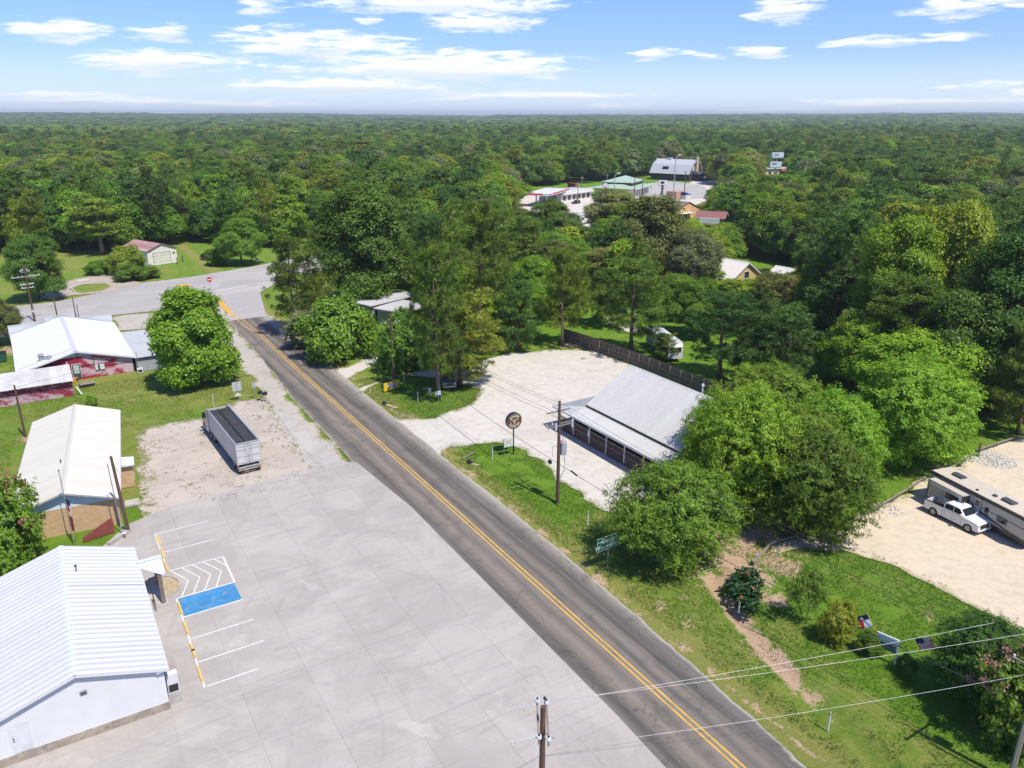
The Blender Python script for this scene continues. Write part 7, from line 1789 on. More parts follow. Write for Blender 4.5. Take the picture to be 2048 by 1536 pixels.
def dump_rig():
    """lorry tractor with a long open-topped trailer, nose along +y"""
    t0 = at(480, 952); t1 = at(524, 941)
    cx, y0 = (t0[0] + t1[0]) / 2 + 0.0, (t0[1] + t1[1]) / 2
    rot = math.atan2(-0.55, 14.0) * -1
    t = thing('open_trailer', 'long grey-white open-topped trailer with a dark tarp floor and double rear doors', 'trailer', (cx, y0 + 0.1, 0), R(2.0))
    gw = plain('trailer_white', (0.56, 0.555, 0.54), 0.5, 0.1, 0.06, 0.5, (0.42, 0.40, 0.38), 0.35); al = plain('aluminium_rail', (0.56, 0.57, 0.58), 0.35, 0.6, 0.06); rust = plain('rusty_frame', (0.10, 0.07, 0.055), 0.8, 0.2, 0.3, 3)
    L = 13.4; W = 1.28; zb, zt = 1.25, 3.75
    for s, nm in ((-1, 'side_wall'), (1, 'side_wall')):
        w = MB().box(min(s * W, s * (W - 0.06)), max(s * W, s * (W - 0.06)), 0.06, L, zb, zt).build(nm, gw, t)
        r = MB()
        for k in range(17): r.box(min(s * (W + 0.001), s * (W + 0.03)), max(s * (W + 0.001), s * (W + 0.03)), 0.3 + k * 0.8, 0.36 + k * 0.8, zb + 0.1, zt - 0.14)
        r.build('side_rib', gw, w)
        MB().box(min(s * (W - 0.08), s * (W + 0.06)), max(s * (W - 0.08), s * (W + 0.06)), 0.0, L + 0.02, zt + 0.002, zt + 0.12).build('top_rail', al, t); MB().box(min(s * (W - 0.05), s * (W + 0.04)), max(s * (W - 0.05), s * (W + 0.04)), 0.07, L, zb - 0.14, zb - 0.002).build('bottom_rail', al, t)
    # rear doors
    for s in (-1, 1):
        d = MB().box(min(s * 0.03, s * (W - 0.02)), max(s * 0.03, s * (W - 0.02)), 0, 0.055, zb, zt).build('rear_door', gw, t)
        b = MB()
        for z in (zb + 0.15, zb + 0.95, zb + 1.75, zt - 0.35): b.box(min(s * 0.1, s * (W - 0.1)), max(s * 0.1, s * (W - 0.1)), -0.045, -0.002, z, z + 0.06)
        b.build('door_bar', al, d)
        MB().cyl((s * 0.17, -0.04, zb - 0.1), (s * 0.17, -0.04, zt), 0.022, n=6).cyl((s * 0.38, -0.04, zb - 0.1), (s * 0.38, -0.04, zt), 0.022, n=6).build('lock_rod', al, d)
        MB().box(min(s * (W - 0.02), s * (W + 0.05)), max(s * (W - 0.02), s * (W + 0.05)), -0.04, 0.058, zb - 0.14, zt + 0.0).build('corner_post', al, t)
    MB().box(-W, W, -0.06, 0.05, zt + 0.003, zt + 0.13).build('rear_header', al, t)
    MB().box(-W + 0.07, W - 0.07, L - 0.06, L, zb, zt).build('front_wall', gw, t)
    # sagging dark mesh tarp over the load, with ridge bow
    m, nt, bs, out = new_mat('mesh_tarp'); v = coords(nt)
    wv = N(nt, 'ShaderNodeTexNoise'); wv.inputs['Scale'].default_value = 1.3; nt.links.new(mapping(nt, v, (2.2, 0.5, 1)), wv.inputs['Vector'])
    nt.links.new(mixc(nt, wv.outputs[0], (0.018, 0.019, 0.022), (0.055, 0.057, 0.062)), bs.inputs['Base Color']); bs.inputs['Roughness'].default_value = 0.8
    rings = []; nx = 12
    for i in range(27):
        y = 0.12 + (L - 0.2) * i / 26; bowk = 0.10 * abs(math.sin(math.pi * i / 26 * 6))
        rings.append([((-1 + 2 * k / nx) * (W - 0.075), y, zt - 0.13 - 0.10 * math.sin(math.pi * k / nx) - bowk + (0.05 if k == nx // 2 else 0) + 0.015 * math.sin(9 * k + 5 * i)) for k in range(nx + 1)])
    vs = [p for r in rings for p in r]; fs = [(i * (nx + 1) + k, i * (nx + 1) + k + 1, (i + 1) * (nx + 1) + k + 1, (i + 1) * (nx + 1) + k) for i in range(26) for k in range(nx)]
    MB().add(vs, fs).build('tarp', m, t, True)
    MB().box(-0.05, 0.05, 0.1, L - 0.1, zt - 0.19, zt - 0.12).build('tarp_spine', BLACK, t)
    for y in (L * 0.5, L - 0.9): MB().box(-W + 0.07, W - 0.07, y, y + 0.07, zt - 0.11, zt - 0.05).build('cross_bow', rust, t)
    for s in (-1, 1):
        MB().box(min(s * 0.45, s * 0.65), max(s * 0.45, s * 0.65), 0.1, L - 0.3, 0.95, zb - 0.142).build('chassis_rail', rust, t)
    MB().box(-W, W, -0.10, 0.02, 0.55, 0.68).box(-W, W, -0.10, 0.02, 0.82, 0.98).build('rear_bumper', al, t)
    for s in (-1, 1): MB().box(min(s * 0.75, s * 1.2), max(s * 0.75, s * 1.2), -0.14, -0.102, 0.58, 0.66).build('tail_light', plain('amber_lens', (0.5, 0.22, 0.05), 0.3), t); MB().box(min(s * 0.8, s * 1.25), max(s * 0.8, s * 1.25), 0.25, 0.28, 0.15, 0.8).build('mud_flap', BLACK, t)
    def axle(tt, y, dual=True):
        for s in (-1, 1):
            for k, x in enumerate((1.05, 0.72) if dual else (1.0,)):
                wb = MB().cyl((s * (x - 0.14), y, 0.5), (s * (x + 0.14), y, 0.5), 0.5, n=18).build('wheel', TYRE, tt)
                if k == 0: MB().cyl((s * (x + 0.10), y, 0.5), (s * (x + 0.146), y, 0.5), 0.29, 0.2, n=14).build('rim', al, wb)
        MB().cyl((-0.9, y, 0.5), (0.9, y, 0.5), 0.09).build('axle', rust, tt)
    axle(t, 0.95); axle(t, 2.25)
    MB().box(-1.2, -1.1, 9.6, 9.75, 0.05, 1.2).box(1.1, 1.2, 9.6, 9.75, 0.05, 1.2).build('landing_leg', rust, t)
    # tractor unit, separate from the trailer it pulls
    q = Matrix.Rotation(R(2.0), 4, 'Z') @ Vector((0, 11.2, 0)); k = thing('truck_tractor', 'dark lorry tractor in front of the open-topped trailer', 'truck', (cx + q.x - 0.08, y0 + q.y, 0), R(4))
    cb = car_paint('dark_cab_paint', (0.025, 0.035, 0.05), 0.3)
    MB().box(-0.45, 0.45, -0.6, 5.6, 0.75, 1.0).build('frame', rust, k); axle(k, 0.2); axle(k, 1.5); axle(k, 5.0, False)
    cab = [(2.35, 1.05), (2.35, 3.15), (2.6, 3.35), (3.45, 3.30), (3.85, 2.15), (5.55, 1.95), (5.75, 1.75), (5.78, 0.85), (5.45, 0.75), (5.4, 1.1), (4.6, 1.1), (4.5, 0.8), (2.4, 0.8)]
    MB().prism(cab, 'x', -1.12, 1.12).build('cab', cb, k)
    MB().add([(-1.0, 3.84, 2.24), (1.0, 3.84, 2.24), (0.95, 3.51, 3.18), (-0.95, 3.51, 3.18)], [(3, 2, 1, 0)]).build('windscreen', GLASSC, k)
    for s in (-1, 1):
        MB().box(min(s * 1.122, s * 1.13), max(s * 1.122, s * 1.13), 2.75, 3.55, 2.2, 3.0).build('side_window', GLASSC, k)
        MB().cyl((s * 1.25, 2.25, 0.9), (s * 1.25, 2.25, 3.9), 0.09, n=8).build('exhaust_stack', CHROME, k); MB().box(min(s * 1.15, s * 1.5), max(s * 1.15, s * 1.5), 3.7, 3.8, 2.2, 2.95).build('mirror', BLACK, k)
        MB().cyl((s * 0.95, 2.2, 0.72), (s * 0.95, 3.9, 0.72), 0.32, n=12).build('fuel_tank', CHROME, k); MB().box(min(s * 0.7, s * 1.05), max(s * 0.7, s * 1.05), 5.70, 5.80, 1.2, 1.45).build('headlight', LAMPW, k)
    MB().box(-0.6, 0.6, 5.76, 5.82, 1.0, 1.8).build('grille', CHROME, k)
dump_rig()

def travel_trailer():
    """long tan camper with a slide-out; origin at its rear left, length along +x"""
    a = at(1863, 990); b = at(1863 + 200, 990 + 104.5)
    p0 = at(1850, 975); ang = math.atan2(at(2048, 1012, 3.4)[1] - at(1875, 926, 3.4)[1], at(2048, 1012, 3.4)[0] - at(1875, 926, 3.4)[0])
    o = at(1861, 938, 3.3)
    t = thing('travel_trailer', 'long tan and grey camping trailer with a slide-out room and dark windows', 'camper', (o[0], o[1], 0), ang)
    gr = plain('camper_side', (0.40, 0.385, 0.355), 0.45, 0, 0.04, 0.4); tn = plain('camper_roof', (0.52, 0.465, 0.375), 0.6, 0, 0.05, 0.5, (0.42, 0.37, 0.30), 0.4); dk = plain('camper_dark', (0.035, 0.032, 0.034), 0.4); lt = plain('camper_light', (0.50, 0.485, 0.45), 0.45)
    L = 11.5; D = 2.5
    prof = [(0, 0.75), (0, 3.0), (0.35, 3.25), (L, 3.25), (L, 0.75)]
    MB().prism(prof, 'y', 0, D).build('body', gr, t)
    rp = [(-0.04, 3.02), (0.33, 3.27), (L + 0.02, 3.27), (L + 0.02, 3.33), (0.30, 3.33), (-0.08, 3.06)]
    MB().prism(rp, 'y', -0.06, D + 0.06).build('roof', tn, t)
    MB().box(0.0, L, -0.012, -0.002, 2.88, 3.22).box(0, L, -0.012, -0.002, 0.76, 1.0).build('dark_band', dk, t)
    MB().box(0.9, L, -0.02, -0.013, 2.05, 2.12).build('stripe', dk, t)
    MB().prism([(5.2, 1.6), (6.1, 1.55), (9.6, 1.0), (11.4, 0.95), (11.4, 1.05), (9.7, 1.15), (6.2, 1.75)], 'y', -0.024, -0.014).build('swoosh', dk, t)
    so = MB().box(1.0, 5.1, -0.95, -0.002, 0.85, 2.72).build('slide_out', lt, t); MB().box(0.95, 5.15, -1.0, -0.002, 2.722, 2.79).build('slide_roof', tn, so); MB().box(0.98, 1.06, -0.97, -0.003, 0.84, 2.72).box(5.05, 5.13, -0.97, -0.003, 0.84, 2.72).build('slide_trim', dk, so)
    MB().box(3.1, 4.7, -0.965, -0.952, 1.65, 2.35).build('window', DARKG, so); MB().box(1.25, 2.9, -0.962, -0.952, 1.0, 2.2).build('panel', plain('camper_panel', (0.36, 0.345, 0.32), 0.4), so)
    fr = MB().box(1.22, 2.93, -0.968, -0.963, 2.2, 2.24).box(1.22, 1.25, -0.968, -0.963, 1.0, 2.2).box(2.9, 2.93, -0.968, -0.963, 1.0, 2.2).build('panel_trim', dk, so)
    for x0, x1, z0, z1 in ((0.25, 0.62, 1.7, 2.5), (6.95, 7.35, 1.55, 2.35), (8.3, 9.4, 1.55, 2.2)): MB().box(x0, x1, -0.03, -0.003, z0, z1).build('window', DARKG, t)
    d = MB().box(5.65, 6.45, -0.035, -0.003, 1.05, 2.85).build('door', lt, t); MB().box(5.8, 6.3, -0.045, -0.036, 2.05, 2.6).build('door_window', DARKG, d); MB().box(5.60, 5.645, -0.04, -0.003, 1.0, 2.9).box(6.455, 6.5, -0.04, -0.003, 1.0, 2.9).box(5.646, 6.454, -0.04, -0.003, 2.855, 2.9).build('door_frame', dk, d); MB().box(5.70, 5.75, -0.07, -0.036, 1.7, 1.85).build('handle', BLACK, d)
    for x, y, r in ((2.4, 1.3, 0.42), (8.3, 1.2, 0.42)):
        MB().loft([[(x - 0.6 + 1.2 * u, y - r * w, 3.331 + 0.26 * z) for w, z in ((-1, 0), (-0.9, 0.7), (-0.5, 1), (0.5, 1), (0.9, 0.7), (1, 0))] for u in (0, 0.12, 0.88, 1)]).build('roof_unit', plain('roof_unit_grey', (0.07, 0.07, 0.075), 0.5), t)
    MB().cyl((6.9, 1.0, 3.331), (6.9, 1.0, 3.48), 0.25, 0.2, n=10).build('roof_vent', plain('roof_unit_grey', (0.07, 0.07, 0.075), 0.5), t); MB().box(5.3, 5.5, 0.3, 0.5, 3.331, 3.46).build('roof_fitting', BLACK, t)
    MB().box(-0.35, -0.02, 0.9, 1.7, 0.9, 1.75).build('spare_wheel', BLACK, t)
    MB().box(0.3, L, 0.2, D - 0.2, 0.45, 0.748).build('chassis', BLACK, t)
    for x in (5.9, 6.9):
        for y in (0.18, D - 0.18):
            wb = MB().cyl((x, y - 0.11, 0.36), (x, y + 0.11, 0.36), 0.36, n=16).build('wheel', TYRE, t); MB().cyl((x, y - 0.13, 0.36), (x, y - 0.112, 0.36), 0.2, n=12).build('rim', CHROME, wb)
    MB().bar((L, D / 2, 0.6), (L + 1.3, D / 2, 0.55), 0.25, 0.15).build('tow_bar', BLACK, t)
    # entry steps
    c = Matrix.Rotation(ang, 4, 'Z') @ Vector((6.05, -0.25, 0))
    s = thing('entry_steps', 'pale folding steps with side rails at the camper door', 'steps', (o[0] + c.x, o[1] + c.y, 0), ang)
    for k in range(3): MB().box(-0.4, 0.4, -0.25 - 0.3 * k, 0.0 - 0.3 * k, 0.70 - 0.22 * k, 0.74 - 0.22 * k).build('tread', STEEL, s)
    for x in (-0.46, 0.46):
        MB().bar((x, 0.1, 0.85), (x, -1.0, 0.1), 0.05, 0.12).bar((x, 0.05, 1.65), (x, -1.0, 0.85), 0.05, 0.25).bar((x, -0.95, 0.1), (x, -0.95, 0.9), 0.05, 0.05).bar((x, 0.05, 0.85), (x, 0.05, 1.6), 0.05, 0.05).build('rail', WHITEP, s)
    g = at(2005, 1050); b = thing('waste_bin', 'grey round waste bin with a pale lid by the camper', 'bin', (g[0], g[1], 0)); MB().cyl((0, 0, 0), (0, 0, 0.82), 0.26, 0.31, n=14).build('barrel', plain('bin_grey', (0.10, 0.11, 0.11), 0.6), b); MB().cyl((0, 0, 0.822), (0, 0, 0.92), 0.34, 0.30, n=14).build('lid', plain('bin_lid', (0.52, 0.54, 0.54), 0.5), b)
travel_trailer()
def motorhome():
    p = at(1335, 712); e = at(1283, 646, 3.2); f = at(1338, 688, 3.2)
    ang = math.atan2(e[1] - f[1], e[0] - f[0])
    t = thing('motorhome', 'white motorhome parked on the lawn behind the wooden fence', 'motorhome', (f[0], f[1], 0), ang)
    L = min(11.0, math.dist(e, f)); D = 2.5
    MB().prism([(0, 0.6), (0, 2.6), (0.4, 3.2), (L, 3.2), (L, 0.6)], 'y', -D, 0).build('body', WHITEP, t); MB().box(0.35, L + 0.05, -D - 0.05, 0.05, 3.202, 3.27).build('roof', WHITEM, t)
    for x, y in ((2.0, -1.2), (6.5, -1.2)): MB().box(x, x + 0.9, y - 0.4, y + 0.4, 3.271, 3.5).build('roof_unit', plain('roof_unit_pale', (0.45, 0.46, 0.47), 0.5), t)
    for x in (1.0, 4.0, 7.2): MB().box(x, x + 1.2, 0.003, 0.02, 1.7, 2.5).build('window', DARKG, t)
    MB().box(-0.02, -0.003, -2.2, -0.3, 1.7, 2.5).build('window', DARKG, t)
    MB().box(0.3, 0.9, 0.003, 0.02, 0.8, 2.5).build('door', STEEL, t)
    MB().box(0, L, 0.003, 0.012, 1.1, 1.3).build('stripe', plain('roof_unit_grey', (0.07, 0.07, 0.075), 0.5), t)
    for x in (1.8, 7.0):
        for y in (-0.15, -D + 0.15): MB().cyl((x, y - 0.12, 0.42), (x, y + 0.12, 0.42), 0.42, n=14).build('wheel', TYRE, t)
motorhome()
# ---------------------------------------------------------------- poles, wires, signs, small things
POLEW = plain('pole_wood', (0.115, 0.062, 0.042), 0.9, 0, 0.25, 1.4, (0.05, 0.032, 0.026), 0.6, 0.3)
POLEG = plain('pole_grey_wood', (0.22, 0.185, 0.15), 0.9, 0, 0.2, 1.4, (0.10, 0.08, 0.07), 0.5, 0.3)
PORC = plain('porcelain', (0.62, 0.64, 0.66), 0.2, 0, 0.04); TRAFO = plain('transformer_grey', (0.42, 0.47, 0.51), 0.4, 0.1, 0.08, 3)
def pole(label, x, y, h, r=0.15, wood=POLEW, lean=(0, 0)):
    t = thing('utility_pole', label, 'utility pole', (x, y, 0))
    MB().tube([(0, 0, -0.2), (lean[0] * 0.5, lean[1] * 0.5, h * 0.5), (lean[0], lean[1], h)], [r * 1.15, r, r * 0.78], 10).build('post', wood, t)
    return t
def insul(parent, p, s=1.0, horiz=None):
    mb = MB()
    for z in (0.0, 0.07, 0.14): mb.cyl((p[0], p[1], p[2] + z * s), (p[0], p[1], p[2] + (z + 0.05) * s), 0.075 * s, 0.045 * s, n=10)
    return mb.build('insulator', PORC, parent)
def arm(t, z, L, ang, off=0.18, wood=POLEG, braces=True, pins=(), dx=0.0, w=0.10, h=0.12):
    d = Vector((math.cos(ang), math.sin(ang), 0)); n = Vector((-d.y, d.x, 0)) * off
    a = MB().bar(n + d * (-L / 2 + dx) + Vector((0, 0, z)), n + d * (L / 2 + dx) + Vector((0, 0, z)), w, h).build('crossarm', wood, t)
    if braces:
        b = MB()
        for s in (-1, 1): b.bar(n + d * s * L * 0.28 + Vector((0, 0, z - 0.07)), n * 0.6 + Vector((0, 0, z - 0.75)), 0.03, 0.04)
        b.build('brace', STEEL, t)
    for q in pins:
        p = n + d * (q * L / 2 + dx) + Vector((0, 0, z + 0.062)); insul(a, p)
    return n, d
def wire(label, p0, p1, sag=0.4, r=0.016, mat=None, group=None, n=14):
    p0, p1 = Vector(p0), Vector(p1); pts = [p0.lerp(p1, i / n) - Vector((0, 0, sag * 4 * (i / n) * (1 - i / n))) for i in range(n + 1)]
    o = MB().tube(pts, r, 4).build('overhead_wire', mat or WIRE, fix=False); return tag(o, label, 'power line', group)
WIRE = plain('dark_wire', (0.035, 0.035, 0.037), 0.6); WIREL = plain('aluminium_wire', (0.40, 0.41, 0.42), 0.4, 0.3)
AX = 0.0
# the double-arm transformer pole in front of the restaurant
P1 = at(1115, 1005); h1 = height_of(1115, 1005, 802)
t1 = pole('dark pole with two crossarms and grey transformers in front of the restaurant', P1[0], P1[1], h1, 0.17)
arm(t1, h1 - 1.15, 2.9, AX, 0.2, pins=(-0.95, -0.5, 0.55, 0.95)); arm(t1, h1 - 2.55, 3.1, AX, 0.2, pins=(-0.9, -0.45)); arm(t1, h1 - 2.60, 3.1, AX, -0.2, braces=False, wood=STEEL)
for x, z in ((-0.55, h1 - 3.0), (1.45, h1 - 2.95)): MB().cyl((x, -0.25, z), (x, -0.25, z + 0.75), 0.10, n=10).build('fuse', PORC, t1)
tr = MB().cyl((0.5, -0.15, h1 - 5.9), (0.5, -0.15, h1 - 4.55), 0.34, n=16).build('transformer', TRAFO, t1)
MB().cyl((0.5, -0.15, h1 - 4.549), (0.5, -0.15, h1 - 4.42), 0.30, 0.1, n=14).build('lid', plain('dull_pink', (0.42, 0.25, 0.25), 0.5), tr); MB().cyl((0.42, -0.15, h1 - 4.42), (0.42, -0.15, h1 - 3.9), 0.06, n=8).build('bushing', PORC, tr)
tr = MB().cyl((0.42, 0.35, h1 - 5.8), (0.42, 0.35, h1 - 4.6), 0.30, n=16).build('transformer', TRAFO, t1); MB().cyl((0.42, 0.35, h1 - 4.599), (0.42, 0.35, h1 - 4.5), 0.26, 0.1, n=14).build('lid', plain('dull_pink', (0.42, 0.25, 0.25), 0.5), tr)
MB().bar((-0.15, 0, h1 - 4.9), (-0.75, 0, h1 - 4.85), 0.04, 0.05).bar((-0.75, 0, h1 - 4.87), (-0.75, 0, h1 - 6.0), 0.03, 0.03).build('bracket', STEEL, t1)
MB().tube([(0.5, -0.2, h1 - 5.9), (0.75, -0.1, h1 - 6.8), (0.75, 0, h1 - 7.8), (0.3, 0, h1 - 8.6)], 0.03, 5).build('service_drop', BLACK, t1)
MB().cyl((0.17, 0, 0.05), (0.17, 0, 3.2), 0.03, n=6).build('ground_guard', STEEL, t1)
# crossarm pole by the yellow banner
P2 = at(787, 756); h2 = height_of(787, 756, 622)
t2 = pole('dark roadside pole with one pale crossarm above the yellow banner', P2[0], P2[1], h2, 0.16)
arm(t2, h2 - 1.9, 2.9, AX, 0.2, POLEG, True, (-0.95, -0.5, 0.6, 0.95)); MB().cyl((0, 0, h2), (0, 0, h2 + 0.3), 0.07).build('cap', PORC, t2)
# bare poles on the left
P3 = at(258, 1065); h3 = height_of(258, 1065, 912)
t3 = pole('brown bare service pole between the cream roof and the white hall', P3[0], P3[1], h3, 0.15, POLEW, (-0.35, 0.1)); MB().cyl((-0.55, -0.15, 0.0), (-0.75, -0.05, h3 - 0.6), 0.045, n=8).build('conduit', STEEL, t3); MB().box(-0.65, -0.45, -0.3, -0.1, 0.9, 1.25).build('meter_socket', STEEL, t3)
P4 = at(51, 873); h4 = height_of(51, 873, 770); t4 = pole('plain reddish pole on the grass in front of the lean-to', P4[0], P4[1], h4, 0.13)
P5 = at(70, 643); h5 = height_of(70, 643, 534); t5 = pole('tall pole crowded with insulators and switches beside the highway', P5[0], P5[1], h5, 0.17)
ah = R(14)
n, d = arm(t5, h5 - 1.9, 5.0, ah, 0.2, WHITEP, False, (-0.9, -0.5, -0.2, 0.3, 0.6, 0.95)); arm(t5, h5 - 1.92, 4.4, ah, -0.2, POLEG, False)
arm(t5, h5 - 3.4, 2.4, ah, 0.2, WHITEP, False, (-0.9, -0.5, -0.1, 0.5, 0.9)); arm(t5, h5 - 4.1, 2.2, ah, 0.2, WHITEP, False, (-0.8, 0.1, 0.8))
for k in range(5): insul(t5, (-0.7 + 0.35 * k, 0.2, h5 - 0.9 + 0.2 * (k % 2)), 1.6)
MB().box(-0.55, 0.55, -0.06, 0.06, h5 - 1.05, h5 - 0.93).build('top_bracket', STEEL, t5); MB().box(-0.12, 0.12, -0.22, -0.17, 1.9, 2.4).build('notice', WHITEP, t5)
P6 = at(116, 641); h6 = height_of(116, 641, 592); t6 = pole('short brown pole with a lamp bracket behind the white parapet', P6[0], P6[1], h6, 0.12); MB().bar((0, 0, h6 * 0.55), (-0.6, -0.3, h6 * 0.62), 0.05, 0.05).box(-0.75, -0.5, -0.42, -0.2, h6 * 0.6, h6 * 0.66).build('lamp_bracket', STEEL, t6); MB().box(-0.35, 0.35, -0.05, 0.05, h6 - 0.6, h6 - 0.5).build('crossarm', POLEW, t6)
P7 = at(152, 634); h7 = height_of(152, 634, 594); t7 = pole('thin dark twin post behind the white parapet', P7[0], P7[1], h7, 0.09, plain('dark_post', (0.05, 0.045, 0.045), 0.8)); MB().cyl((0.5, -0.4, 0), (0.5, -0.4, h7 * 0.6), 0.07, n=8).build('stub_post', plain('dark_post', (0.05, 0.045, 0.045), 0.8), t7)
# foreground pole, its foot below the frame
top = at(1075, 1412, 0)
X8, Y8, h8 = -16.1, -23.0, 10.9
bx, by = 1080, 1790
P8 = at(bx, by); h8 = height_of(bx, by, 1413)
t8 = pole('dark foreground pole topped with white insulators over the concrete lot', P8[0], P8[1], h8, 0.16)
dv = Vector((FWD[0], FWD[1], 0)); rv = Vector((FWD[1], -FWD[0], 0))
for off, z, L in ((-0.22, h8 - 0.95, 2.6), (0.22, h8 - 1.05, 2.6)):
    a = MB().bar(rv * off - dv * (L / 2) + Vector((0, 0, z)), rv * off * 1.05 + dv * (L / 2) + Vector((0, 0, z)), 0.10, 0.12).build('crossarm', POLEG, t8)
    for s in (-1, 1):
        p = rv * off + dv * s * (L / 2 - 0.12) + Vector((0, 0, z + 0.06))
        MB().cyl(p, p + Vector((0, 0, 0.16)), 0.03, n=6).cyl(p + Vector((0, 0, 0.16)), p + Vector((0, 0, 0.30)), 0.13, 0.11, n=14).build('insulator', PORC, a); MB().cyl(p + Vector((0, 0, 0.301)), p + Vector((0, 0, 0.36)), 0.06, 0.05, n=10).build('pin_cap', BLACK, a)
for s in (-1, 1):
    st = MB(); p = dv * s * 1.05 + rv * -0.3 + Vector((0, 0, h8 - 0.80))
    for k in range(6):
        q = p + rv * (-0.2 * k - 0.15) + Vector((0, 0, -0.055 * k)); st.cyl(q, q + rv * -0.07 + Vector((0, 0, -0.02)), 0.075, 0.05, n=10)
    st.tube([p, p + rv * -1.35 + Vector((0, 0, -0.38))], 0.012, 4); st.build('insulator_string', PORC, t8)
MB().cyl((0.12, 0.05, h8 - 0.5), (0.12, 0.05, h8 + 0.35), 0.02, n=6).box(0.07, 0.17, 0.0, 0.1, h8 + 0.35, h8 + 0.45).build('lightning_rod', BLACK, t8); MB().bar((0, 0, h8 - 1.5), rv * 0.5 + dv * -0.9 + Vector((0, 0, h8 - 1.05)), 0.03, 0.04).build('brace', STEEL, t8)
# right foreground pole with a grey pipe
P9 = at(2012, 1566); t9 = pole('pole with a grey conduit among the pink myrtle at the right edge', P9[0] + 0.45, P9[1], 9.5, 0.15, POLEG); MB().cyl((-0.42, -0.1, 0), (-0.42, -0.1, 7.9), 0.06, n=8).build('conduit', STEEL, t9)
arm(t9, 9.0, 2.8, AX, 0.18, POLEG, True, (-0.9, 0.9)); arm(t9, 8.2, 3.0, R(90), 0.18, POLEG, False, (-0.9, 0.9)); MB().cyl((0.35, 0.1, 6.2), (0.35, 0.1, 7.3), 0.3, n=14).build('transformer', TRAFO, t9)
# wires: line along the east side, crossings to the west
def top3(P, h, dx, dz): return (P[0] + dx, P[1] + 0.2, h - dz)
for dx, nm in ((-1.35, 'outer left'), (-0.7, 'inner left'), (0.8, 'inner right'), (1.35, 'outer right')):
    wire('dark span wire, %s of four, running from the banner pole to the transformer pole' % nm, top3(P2, h2, dx, 1.75), top3(P1, h1, dx, 1.0), 0.7)
    wire('dark span wire, %s of four, from the transformer pole through the roadside trees' % nm, top3(P1, h1, dx, 1.0), (P9[0] + 0.45 + dx * 0.9, P9[1], 9.1), 0.9)
wire('heavier low cable from the banner pole to the transformer pole', top3(P2, h2, 0, 5.2), top3(P1, h1, 0, 6.9), 0.7, 0.03)
wire('heavy low cable with splice boxes beside the restaurant porch', top3(P1, h1, 0, 6.9), (P9[0] + 0.45, P9[1], 5.6), 1.0, 0.03)
q = Vector(top3(P1, h1, 0, 6.9)).lerp(Vector((P9[0] + 0.45, P9[1], 5.6)), 0.05); b = tag(MB().cyl(q + Vector((0, 0, -0.1)), q + Vector((0.02, -1.0, -0.22)), 0.09, n=8).build('splice_case', BLACK), 'black splice case hanging on the low cable by the transformer pole', 'cable box')
q = Vector(top3(P2, h2, 0, 5.2)).lerp(Vector(top3(P1, h1, 0, 6.9)), 0.97); b = tag(MB().box(q.x - 0.12, q.x + 0.12, q.y - 0.2, q.y + 0.2, q.z - 0.65, q.z - 0.30).bar((q.x, q.y, q.z - 0.32), (q.x, q.y, q.z - 0.06), 0.02, 0.02).build('cable_box', BLACK), 'small black box hung on the low cable left of the transformer pole', 'cable box')
q = Vector(top3(P1, h1, 0, 6.9)).lerp(Vector((P9[0] + 0.45, P9[1], 5.6)), 0.17) - Vector((0, 0, 0.55))
mb = MB()
for k in range(3):
    c = [(q.x, q.y + 0.28 * math.cos(a) + 0.14 * k, q.z + 0.30 * math.sin(a)) for a in np.linspace(0, 2 * math.pi, 15)]; mb.tube(c, 0.025, 4)
tag(mb.build('cable_coil', BLACK), 'loose coil of cable hanging on the line beside the restaurant', 'cable coil')
A1 = (P8[0] + dv.x * 1.2, P8[1] + dv.y * 1.2, h8 - 0.65); A2 = (P8[0] - dv.x * 1.2, P8[1] - dv.y * 1.2, h8 - 0.65)
for (px, py), nm, (a, sd) in (((1990, 1245), 'upper', ((1187, 1391), 0.1)), ((2048, 1268), 'middle', ((1189, 1391), 0.1)), ((2048, 1350), 'lower', ((1275, 1474), 0.1))):
    s = at(*a, z=7.6 if nm != 'lower' else 8.2); e = at(px, py, 9.5)
    wire('pale %s wire of the three crossing the farm road' % nm, (s[0], s[1], 7.6 if nm != 'lower' else 8.2), (e[0], e[1], 9.5), 0.15, 0.010, WIREL)
    wire('pale %s crossing wire\'s run over the concrete lot to the foreground pole' % nm, A1 if nm != 'lower' else A2, (s[0], s[1], 7.6 if nm != 'lower' else 8.2), 0.1, 0.008, WIREL)
wire('thin service wire from the brown pole to the cream roof', (P3[0] - 0.35, P3[1] + 0.1, h3 - 0.3), (-28.3, 33.5, 3.2), 0.3, 0.012)
wire('thin service wire over the white roof to the grey shed mast', (P4[0], P4[1], h4 - 0.3), (-21.6, 83.3, 3.35), 0.3, 0.012)
wire('thin wire along the highway from the crowded pole', (P5[0], P5[1], h5 - 1.8), (*at(640, 500), 9.0), 1.2, 0.016)
wire('thin wire to the left from the crowded pole', (P5[0], P5[1], h5 - 1.8), (P5[0] - 40, P5[1] - 8, 9.5), 0.8, 0.016)
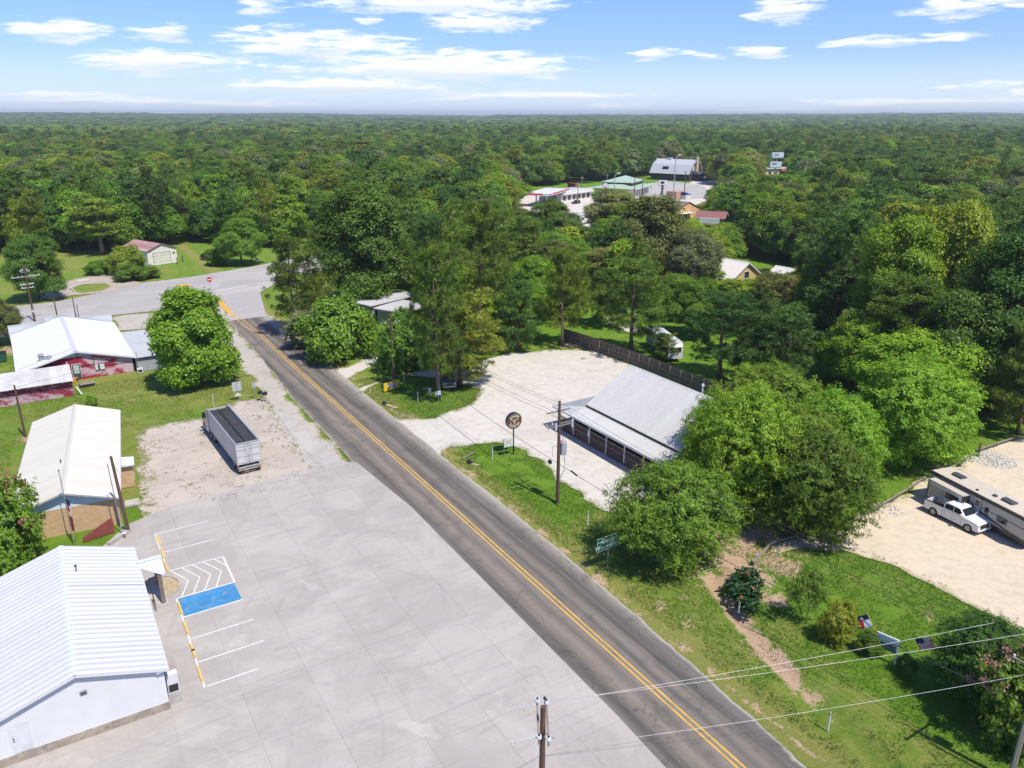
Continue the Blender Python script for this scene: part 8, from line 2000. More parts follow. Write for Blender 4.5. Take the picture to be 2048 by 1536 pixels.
# distant poles around the station
for (bx_, by_, ty_, lab, w_, lamp) in ((1163, 392, 352, 'slim pole between the fuel canopy and the red container', POLEG, 0), (1213, 388, 347, 'slim pole at the left of the green roof', POLEG, 0), (1228, 398, 352, 'pale street lamp arching over the green roof', STEEL, 1),
                                       (1268, 398, 352, 'dark pole in front of the green roof', POLEW, 0), (1284, 400, 355, 'darker pole right of the green roof front', POLEW, 0), (1346, 402, 316, 'tall lamp post in front of the barn-like building', STEEL, 1),
                                       (1368, 394, 342, 'dark pole with a box in front of the barn-like building', POLEW, 0), (1409, 344, 313, 'pole with round transformers right of the barn-like building', POLEG, 2), (1155, 408, 364, 'short grey pole beside the station store', POLEG, 0)):
    x, y = at(bx_, by_); h = height_of(bx_, by_, ty_); t = pole(lab, x, y, h, 0.22, w_)
    if lamp == 1: MB().tube([(0, 0, h), (1.2, -0.4, h + 1.2), (2.6, -0.8, h + 1.5)], 0.12, 6).build('lamp_arm', STEEL, t); MB().box(2.3, 3.3, -1.0, -0.6, h + 1.4, h + 1.6).build('lamp_head', STEEL, t)
    elif lamp == 2: MB().box(-1.5, 1.5, -0.08, 0.08, h - 1, h - 0.8).build('crossarm', POLEG, t); MB().cyl((-0.6, -0.3, h - 4.6), (-0.6, -0.3, h - 3), 0.5).cyl((0.6, -0.3, h - 4.6), (0.6, -0.3, h - 3), 0.5).build('transformer', TRAFO, t)
    else: MB().box(-1.1, 1.1, -0.08, 0.08, h - 0.9, h - 0.7).build('crossarm', POLEG, t)
# flagpole by the hall
FP = at(148, 1087); fh = height_of(148, 1087, 942); t = thing('flagpole', 'grey flagpole with a limp dark flag behind the white hall', 'flagpole', (FP[0], FP[1], 0))
MB().tube([(0, 0, 0), (0, 0, fh)], [0.055, 0.035], 8).build('pole', STEEL, t); MB().cyl((0, 0, fh), (0, 0, fh + 0.12), 0.07, 0.05).build('finial', BLACK, t)
def cloth(w, h, nx, nz, fold, amp):
    vs = []; fs = []
    for i in range(nx + 1):
        for k in range(nz + 1):
            u, v = i / nx, k / nz; vs.append((u * w, amp * math.sin(u * fold + v * 1.2) * (0.25 + u), -v * h - 0.12 * u * u * h))
    for i in range(nx):
        for k in range(nz): fs.append((i * (nz + 1) + k, (i + 1) * (nz + 1) + k, (i + 1) * (nz + 1) + k + 1, i * (nz + 1) + k + 1))
    return vs, fs
def flag_part(name, parent, w, h, loc, rot, paint, nx=14, nz=14, fold=5.0, amp=0.07):
    vs, fs = cloth(w, h, nx, nz, fold, amp); me = bpy.data.meshes.new(name); me.from_pydata(vs, [], fs)
    mats = []
    for i, p in enumerate(me.polygons):
        u, v = (i // nz + 0.5) / nx, (i % nz + 0.5) / nz; m = paint(u, v)
        if m not in mats: mats.append(m); me.materials.append(m)
        p.material_index = mats.index(m)
    o = link(name, me, None, parent, loc, rot); return o
FB = plain('flag_blue', (0.012, 0.025, 0.085), 0.8); FR = plain('flag_red', (0.42, 0.02, 0.045), 0.8); FW = plain('flag_white', (0.72, 0.72, 0.74), 0.8)
f1 = thing('limp_flag', 'limp navy and red flag hanging on the grey flagpole', 'flag', (FP[0] + 0.06, FP[1], fh * 0.63), R(-60))
flag_part('cloth', f1, 0.5, 1.3, (0, 0, 0), (0, 0, 0), lambda u, v: FB if v < 0.5 else (FW if u > 0.6 else FR), 8, 12, 9, 0.09)
f1 = thing('limp_flag', 'limp dark red flag low on the grey flagpole', 'flag', (FP[0] + 0.06, FP[1], fh * 0.40), R(-60))
flag_part('cloth', f1, 0.4, 1.6, (0, 0, 0), (0, 0, 0), lambda u, v: plain('flag_dark_red', (0.18, 0.02, 0.035), 0.8), 8, 12, 9, 0.08)
# round black restaurant sign
g = at(1027, 908); hs = height_of(1027, 908, 841); sg = thing('round_sign', 'round black sign with a cream emblem and red ribbons on a black post', 'sign', (g[0], g[1], 0), 0.0)
MB().cyl((0, 0, 0), (0, 0, hs - 0.95), 0.085).build('post', BLACK, sg)
MB().cyl((0, -0.22, hs), (0, 0.22, hs), 1.02, n=40).build('drum', plain('sign_black', (0.018, 0.019, 0.022), 0.35), sg)
CRM = plain('sign_cream', (0.66, 0.58, 0.40), 0.5); SR = plain('sign_red', (0.40, 0.03, 0.035), 0.5); TAN = plain('sign_tan', (0.46, 0.33, 0.20), 0.6)
def ringm(mb, r0, r1, y, n=36, a0=0, a1=2 * math.pi, cz=0):
    for k in range(n):
        p, q = a0 + (a1 - a0) * k / n, a0 + (a1 - a0) * (k + 1) / n
        mb.add([(r0 * math.cos(p), y, cz + r0 * math.sin(p)), (r1 * math.cos(p), y, cz + r1 * math.sin(p)), (r1 * math.cos(q), y, cz + r1 * math.sin(q)), (r0 * math.cos(q), y, cz + r0 * math.sin(q))], [(0, 1, 2, 3)])
    return mb
def arc_text(parent, s, r, mid, step, size, y, cz, mat, up=True):
    for k, ch in enumerate(s):
        if ch == ' ': continue
        a = mid + (step * ((len(s) - 1) / 2 - k) if up else -step * ((len(s) - 1) / 2 - k))
        o = link('letter', text_mesh(ch, size, 0.006, bold=0.012), mat, parent)
        o.location = (r * math.cos(a), y, cz + r * math.sin(a)); o.rotation_euler = (R(90), -(a - math.pi / 2) if up else -(a + math.pi / 2), 0)
fc = ringm(MB(), 0.50, 0.58, -0.226, cz=hs).build('emblem_ring', CRM, sg)
ringm(MB(), 0.93, 0.96, -0.225, cz=hs).build('rim_ring', TAN, sg)
arc_text(sg, 'BULLBOX', 0.72, math.pi / 2, 0.30, 0.30, -0.23, hs, CRM); arc_text(sg, 'ROADHOUSE CAFE', 0.75, -math.pi / 2, 0.165, 0.22, -0.23, hs, CRM, False)
for s in (-1, 1): MB().prism([(s * 0.50, hs - 0.09 - 0.02 * s), (s * 0.88, hs - 0.06), (s * 0.82, hs + 0.03), (s * 0.90, hs + 0.13), (s * 0.50, hs + 0.10)], 'y', -0.245, -0.228).build('ribbon', SR, sg)
MB().prism([(0.0, hs - 0.38), (0.16, hs - 0.30), (0.20, hs - 0.08), (0.30, hs + 0.05), (0.42, hs + 0.20), (0.36, hs + 0.28), (0.20, hs + 0.17), (0.10, hs + 0.26), (-0.10, hs + 0.26), (-0.20, hs + 0.17), (-0.36, hs + 0.28), (-0.42, hs + 0.20), (-0.30, hs + 0.05), (-0.20, hs - 0.08), (-0.16, hs - 0.30)], 'y', -0.235, -0.224).build('bull_head', TAN, sg)
MB().box(-0.12, -0.04, -0.24, -0.236, hs - 0.02, hs + 0.06).box(0.04, 0.12, -0.24, -0.236, hs - 0.02, hs + 0.06).box(-0.08, 0.08, -0.24, -0.236, hs - 0.32, hs - 0.22).build('bull_mark', SR, sg)
s2 = thing('white_notice_board', 'white board with a coloured print hanging left of the round black sign\'s post', 'sign', (g[0] - 0.70, g[1], 0), 0.0); zz = height_of(1010, 893, 884)
MB().box(-0.62, 0.60, -0.05, 0.05, 1.15, 2.25).build('board', WHITEP, s2); MB().box(-0.66, -0.622, -0.06, 0.06, 0.0, 2.3).build('leg', STEEL, s2)
mb = MB().box(-0.28, 0.30, -0.058, -0.052, 1.50, 1.95); mb.build('print', plain('print_grey', (0.50, 0.45, 0.42), 0.6), s2)
for x in (-0.34, 0.26): 
    for z in (1.44, 1.90): MB().box(x, x + 0.1, -0.064, -0.059, z, z + 0.1).build('print_mark', plain('print_red', (0.30, 0.10, 0.07), 0.6), s2)
def marker(label, px, py, h, red=False, name='marker_post', w=0.05):
    x, y = at(px, py); t = thing(name, label, 'post', (x, y, 0)); MB().box(-w, w, -w, w, 0, h).build('stake', plain('stake_white', (0.62, 0.63, 0.62), 0.6), t)
    MB().box(-w * 1.1, w * 1.1, -w * 1.1, w * 1.1, h, h + 0.28).build('cap', plain('stake_orange', (0.40, 0.10, 0.03), 0.6) if red else plain('stake_grey', (0.30, 0.36, 0.30), 0.6), t)
marker('slender leaning white post beside the white notice board', 985, 920, 1.65, w=0.035); marker('white marker post on the verge between the transformer pole and the trees', 1175, 1052, 1.35); marker('orange-topped white marker post by the yellow banner', 836, 802, 1.35, True)
marker('grey stump post on the bank by the flower bed', 1477, 1226, 0.75); marker('white marker stake in the ditch at the lower right', 1655, 1462, 1.25); marker('short pale post by the culvert near the crossarm pole', 808, 762, 0.7)
marker('blue-footed thin post in front of the lorry', 428, 815, 1.9, w=0.03)
x, y = at(935, 913); o = tag(MB().bar((x - 1.0, y - 0.45, 0.09), (x + 1.2, y + 0.5, 0.09), 0.14, 0.16).build('timber', POLEG), 'grey timber lying on the grass near the round sign', 'timber')
for (px, py, lab) in ((938, 926, 'dark drain mouth with a pale apron in the grass by the round sign'), (768, 808, 'dark culvert mouth below the yellow banner')):
    x, y = at(px, py); t = thing('culvert', lab, 'culvert', (x, y, 0), R(-20)); MB().cyl((0, 0.3, 0.05), (0.2, -0.3, 0.05), 0.28, n=14).build('pipe', BLACK, t)
    MB().add([(0.1, -0.3, 0.02), (0.55, -0.2, 0.03), (1.9, -1.9, 0.03), (1.4, -2.1, 0.02)] if px < 800 else [(0.1, -0.3, 0.02), (0.4, -0.2, 0.03), (1.2, -0.7, 0.03), (0.9, -1.0, 0.02)], [(0, 1, 2, 3)]).build('apron', plain('apron_tan', (0.42, 0.33, 0.23), 0.9, 0, 0.2, 2), t)
# yellow banner
a0, a1 = at(768, 785), at(799, 775); ang = math.atan2(a1[1] - a0[1], a1[0] - a0[0]); bw = math.dist(a0, a1)
t = thing('yellow_banner', 'yellow banner board with a white, red and navy panel at the foot of the pole', 'banner', (a0[0], a0[1], 0), ang)
MB().box(0, bw, -0.04, 0.04, 0.12, 1.35).build('board', plain('banner_yellow', (0.72, 0.50, 0.02), 0.5, 0, 0.03), t)
MB().prism([(bw * 0.18, 0.73), (bw * 0.26, 0.36), (bw * 0.76, 0.36), (bw * 0.84, 0.73), (bw * 0.76, 1.12), (bw * 0.26, 1.12)], 'y', -0.048, -0.042).build('white_panel', WHITEP, t)
for fx, z, m in ((0.26, 0.36, FR), (0.26, 0.96, FR), (0.63, 0.92, FR), (0.66, 0.52, FB), (0.56, 0.36, FB)): MB().box(bw * fx, bw * (fx + 0.11), -0.056, -0.050, z, z + 0.16).build('colour_block', m, t)
for z in (0.60, 0.78): MB().box(bw * 0.30, bw * 0.62, -0.056, -0.050, z, z + 0.05).build('print_line', plain('print_blue', (0.25, 0.33, 0.45), 0.6), t)
for x in (0.15, bw - 0.15): MB().box(x - 0.04, x + 0.04, 0.042, 0.10, 0, 1.36).build('leg', POLEG, t)
for (px, py, zz, w, h, lab) in ((877, 788, 1.35, 0.42, 0.30, 'white notice on the big pine trunk'), (860, 782, 1.3, 0.20, 0.36, 'narrow white notice on the left pine trunk')):
    x, y = at(px, py + 16); t = thing('tree_notice', lab, 'sign', (x, y, 0)); MB().box(-w, w, -0.02, 0.02, zz - h, zz + h).build('board', plain('notice_pale', (0.58, 0.60, 0.68), 0.6), t); MB().box(-w * 0.7, w * 0.7, -0.026, -0.021, zz - 0.06, zz + 0.04).build('print', plain('print_blue', (0.25, 0.33, 0.45), 0.6), t); MB().box(-0.03, 0.03, 0.021, 0.06, 0, zz).build('leg', STEEL, t)
# green destination sign
g = at(1214, 1133); hb = height_of(1214, 1133, 1097); ht_ = height_of(1214, 1133, 1072); t = thing('road_sign', 'green destination sign with white arrows at the edge of the roadside trees', 'sign', (g[0], g[1], 0), R(2))
GRN = plain('sign_green', (0.0, 0.16, 0.085), 0.45, 0, 0.04); MB().cyl((0.05, 0, 0), (0.05, 0, ht_ - 0.1), 0.035).build('post', STEEL, t)
W2 = 1.32; MB().box(-W2, W2, -0.06, -0.04, hb, ht_ + 0.1).build('panel', GRN, t); fr = MB(); zt_ = ht_ + 0.1
fr.box(-W2 + 0.02, W2 - 0.02, -0.066, -0.061, zt_ - 0.06, zt_ - 0.025).box(-W2 + 0.02, W2 - 0.02, -0.066, -0.061, hb + 0.025, hb + 0.06).box(-W2 + 0.02, -W2 + 0.055, -0.066, -0.061, hb + 0.06, zt_ - 0.06).box(W2 - 0.055, W2 - 0.02, -0.066, -0.061, hb + 0.06, zt_ - 0.06); fr.build('border', WHITEP, t)
hm = (zt_ - hb)
link('lettering', text_mesh('Corrigan', hm * 0.42, 0.003, bold=0.008), WHITEP, t, (0.22, -0.068, hb + hm * 0.68), (R(90), 0, 0)); link('lettering', text_mesh('Woodville', hm * 0.42, 0.003, bold=0.008), WHITEP, t, (-0.32, -0.068, hb + hm * 0.29), (R(90), 0, 0))
for s, z in ((-1, hb + hm * 0.68), (1, hb + hm * 0.29)): MB().prism([(s * 1.2, z), (s * 1.02, z + 0.09), (s * 1.02, z + 0.03), (s * 0.76, z + 0.03), (s * 0.76, z - 0.03), (s * 1.02, z - 0.03), (s * 1.02, z - 0.09)], 'y', -0.068, -0.063).build('arrow', WHITEP, t)
# campground sign with its two flags
a0, a1 = at(1749, 1310), at(1789, 1328); ang = math.atan2(a1[1] - a0[1], a1[0] - a0[0]); bw = math.dist(a0, a1) + 0.1
t = thing('campground_sign', 'blue-grey campground sign board on two white posts', 'sign', (a0[0], a0[1], 0), ang)
for x in (0, bw - 0.1): MB().box(x - 0.05, x + 0.05, -0.05, 0.05, 0, 2.05).build('post', WHITEP, t)
m, nt, bs, out = new_mat('camp_print'); v = coords(nt); sp = N(nt, 'ShaderNodeSeparateXYZ'); nt.links.new(v, sp.inputs[0])
nt.links.new(ramp(nt, rng_node(nt, math_node(nt, 'ADD', sp.outputs[2], math_node(nt, 'MULTIPLY', noise(nt, v, 3, 3), 0.25)), 0.95, 2.15, smooth=False), [(0.0, (0.03, 0.10, 0.03)), (0.25, (0.05, 0.12, 0.10)), (0.5, (0.17, 0.25, 0.30)), (1.0, (0.34, 0.46, 0.52))]), bs.inputs['Base Color']); bs.inputs['Roughness'].default_value = 0.5
MB().box(0.05, bw - 0.15, -0.085, -0.055, 0.90, 2.02).build('panel', m, t); MB().box(-0.05, bw - 0.05, -0.07, 0.05, 2.052, 2.10).build('cap', WHITEP, t)
link('lettering', text_mesh('COUNTRY', 0.26, 0.003, bold=0.012), WHITEP, t, (bw * 0.52, -0.088, 1.66), (R(90), 0, 0)); link('lettering', text_mesh('RV PARK', 0.26, 0.003, bold=0.012), BLACK, t, (bw * 0.52, -0.088, 1.36), (R(90), 0, 0))
def star(cx, cz, r, y): return [(cx + (r if k % 2 == 0 else r * 0.4) * math.sin(k * math.pi / 5), cz + (r if k % 2 == 0 else r * 0.4) * math.cos(k * math.pi / 5)) for k in range(10)]
f = thing('lone_star_flag', 'drooping flag with a white star on blue on the left of the campground sign', 'flag', (a0[0], a0[1], 0), ang)
MB().tube([(-0.05, 0, 1.95), (-0.55, 0.05, 2.45), (-1.05, 0.1, 3.15)], 0.025, 5).build('staff', plain('staff_yellow', (0.5, 0.36, 0.06), 0.5), f)
fl = flag_part('cloth', f, 0.95, 1.15, (-1.02, 0.09, 3.08), (0, R(52), R(8)), lambda u, v: FB if u < 0.42 else (FW if v < 0.5 else FR), 12, 12, 4.5, 0.07)
so = MB().prism(star(0.2, -0.55, 0.16, 0), 'y', -0.10, -0.085).build('star', FW, f, loc=(-1.02, 0.09, 3.08)); so.rotation_euler = (0, R(52), R(8))
f = thing('striped_flag', 'drooping red and white striped flag on the right of the campground sign', 'flag', (a1[0], a1[1], 0), ang)
MB().tube([(-0.02, 0, 1.95), (0.45, 0.05, 2.30), (0.9, 0.1, 2.75)], 0.025, 5).build('staff', STEEL, f)
flag_part('cloth', f, 0.95, 1.15, (0.95, 0.08, 2.76), (0, R(122), R(176)), lambda u, v: FB if (u < 0.40 and v < 0.52) else (FR if int(v * 13) % 2 == 0 else FW), 12, 26, 4.5, 0.06)
# road furniture on the left verge
g = at(477, 801); t = thing('sign_back', 'grey rectangular sign seen from behind on a steel post near the lorry', 'sign', (g[0], g[1], 0), R(-3)); MB().cyl((0, 0, 0), (0, 0, 2.75), 0.035).build('post', STEEL, t); MB().box(-0.62, 0.62, 0.04, 0.06, 1.45, 2.75).build('panel', plain('sign_back_grey', (0.46, 0.47, 0.48), 0.5, 0.2, 0.05), t); MB().box(-0.62, 0.62, 0.035, 0.064, 2.752, 2.79).build('edge', WHITEP, t)
t = thing('triangle_sign', 'white triangular sign leaning low on the same post as the grey sign back', 'sign', (g[0], g[1] - 0.06, 0), R(-3)); MB().prism([(-0.58, 0.72), (0.58, 0.72), (0, 1.22)], 'y', -0.03, 0.0).build('panel', WHITEP, t)
g = at(511, 798); t = thing('sign_back', 'narrow grey sign seen from behind right of the wider sign back', 'sign', (g[0], g[1], 0), R(-3)); MB().cyl((0, 0, 0), (0, 0, 2.6), 0.035).build('post', STEEL, t); MB().box(-0.24, 0.24, 0.04, 0.06, 1.75, 2.5).build('panel', plain('sign_back_grey', (0.46, 0.47, 0.48), 0.5, 0.2, 0.05), t)
g = at(527, 803); t = thing('mailbox_stand', 'pair of black mailboxes on a pale post beside the road', 'mailbox', (g[0], g[1], 0), R(-60)); MB().box(-0.06, 0.06, -0.06, 0.06, 0, 1.05).build('post', WHITEP, t); MB().box(-0.75, 0.75, -0.10, 0.10, 1.052, 1.10).build('shelf', POLEG, t)
for x, L_ in ((-0.5, 0.5), (0.40, 0.6)):
    pr = [(x - 0.22, 1.102), (x + 0.22, 1.102), (x + 0.22, 1.35)] + [(x + 0.22 * math.cos(a), 1.35 + 0.2 * math.sin(a)) for a in np.linspace(0.3, math.pi - 0.3, 6)] + [(x - 0.22, 1.35)]
    MB().prism(pr, 'y', -L_ / 2, L_ / 2).build('mailbox', BLACK, t)
# no entry sign, route signs, white board, kiosk
g = at(421, 580); t = thing('no_entry_sign', 'round red no entry sign at the tip of the painted median', 'sign', (g[0], g[1], 0), R(12)); MB().cyl((0, 0, 0), (0, 0, 2.6), 0.045).build('post', STEEL, t); MB().cyl((0, -0.06, 2.45), (0, -0.03, 2.45), 0.60, n=24).build('disc', plain('sign_red2', (0.48, 0.015, 0.03), 0.4), t); MB().box(-0.42, 0.42, -0.075, -0.062, 2.33, 2.57).build('bar', WHITEP, t)
for px, py, hh, n_, lab in ((448, 529, 2.5, 2, 'shorter pair of white route plates on the left of the route signs'), (456, 530, 3.2, 3, 'taller stack of white route plates on the right of the route signs')):
    g = at(px, py); t = thing('route_sign', lab, 'sign', (g[0], g[1], 0), R(10)); MB().cyl((0, 0, 0), (0, 0, hh), 0.05).build('post', STEEL, t)
    for k in range(n_): MB().box(-0.48, 0.48, -0.08, -0.05, hh - 0.85 * (k + 1) + 0.06, hh - 0.85 * k).build('plate', WHITEP, t); MB().box(-0.2, 0.2, -0.09, -0.081, hh - 0.85 * (k + 1) + 0.25, hh - 0.85 * k - 0.2).build('print', BLACK, t)
a0, a1 = at(88, 569), at(112, 565); ang = math.atan2(a1[1] - a0[1], a1[0] - a0[0]); bw = math.dist(a0, a1); t = thing('lawn_sign', 'low white sign board with a dark crest on the lawn at the highway', 'sign', (a0[0], a0[1], 0), ang); MB().box(0, bw, -0.25, 0.25, 0.1, 1.3).build('board', WHITEP, t); MB().box(bw * 0.15, bw * 0.38, -0.26, -0.252, 0.75, 1.08).build('crest', plain('crest_navy', (0.06, 0.07, 0.13), 0.6), t); MB().box(bw * 0.15, bw * 0.42, -0.26, -0.252, 0.5, 0.6).build('print_line', plain('print_grey2', (0.4, 0.4, 0.42), 0.6), t)
g = at(508, 522); t = thing('wooden_kiosk', 'small brown roofed notice kiosk at the far verge of the highway', 'kiosk', (g[0], g[1], 0), R(15))
for x in (-0.6, 0.6): MB().box(x - 0.1, x + 0.1, -0.1, 0.1, 0, 2.3).build('post', DKWOOD, t)
MB().prism([(-1.0, 2.302), (1.0, 2.302), (0, 3.4)], 'y', -0.7, 0.7).build('roof', plain('kiosk_roof', (0.17, 0.07, 0.055), 0.8), t); MB().box(-0.5, 0.5, -0.06, 0.0, 0.9, 2.2).build('board', POLEG, t)
g = at(514, 523); t = thing('white_pedestal', 'small white utility pedestal beside the brown kiosk', 'pedestal', (g[0], g[1], 0)); MB().box(-0.35, 0.35, -0.3, 0.3, 0, 0.9).build('cabinet', WHITEP, t); MB().box(-0.38, 0.38, -0.33, 0.33, 0.902, 0.97).build('lid', WHITEP, t)
for k, (px, py) in enumerate(((232, 549), (243, 552))):
    g = at(px, py); t = thing('gate_post', 'slim grey post %s of the garage tree' % ('left' if k == 0 else 'in front'), 'post', (g[0], g[1], 0)); MB().cyl((0, 0, 0), (0, 0, 3.6), 0.06, n=8).build('pole', STEEL, t); MB().box(-0.1, 0.1, -0.1, 0.1, 3.601, 3.7).build('cap', STEEL, t)
for k, (px, py) in enumerate(((355, 528), (366, 524))):
    g = at(px, py); t = thing('dark_stake', 'dark stake at the %s side of the garage front' % ('near right' if k == 0 else 'far right'), 'post', (g[0], g[1], 0)); MB().box(-0.1, 0.1, -0.1, 0.1, 0, 1.7).build('stake', BLACK, t); MB().box(-0.12, 0.12, -0.12, 0.12, 1.701, 1.8).build('cap', BLACK, t)
# motel apron kerbs and marker
for k, (p, q) in enumerate((((137, 573), (150, 583)), ((215, 548), (250, 556)), ((80, 602), (86, 594)))):
    a, b = at(*p), at(*q); o = MB().bar((a[0], a[1], 0.08), (b[0], b[1], 0.08), 0.3, 0.16).build('kerb', plain('kerb_pale', (0.50, 0.45, 0.38), 0.85)); struct(o)
o = MB().add([(x, y, 0.018) for x, y in AT([(155, 560), (178, 557), (178, 560), (158, 563)])], [(0, 1, 2, 3)]).build('pad', PALEC); struct(o)
# parking wheel stops
WS = plain('wheel_stop_yellow', (0.66, 0.44, 0.13), 0.75, 0, 0.08, 1.5, (0.42, 0.34, 0.22), 0.5)
WL = ['at the top bay by the lot corner', 'in the second bay from the lot corner', 'in the third bay just before the hatching', 'at the head of the blue bay', 'in the first bay past the blue bay', 'stained black in the middle, two past the blue bay', 'in the last bay nearest the hall gable']
st = MB().prism([(-0.10, 0), (0.10, 0), (0.075, 0.13), (-0.075, 0.13)], 'y', -0.95, 0.95); proto = st.mesh('wheel_stop')
for k, y in enumerate((25.9, 23.2, 20.6, 13.3, 10.3, 7.1, 4.1)):
    o = link('wheel_stop', proto, WS); o.location = (-26.87 - 0.05 * k, y, 0.042); o.rotation_euler = (0, 0, 0.01 * (k % 3)); tag(o, 'yellow wheel stop ' + WL[k], 'wheel stop', 'yellow wheel stops')
b = MB().box(-0.11, 0.11, -0.12, 0.12, 0.131, 0.134).build('oil_mark', BLACK, bpy.data.objects['wheel_stop.005'])
# rail timbers round the sandy lot, one by one
RT = AT([(1505, 1133), (1545, 1092), (1600, 1078), (1690, 1060), (1720, 1040), (1752, 1022), (1785, 1003), (1815, 985), (1850, 960)])
TL = ['lowest by the flower bed', 'under the drooping tree', 'beside the pale gravel pocket', 'at the corner of the lot', 'after the lot corner', 'fourth from the trailer', 'third from the trailer', 'nearest the trailer end']
for k, (p, q) in enumerate(zip(RT, RT[1:])):
    t = thing('rail_fence', 'low grey timber rail on stub posts, %s' % TL[k], 'rail', (p[0], p[1], 0), 0, 'low timber rails round the sandy lot'); v = Vector((q[0] - p[0], q[1] - p[1], 0)) * 0.98
    MB().bar((0, 0, 0.48), (v.x, v.y, 0.48), 0.22, 0.10).build('rail', POLEG, t)
    for s in (0.06, 0.94): MB().box(v.x * s - 0.07, v.x * s + 0.07, v.y * s - 0.07, v.y * s + 0.07, 0, 0.43).build('post', POLEG, t)
RT2 = AT([(1918, 935), (1952, 908), (1990, 894), (2040, 878)])
for k, (p, q) in enumerate(zip(RT2, RT2[1:])):
    t = thing('rail_fence', 'low grey timber rail behind the trailer, %s' % ['beside its roof corner', 'beside the meter pedestal', 'at the frame edge'][k], 'rail', (p[0], p[1], 0), 0, 'low timber rails round the sandy lot'); v = Vector((q[0] - p[0], q[1] - p[1], 0)) * 0.98
    MB().bar((0, 0, 0.48), (v.x, v.y, 0.48), 0.22, 0.10).build('rail', POLEG, t)
    for s in (0.06, 0.94): MB().box(v.x * s - 0.07, v.x * s + 0.07, v.y * s - 0.07, v.y * s + 0.07, 0, 0.43).build('post', POLEG, t)
g = at(1956, 912); t = thing('power_pedestal', 'tall dark meter pedestal with a pale side on the edge of the sandy lot', 'pedestal', (g[0], g[1], 0), R(20)); MB().box(-0.3, 0.12, -0.12, 0.12, 0, 1.75).build('board', POLEW, t); MB().box(0.122, 0.34, -0.10, 0.10, 0.5, 1.7).build('meter_box', STEEL, t)
def stones(name, label, px, py, n, rad, s0, s1, mat):
    cx, cy = at(px, py); mb = MB()
    for k in range(n):
        a, rr = RNG.random() * 6.28, rad * math.sqrt(RNG.random()); x, y = cx + rr * math.cos(a), cy + rr * math.sin(a); s = s0 + (s1 - s0) * RNG.random(); z = 0.12 * (1 - rr / rad)
        v = [(x + s * math.cos(b) * (0.7 + 0.5 * RNG.random()), y + s * math.sin(b) * (0.7 + 0.5 * RNG.random()), z) for b in np.linspace(0, 6.28, 6)[:-1]]
        mb.add(v + [(x + 0.2 * s, y, z + s * (0.5 + 0.4 * RNG.random()))], [(i, (i + 1) % 5, 5) for i in range(5)])
    o = mb.build(name, mat, fix=False); o['kind'] = 'stuff'; o['label'] = label; return o
stones('gravel_heap', 'heap of pale broken stone behind the travel trailer', 1988, 920, 420, 2.6, 0.08, 0.22, plain('pale_stone_heap', (0.47, 0.44, 0.40), 0.9, 0, 0.2, 5))
stones('loose_stones', 'pale loose stones along the timber rail', 1775, 1020, 60, 1.6, 0.06, 0.18, plain('pale_stone_heap', (0.47, 0.44, 0.40), 0.9, 0, 0.2, 5))
stones('loose_stones', 'stones lying in the eroded ditch', 1520, 1310, 70, 2.2, 0.03, 0.08, plain('ditch_stone', (0.46, 0.36, 0.27), 0.9, 0, 0.2, 5))
# canna bed by the bank: broad-leaved plants one by one
def cannas():
    V, F = [], []
    mb = MB(); fl = MB(); rng = np.random.default_rng(5)
    for s in range(4):
        a0 = rng.random() * 6.28; x0, y0 = 0.15 * math.cos(a0), 0.15 * math.sin(a0); H = 0.9 + 0.4 * rng.random()
        mb.tube([(x0, y0, 0), (x0 * 1.3, y0 * 1.3, H)], 0.02, 4)
        for k in range(7):
            a = a0 + k * 2.4; z = 0.15 + H * 0.12 * k; l = 0.5 + 0.15 * rng.random(); d = Vector((math.cos(a), math.sin(a), 0)); sd = Vector((-d.y, d.x, 0)) * 0.12; b = Vector((x0, y0, z))
            mb.add([b, b + d * l * 0.5 + sd + Vector((0, 0, 0.28)), b + d * l + Vector((0, 0, 0.20)), b + d * l * 0.5 - sd + Vector((0, 0, 0.28))], [(0, 1, 2), (0, 2, 3)])
        if s % 2 == 0:
            for k in range(3): c = Vector((x0 * 1.3 + 0.07 * rng.normal(), y0 * 1.3 + 0.07 * rng.normal(), H + 0.1 * rng.random())); fl.add([c, c + Vector((0.10, 0, 0.06)), c + Vector((0.03, 0.1, 0.1))], [(0, 1, 2)]); fl.add([c, c + Vector((-0.10, 0, 0.06)), c + Vector((-0.03, -0.1, 0.1))], [(0, 1, 2)])
    lm = plain('canna_leaf', (0.030, 0.085, 0.022), 0.45, 0, 0.3, 6, rand=0.2); fm = plain('canna_flower', (0.50, 0.12, 0.035), 0.6)
    lme = mb.mesh('leaves', fix=False); lme.materials.append(lm); fme = fl.mesh('flower', fix=False); fme.materials.append(fm)
    path = AT([(1462, 1180), (1466, 1195), (1472, 1208), (1484, 1222), (1498, 1232), (1506, 1224), (1490, 1206), (1480, 1190), (1472, 1172), (1488, 1172), (1500, 1186), (1492, 1158), (1508, 1165), (1520, 1178), (1478, 1158), (1500, 1205), (1514, 1200), (1494, 1220)])
    for k, (x, y) in enumerate(path):
        t = thing('canna_plant', 'broad-leaved canna plant in the flower bed at the top of the eroded bank', 'plant', (x, y, 0), k * 1.3, 'canna plants in the flower bed'); s = 0.7 + 0.4 * RNG.random(); t.scale = (s, s, s); link('leaves', lme, None, t)
        if k in (3, 9, 15): link('flower', fme, None, t)
cannas()

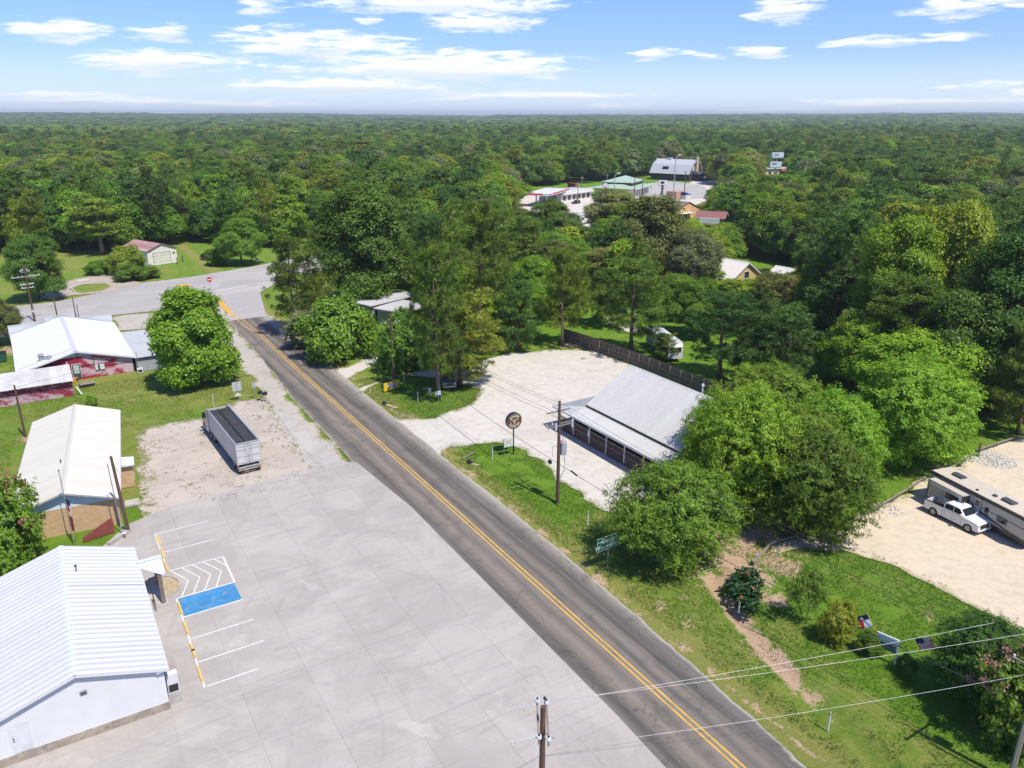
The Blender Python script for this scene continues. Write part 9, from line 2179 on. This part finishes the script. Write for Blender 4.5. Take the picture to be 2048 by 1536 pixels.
# ---------------------------------------------------------------- grass blades, weeds, shed needles
def tufts(name, pts, h, w, cols, blades=5, tall=1.0):
    n = len(pts); rng = np.random.default_rng(len(pts)); P = np.repeat(pts, blades, 0); m = len(P)
    a = rng.random(m) * 6.283; off = rng.normal(size=(m, 2)) * 0.05; hh = h * (0.5 + rng.random(m)) * tall
    b0 = np.stack([P[:, 0] + off[:, 0], P[:, 1] + off[:, 1], P[:, 2]], 1); sd = np.stack([np.cos(a), np.sin(a), np.zeros(m)], 1) * w * 0.5
    lean = np.stack([np.cos(a + 1.3), np.sin(a + 1.3), np.zeros(m)], 1) * (hh * 0.55)[:, None]
    tip = b0 + lean + np.stack([np.zeros(m), np.zeros(m), hh], 1)
    V = np.stack([b0 - sd, b0 + sd, tip], 1).reshape(-1, 3); F = np.arange(m * 3).reshape(m, 3)
    o = link(name, mesh_np(name, V, F, np.clip(np.repeat(rng.random(n), blades) * 0.6 + 0.4 * rng.random(m), 0, 1), leaf_mat(name + '_blade', cols[0], cols[1], 0.25, 0.0, 0.0))); o['kind'] = 'stuff'; return o
def scatter(n, bbox, cond):
    x = bbox[0] + (bbox[1] - bbox[0]) * RNG.random(n); y = bbox[2] + (bbox[3] - bbox[2]) * RNG.random(n); k = cond(x, y); return np.stack([x[k], y[k], np.full(k.sum(), -0.03)], 1)
def lawn_east(x, y):
    k = (x > 5.8) & (sdpoly(x, y, GRAVEL) < 0.2) & (sdpoly(x, y, RVLOT) < 0.0) & (sdpoly(x, y, TRACK) < 0) & (sdline(x, y, DITCH) > 1.0) & (fbm(x, y, 0.35, 3) > -0.25)
    return k | (sdpoly(x, y, ISLAND) > 0.1)
def lawn_west(x, y): return (x < -3.6) & (sdpoly(x, y, CRACKED) < 0.3) & (sdpoly(x, y, SHOULDER) < 0.2) & (y > 30.5) & ~((x > -39) & (x < -25) & (y > 30) & (y < 59)) & ~((x > -38) & (x < -17) & (y > 81)) & (fbm(x, y, 0.3, 3) > -0.2)
tufts('lawn_grass', scatter(110000, (5.5, 34, -34, 62), lawn_east), 0.10, 0.05, ((0.060, 0.125, 0.012), (0.15, 0.25, 0.030)), 3)
tufts('meadow_grass', scatter(60000, (-46, -4, 30, 112), lawn_west), 0.11, 0.05, ((0.085, 0.125, 0.018), (0.25, 0.26, 0.07)), 3)
tufts('weed_tufts', scatter(5200, (-29, -5, 31, 62), lambda x, y: (sdpoly(x, y, CRACKED) > 0) & (fbm(x * 1.0, y * 1.0, 0.6, 4) + np.where(sdpoly(x, y, CRACKED) < 1.6, 0.18, 0) > 0.24)), 0.14, 0.06, ((0.06, 0.09, 0.015), (0.20, 0.22, 0.06)), 5)
def rim(poly, lo, hi): return lambda x, y: (sdpoly(x, y, poly) > lo) & (sdpoly(x, y, poly) < hi) & (fbm(x, y, 0.5, 3) > 0.02)
tufts('verge_weeds', np.concatenate([scatter(26000, bb(GRAVEL), rim(GRAVEL, -0.8, 0.9)), scatter(20000, bb(ISLAND), rim(ISLAND, -0.6, 0.5)), scatter(16000, (20, 62, -30, 0), rim(RVLOT, -0.8, 0.9))]), 0.13, 0.05, ((0.10, 0.14, 0.02), (0.28, 0.28, 0.09)), 4)

# ---------------------------------------------------------------- summer haze
hz = MB().box(-17500, 17500, -17500, 17500, -3.0, 118.0).build('haze'); struct(hz, 'stuff')
m = bpy.data.materials.new('summer_haze'); m.use_nodes = True; nt = m.node_tree; nt.nodes.clear(); out = N(nt, 'ShaderNodeOutputMaterial'); pv = N(nt, 'ShaderNodeVolumePrincipled')
pv.inputs['Color'].default_value = (0.90, 0.97, 1.0, 1); pv.inputs['Density'].default_value = 0.00012; pv.inputs['Anisotropy'].default_value = 0.2
nt.links.new(pv.outputs[0], out.inputs['Volume']); hz.data.materials.append(m)
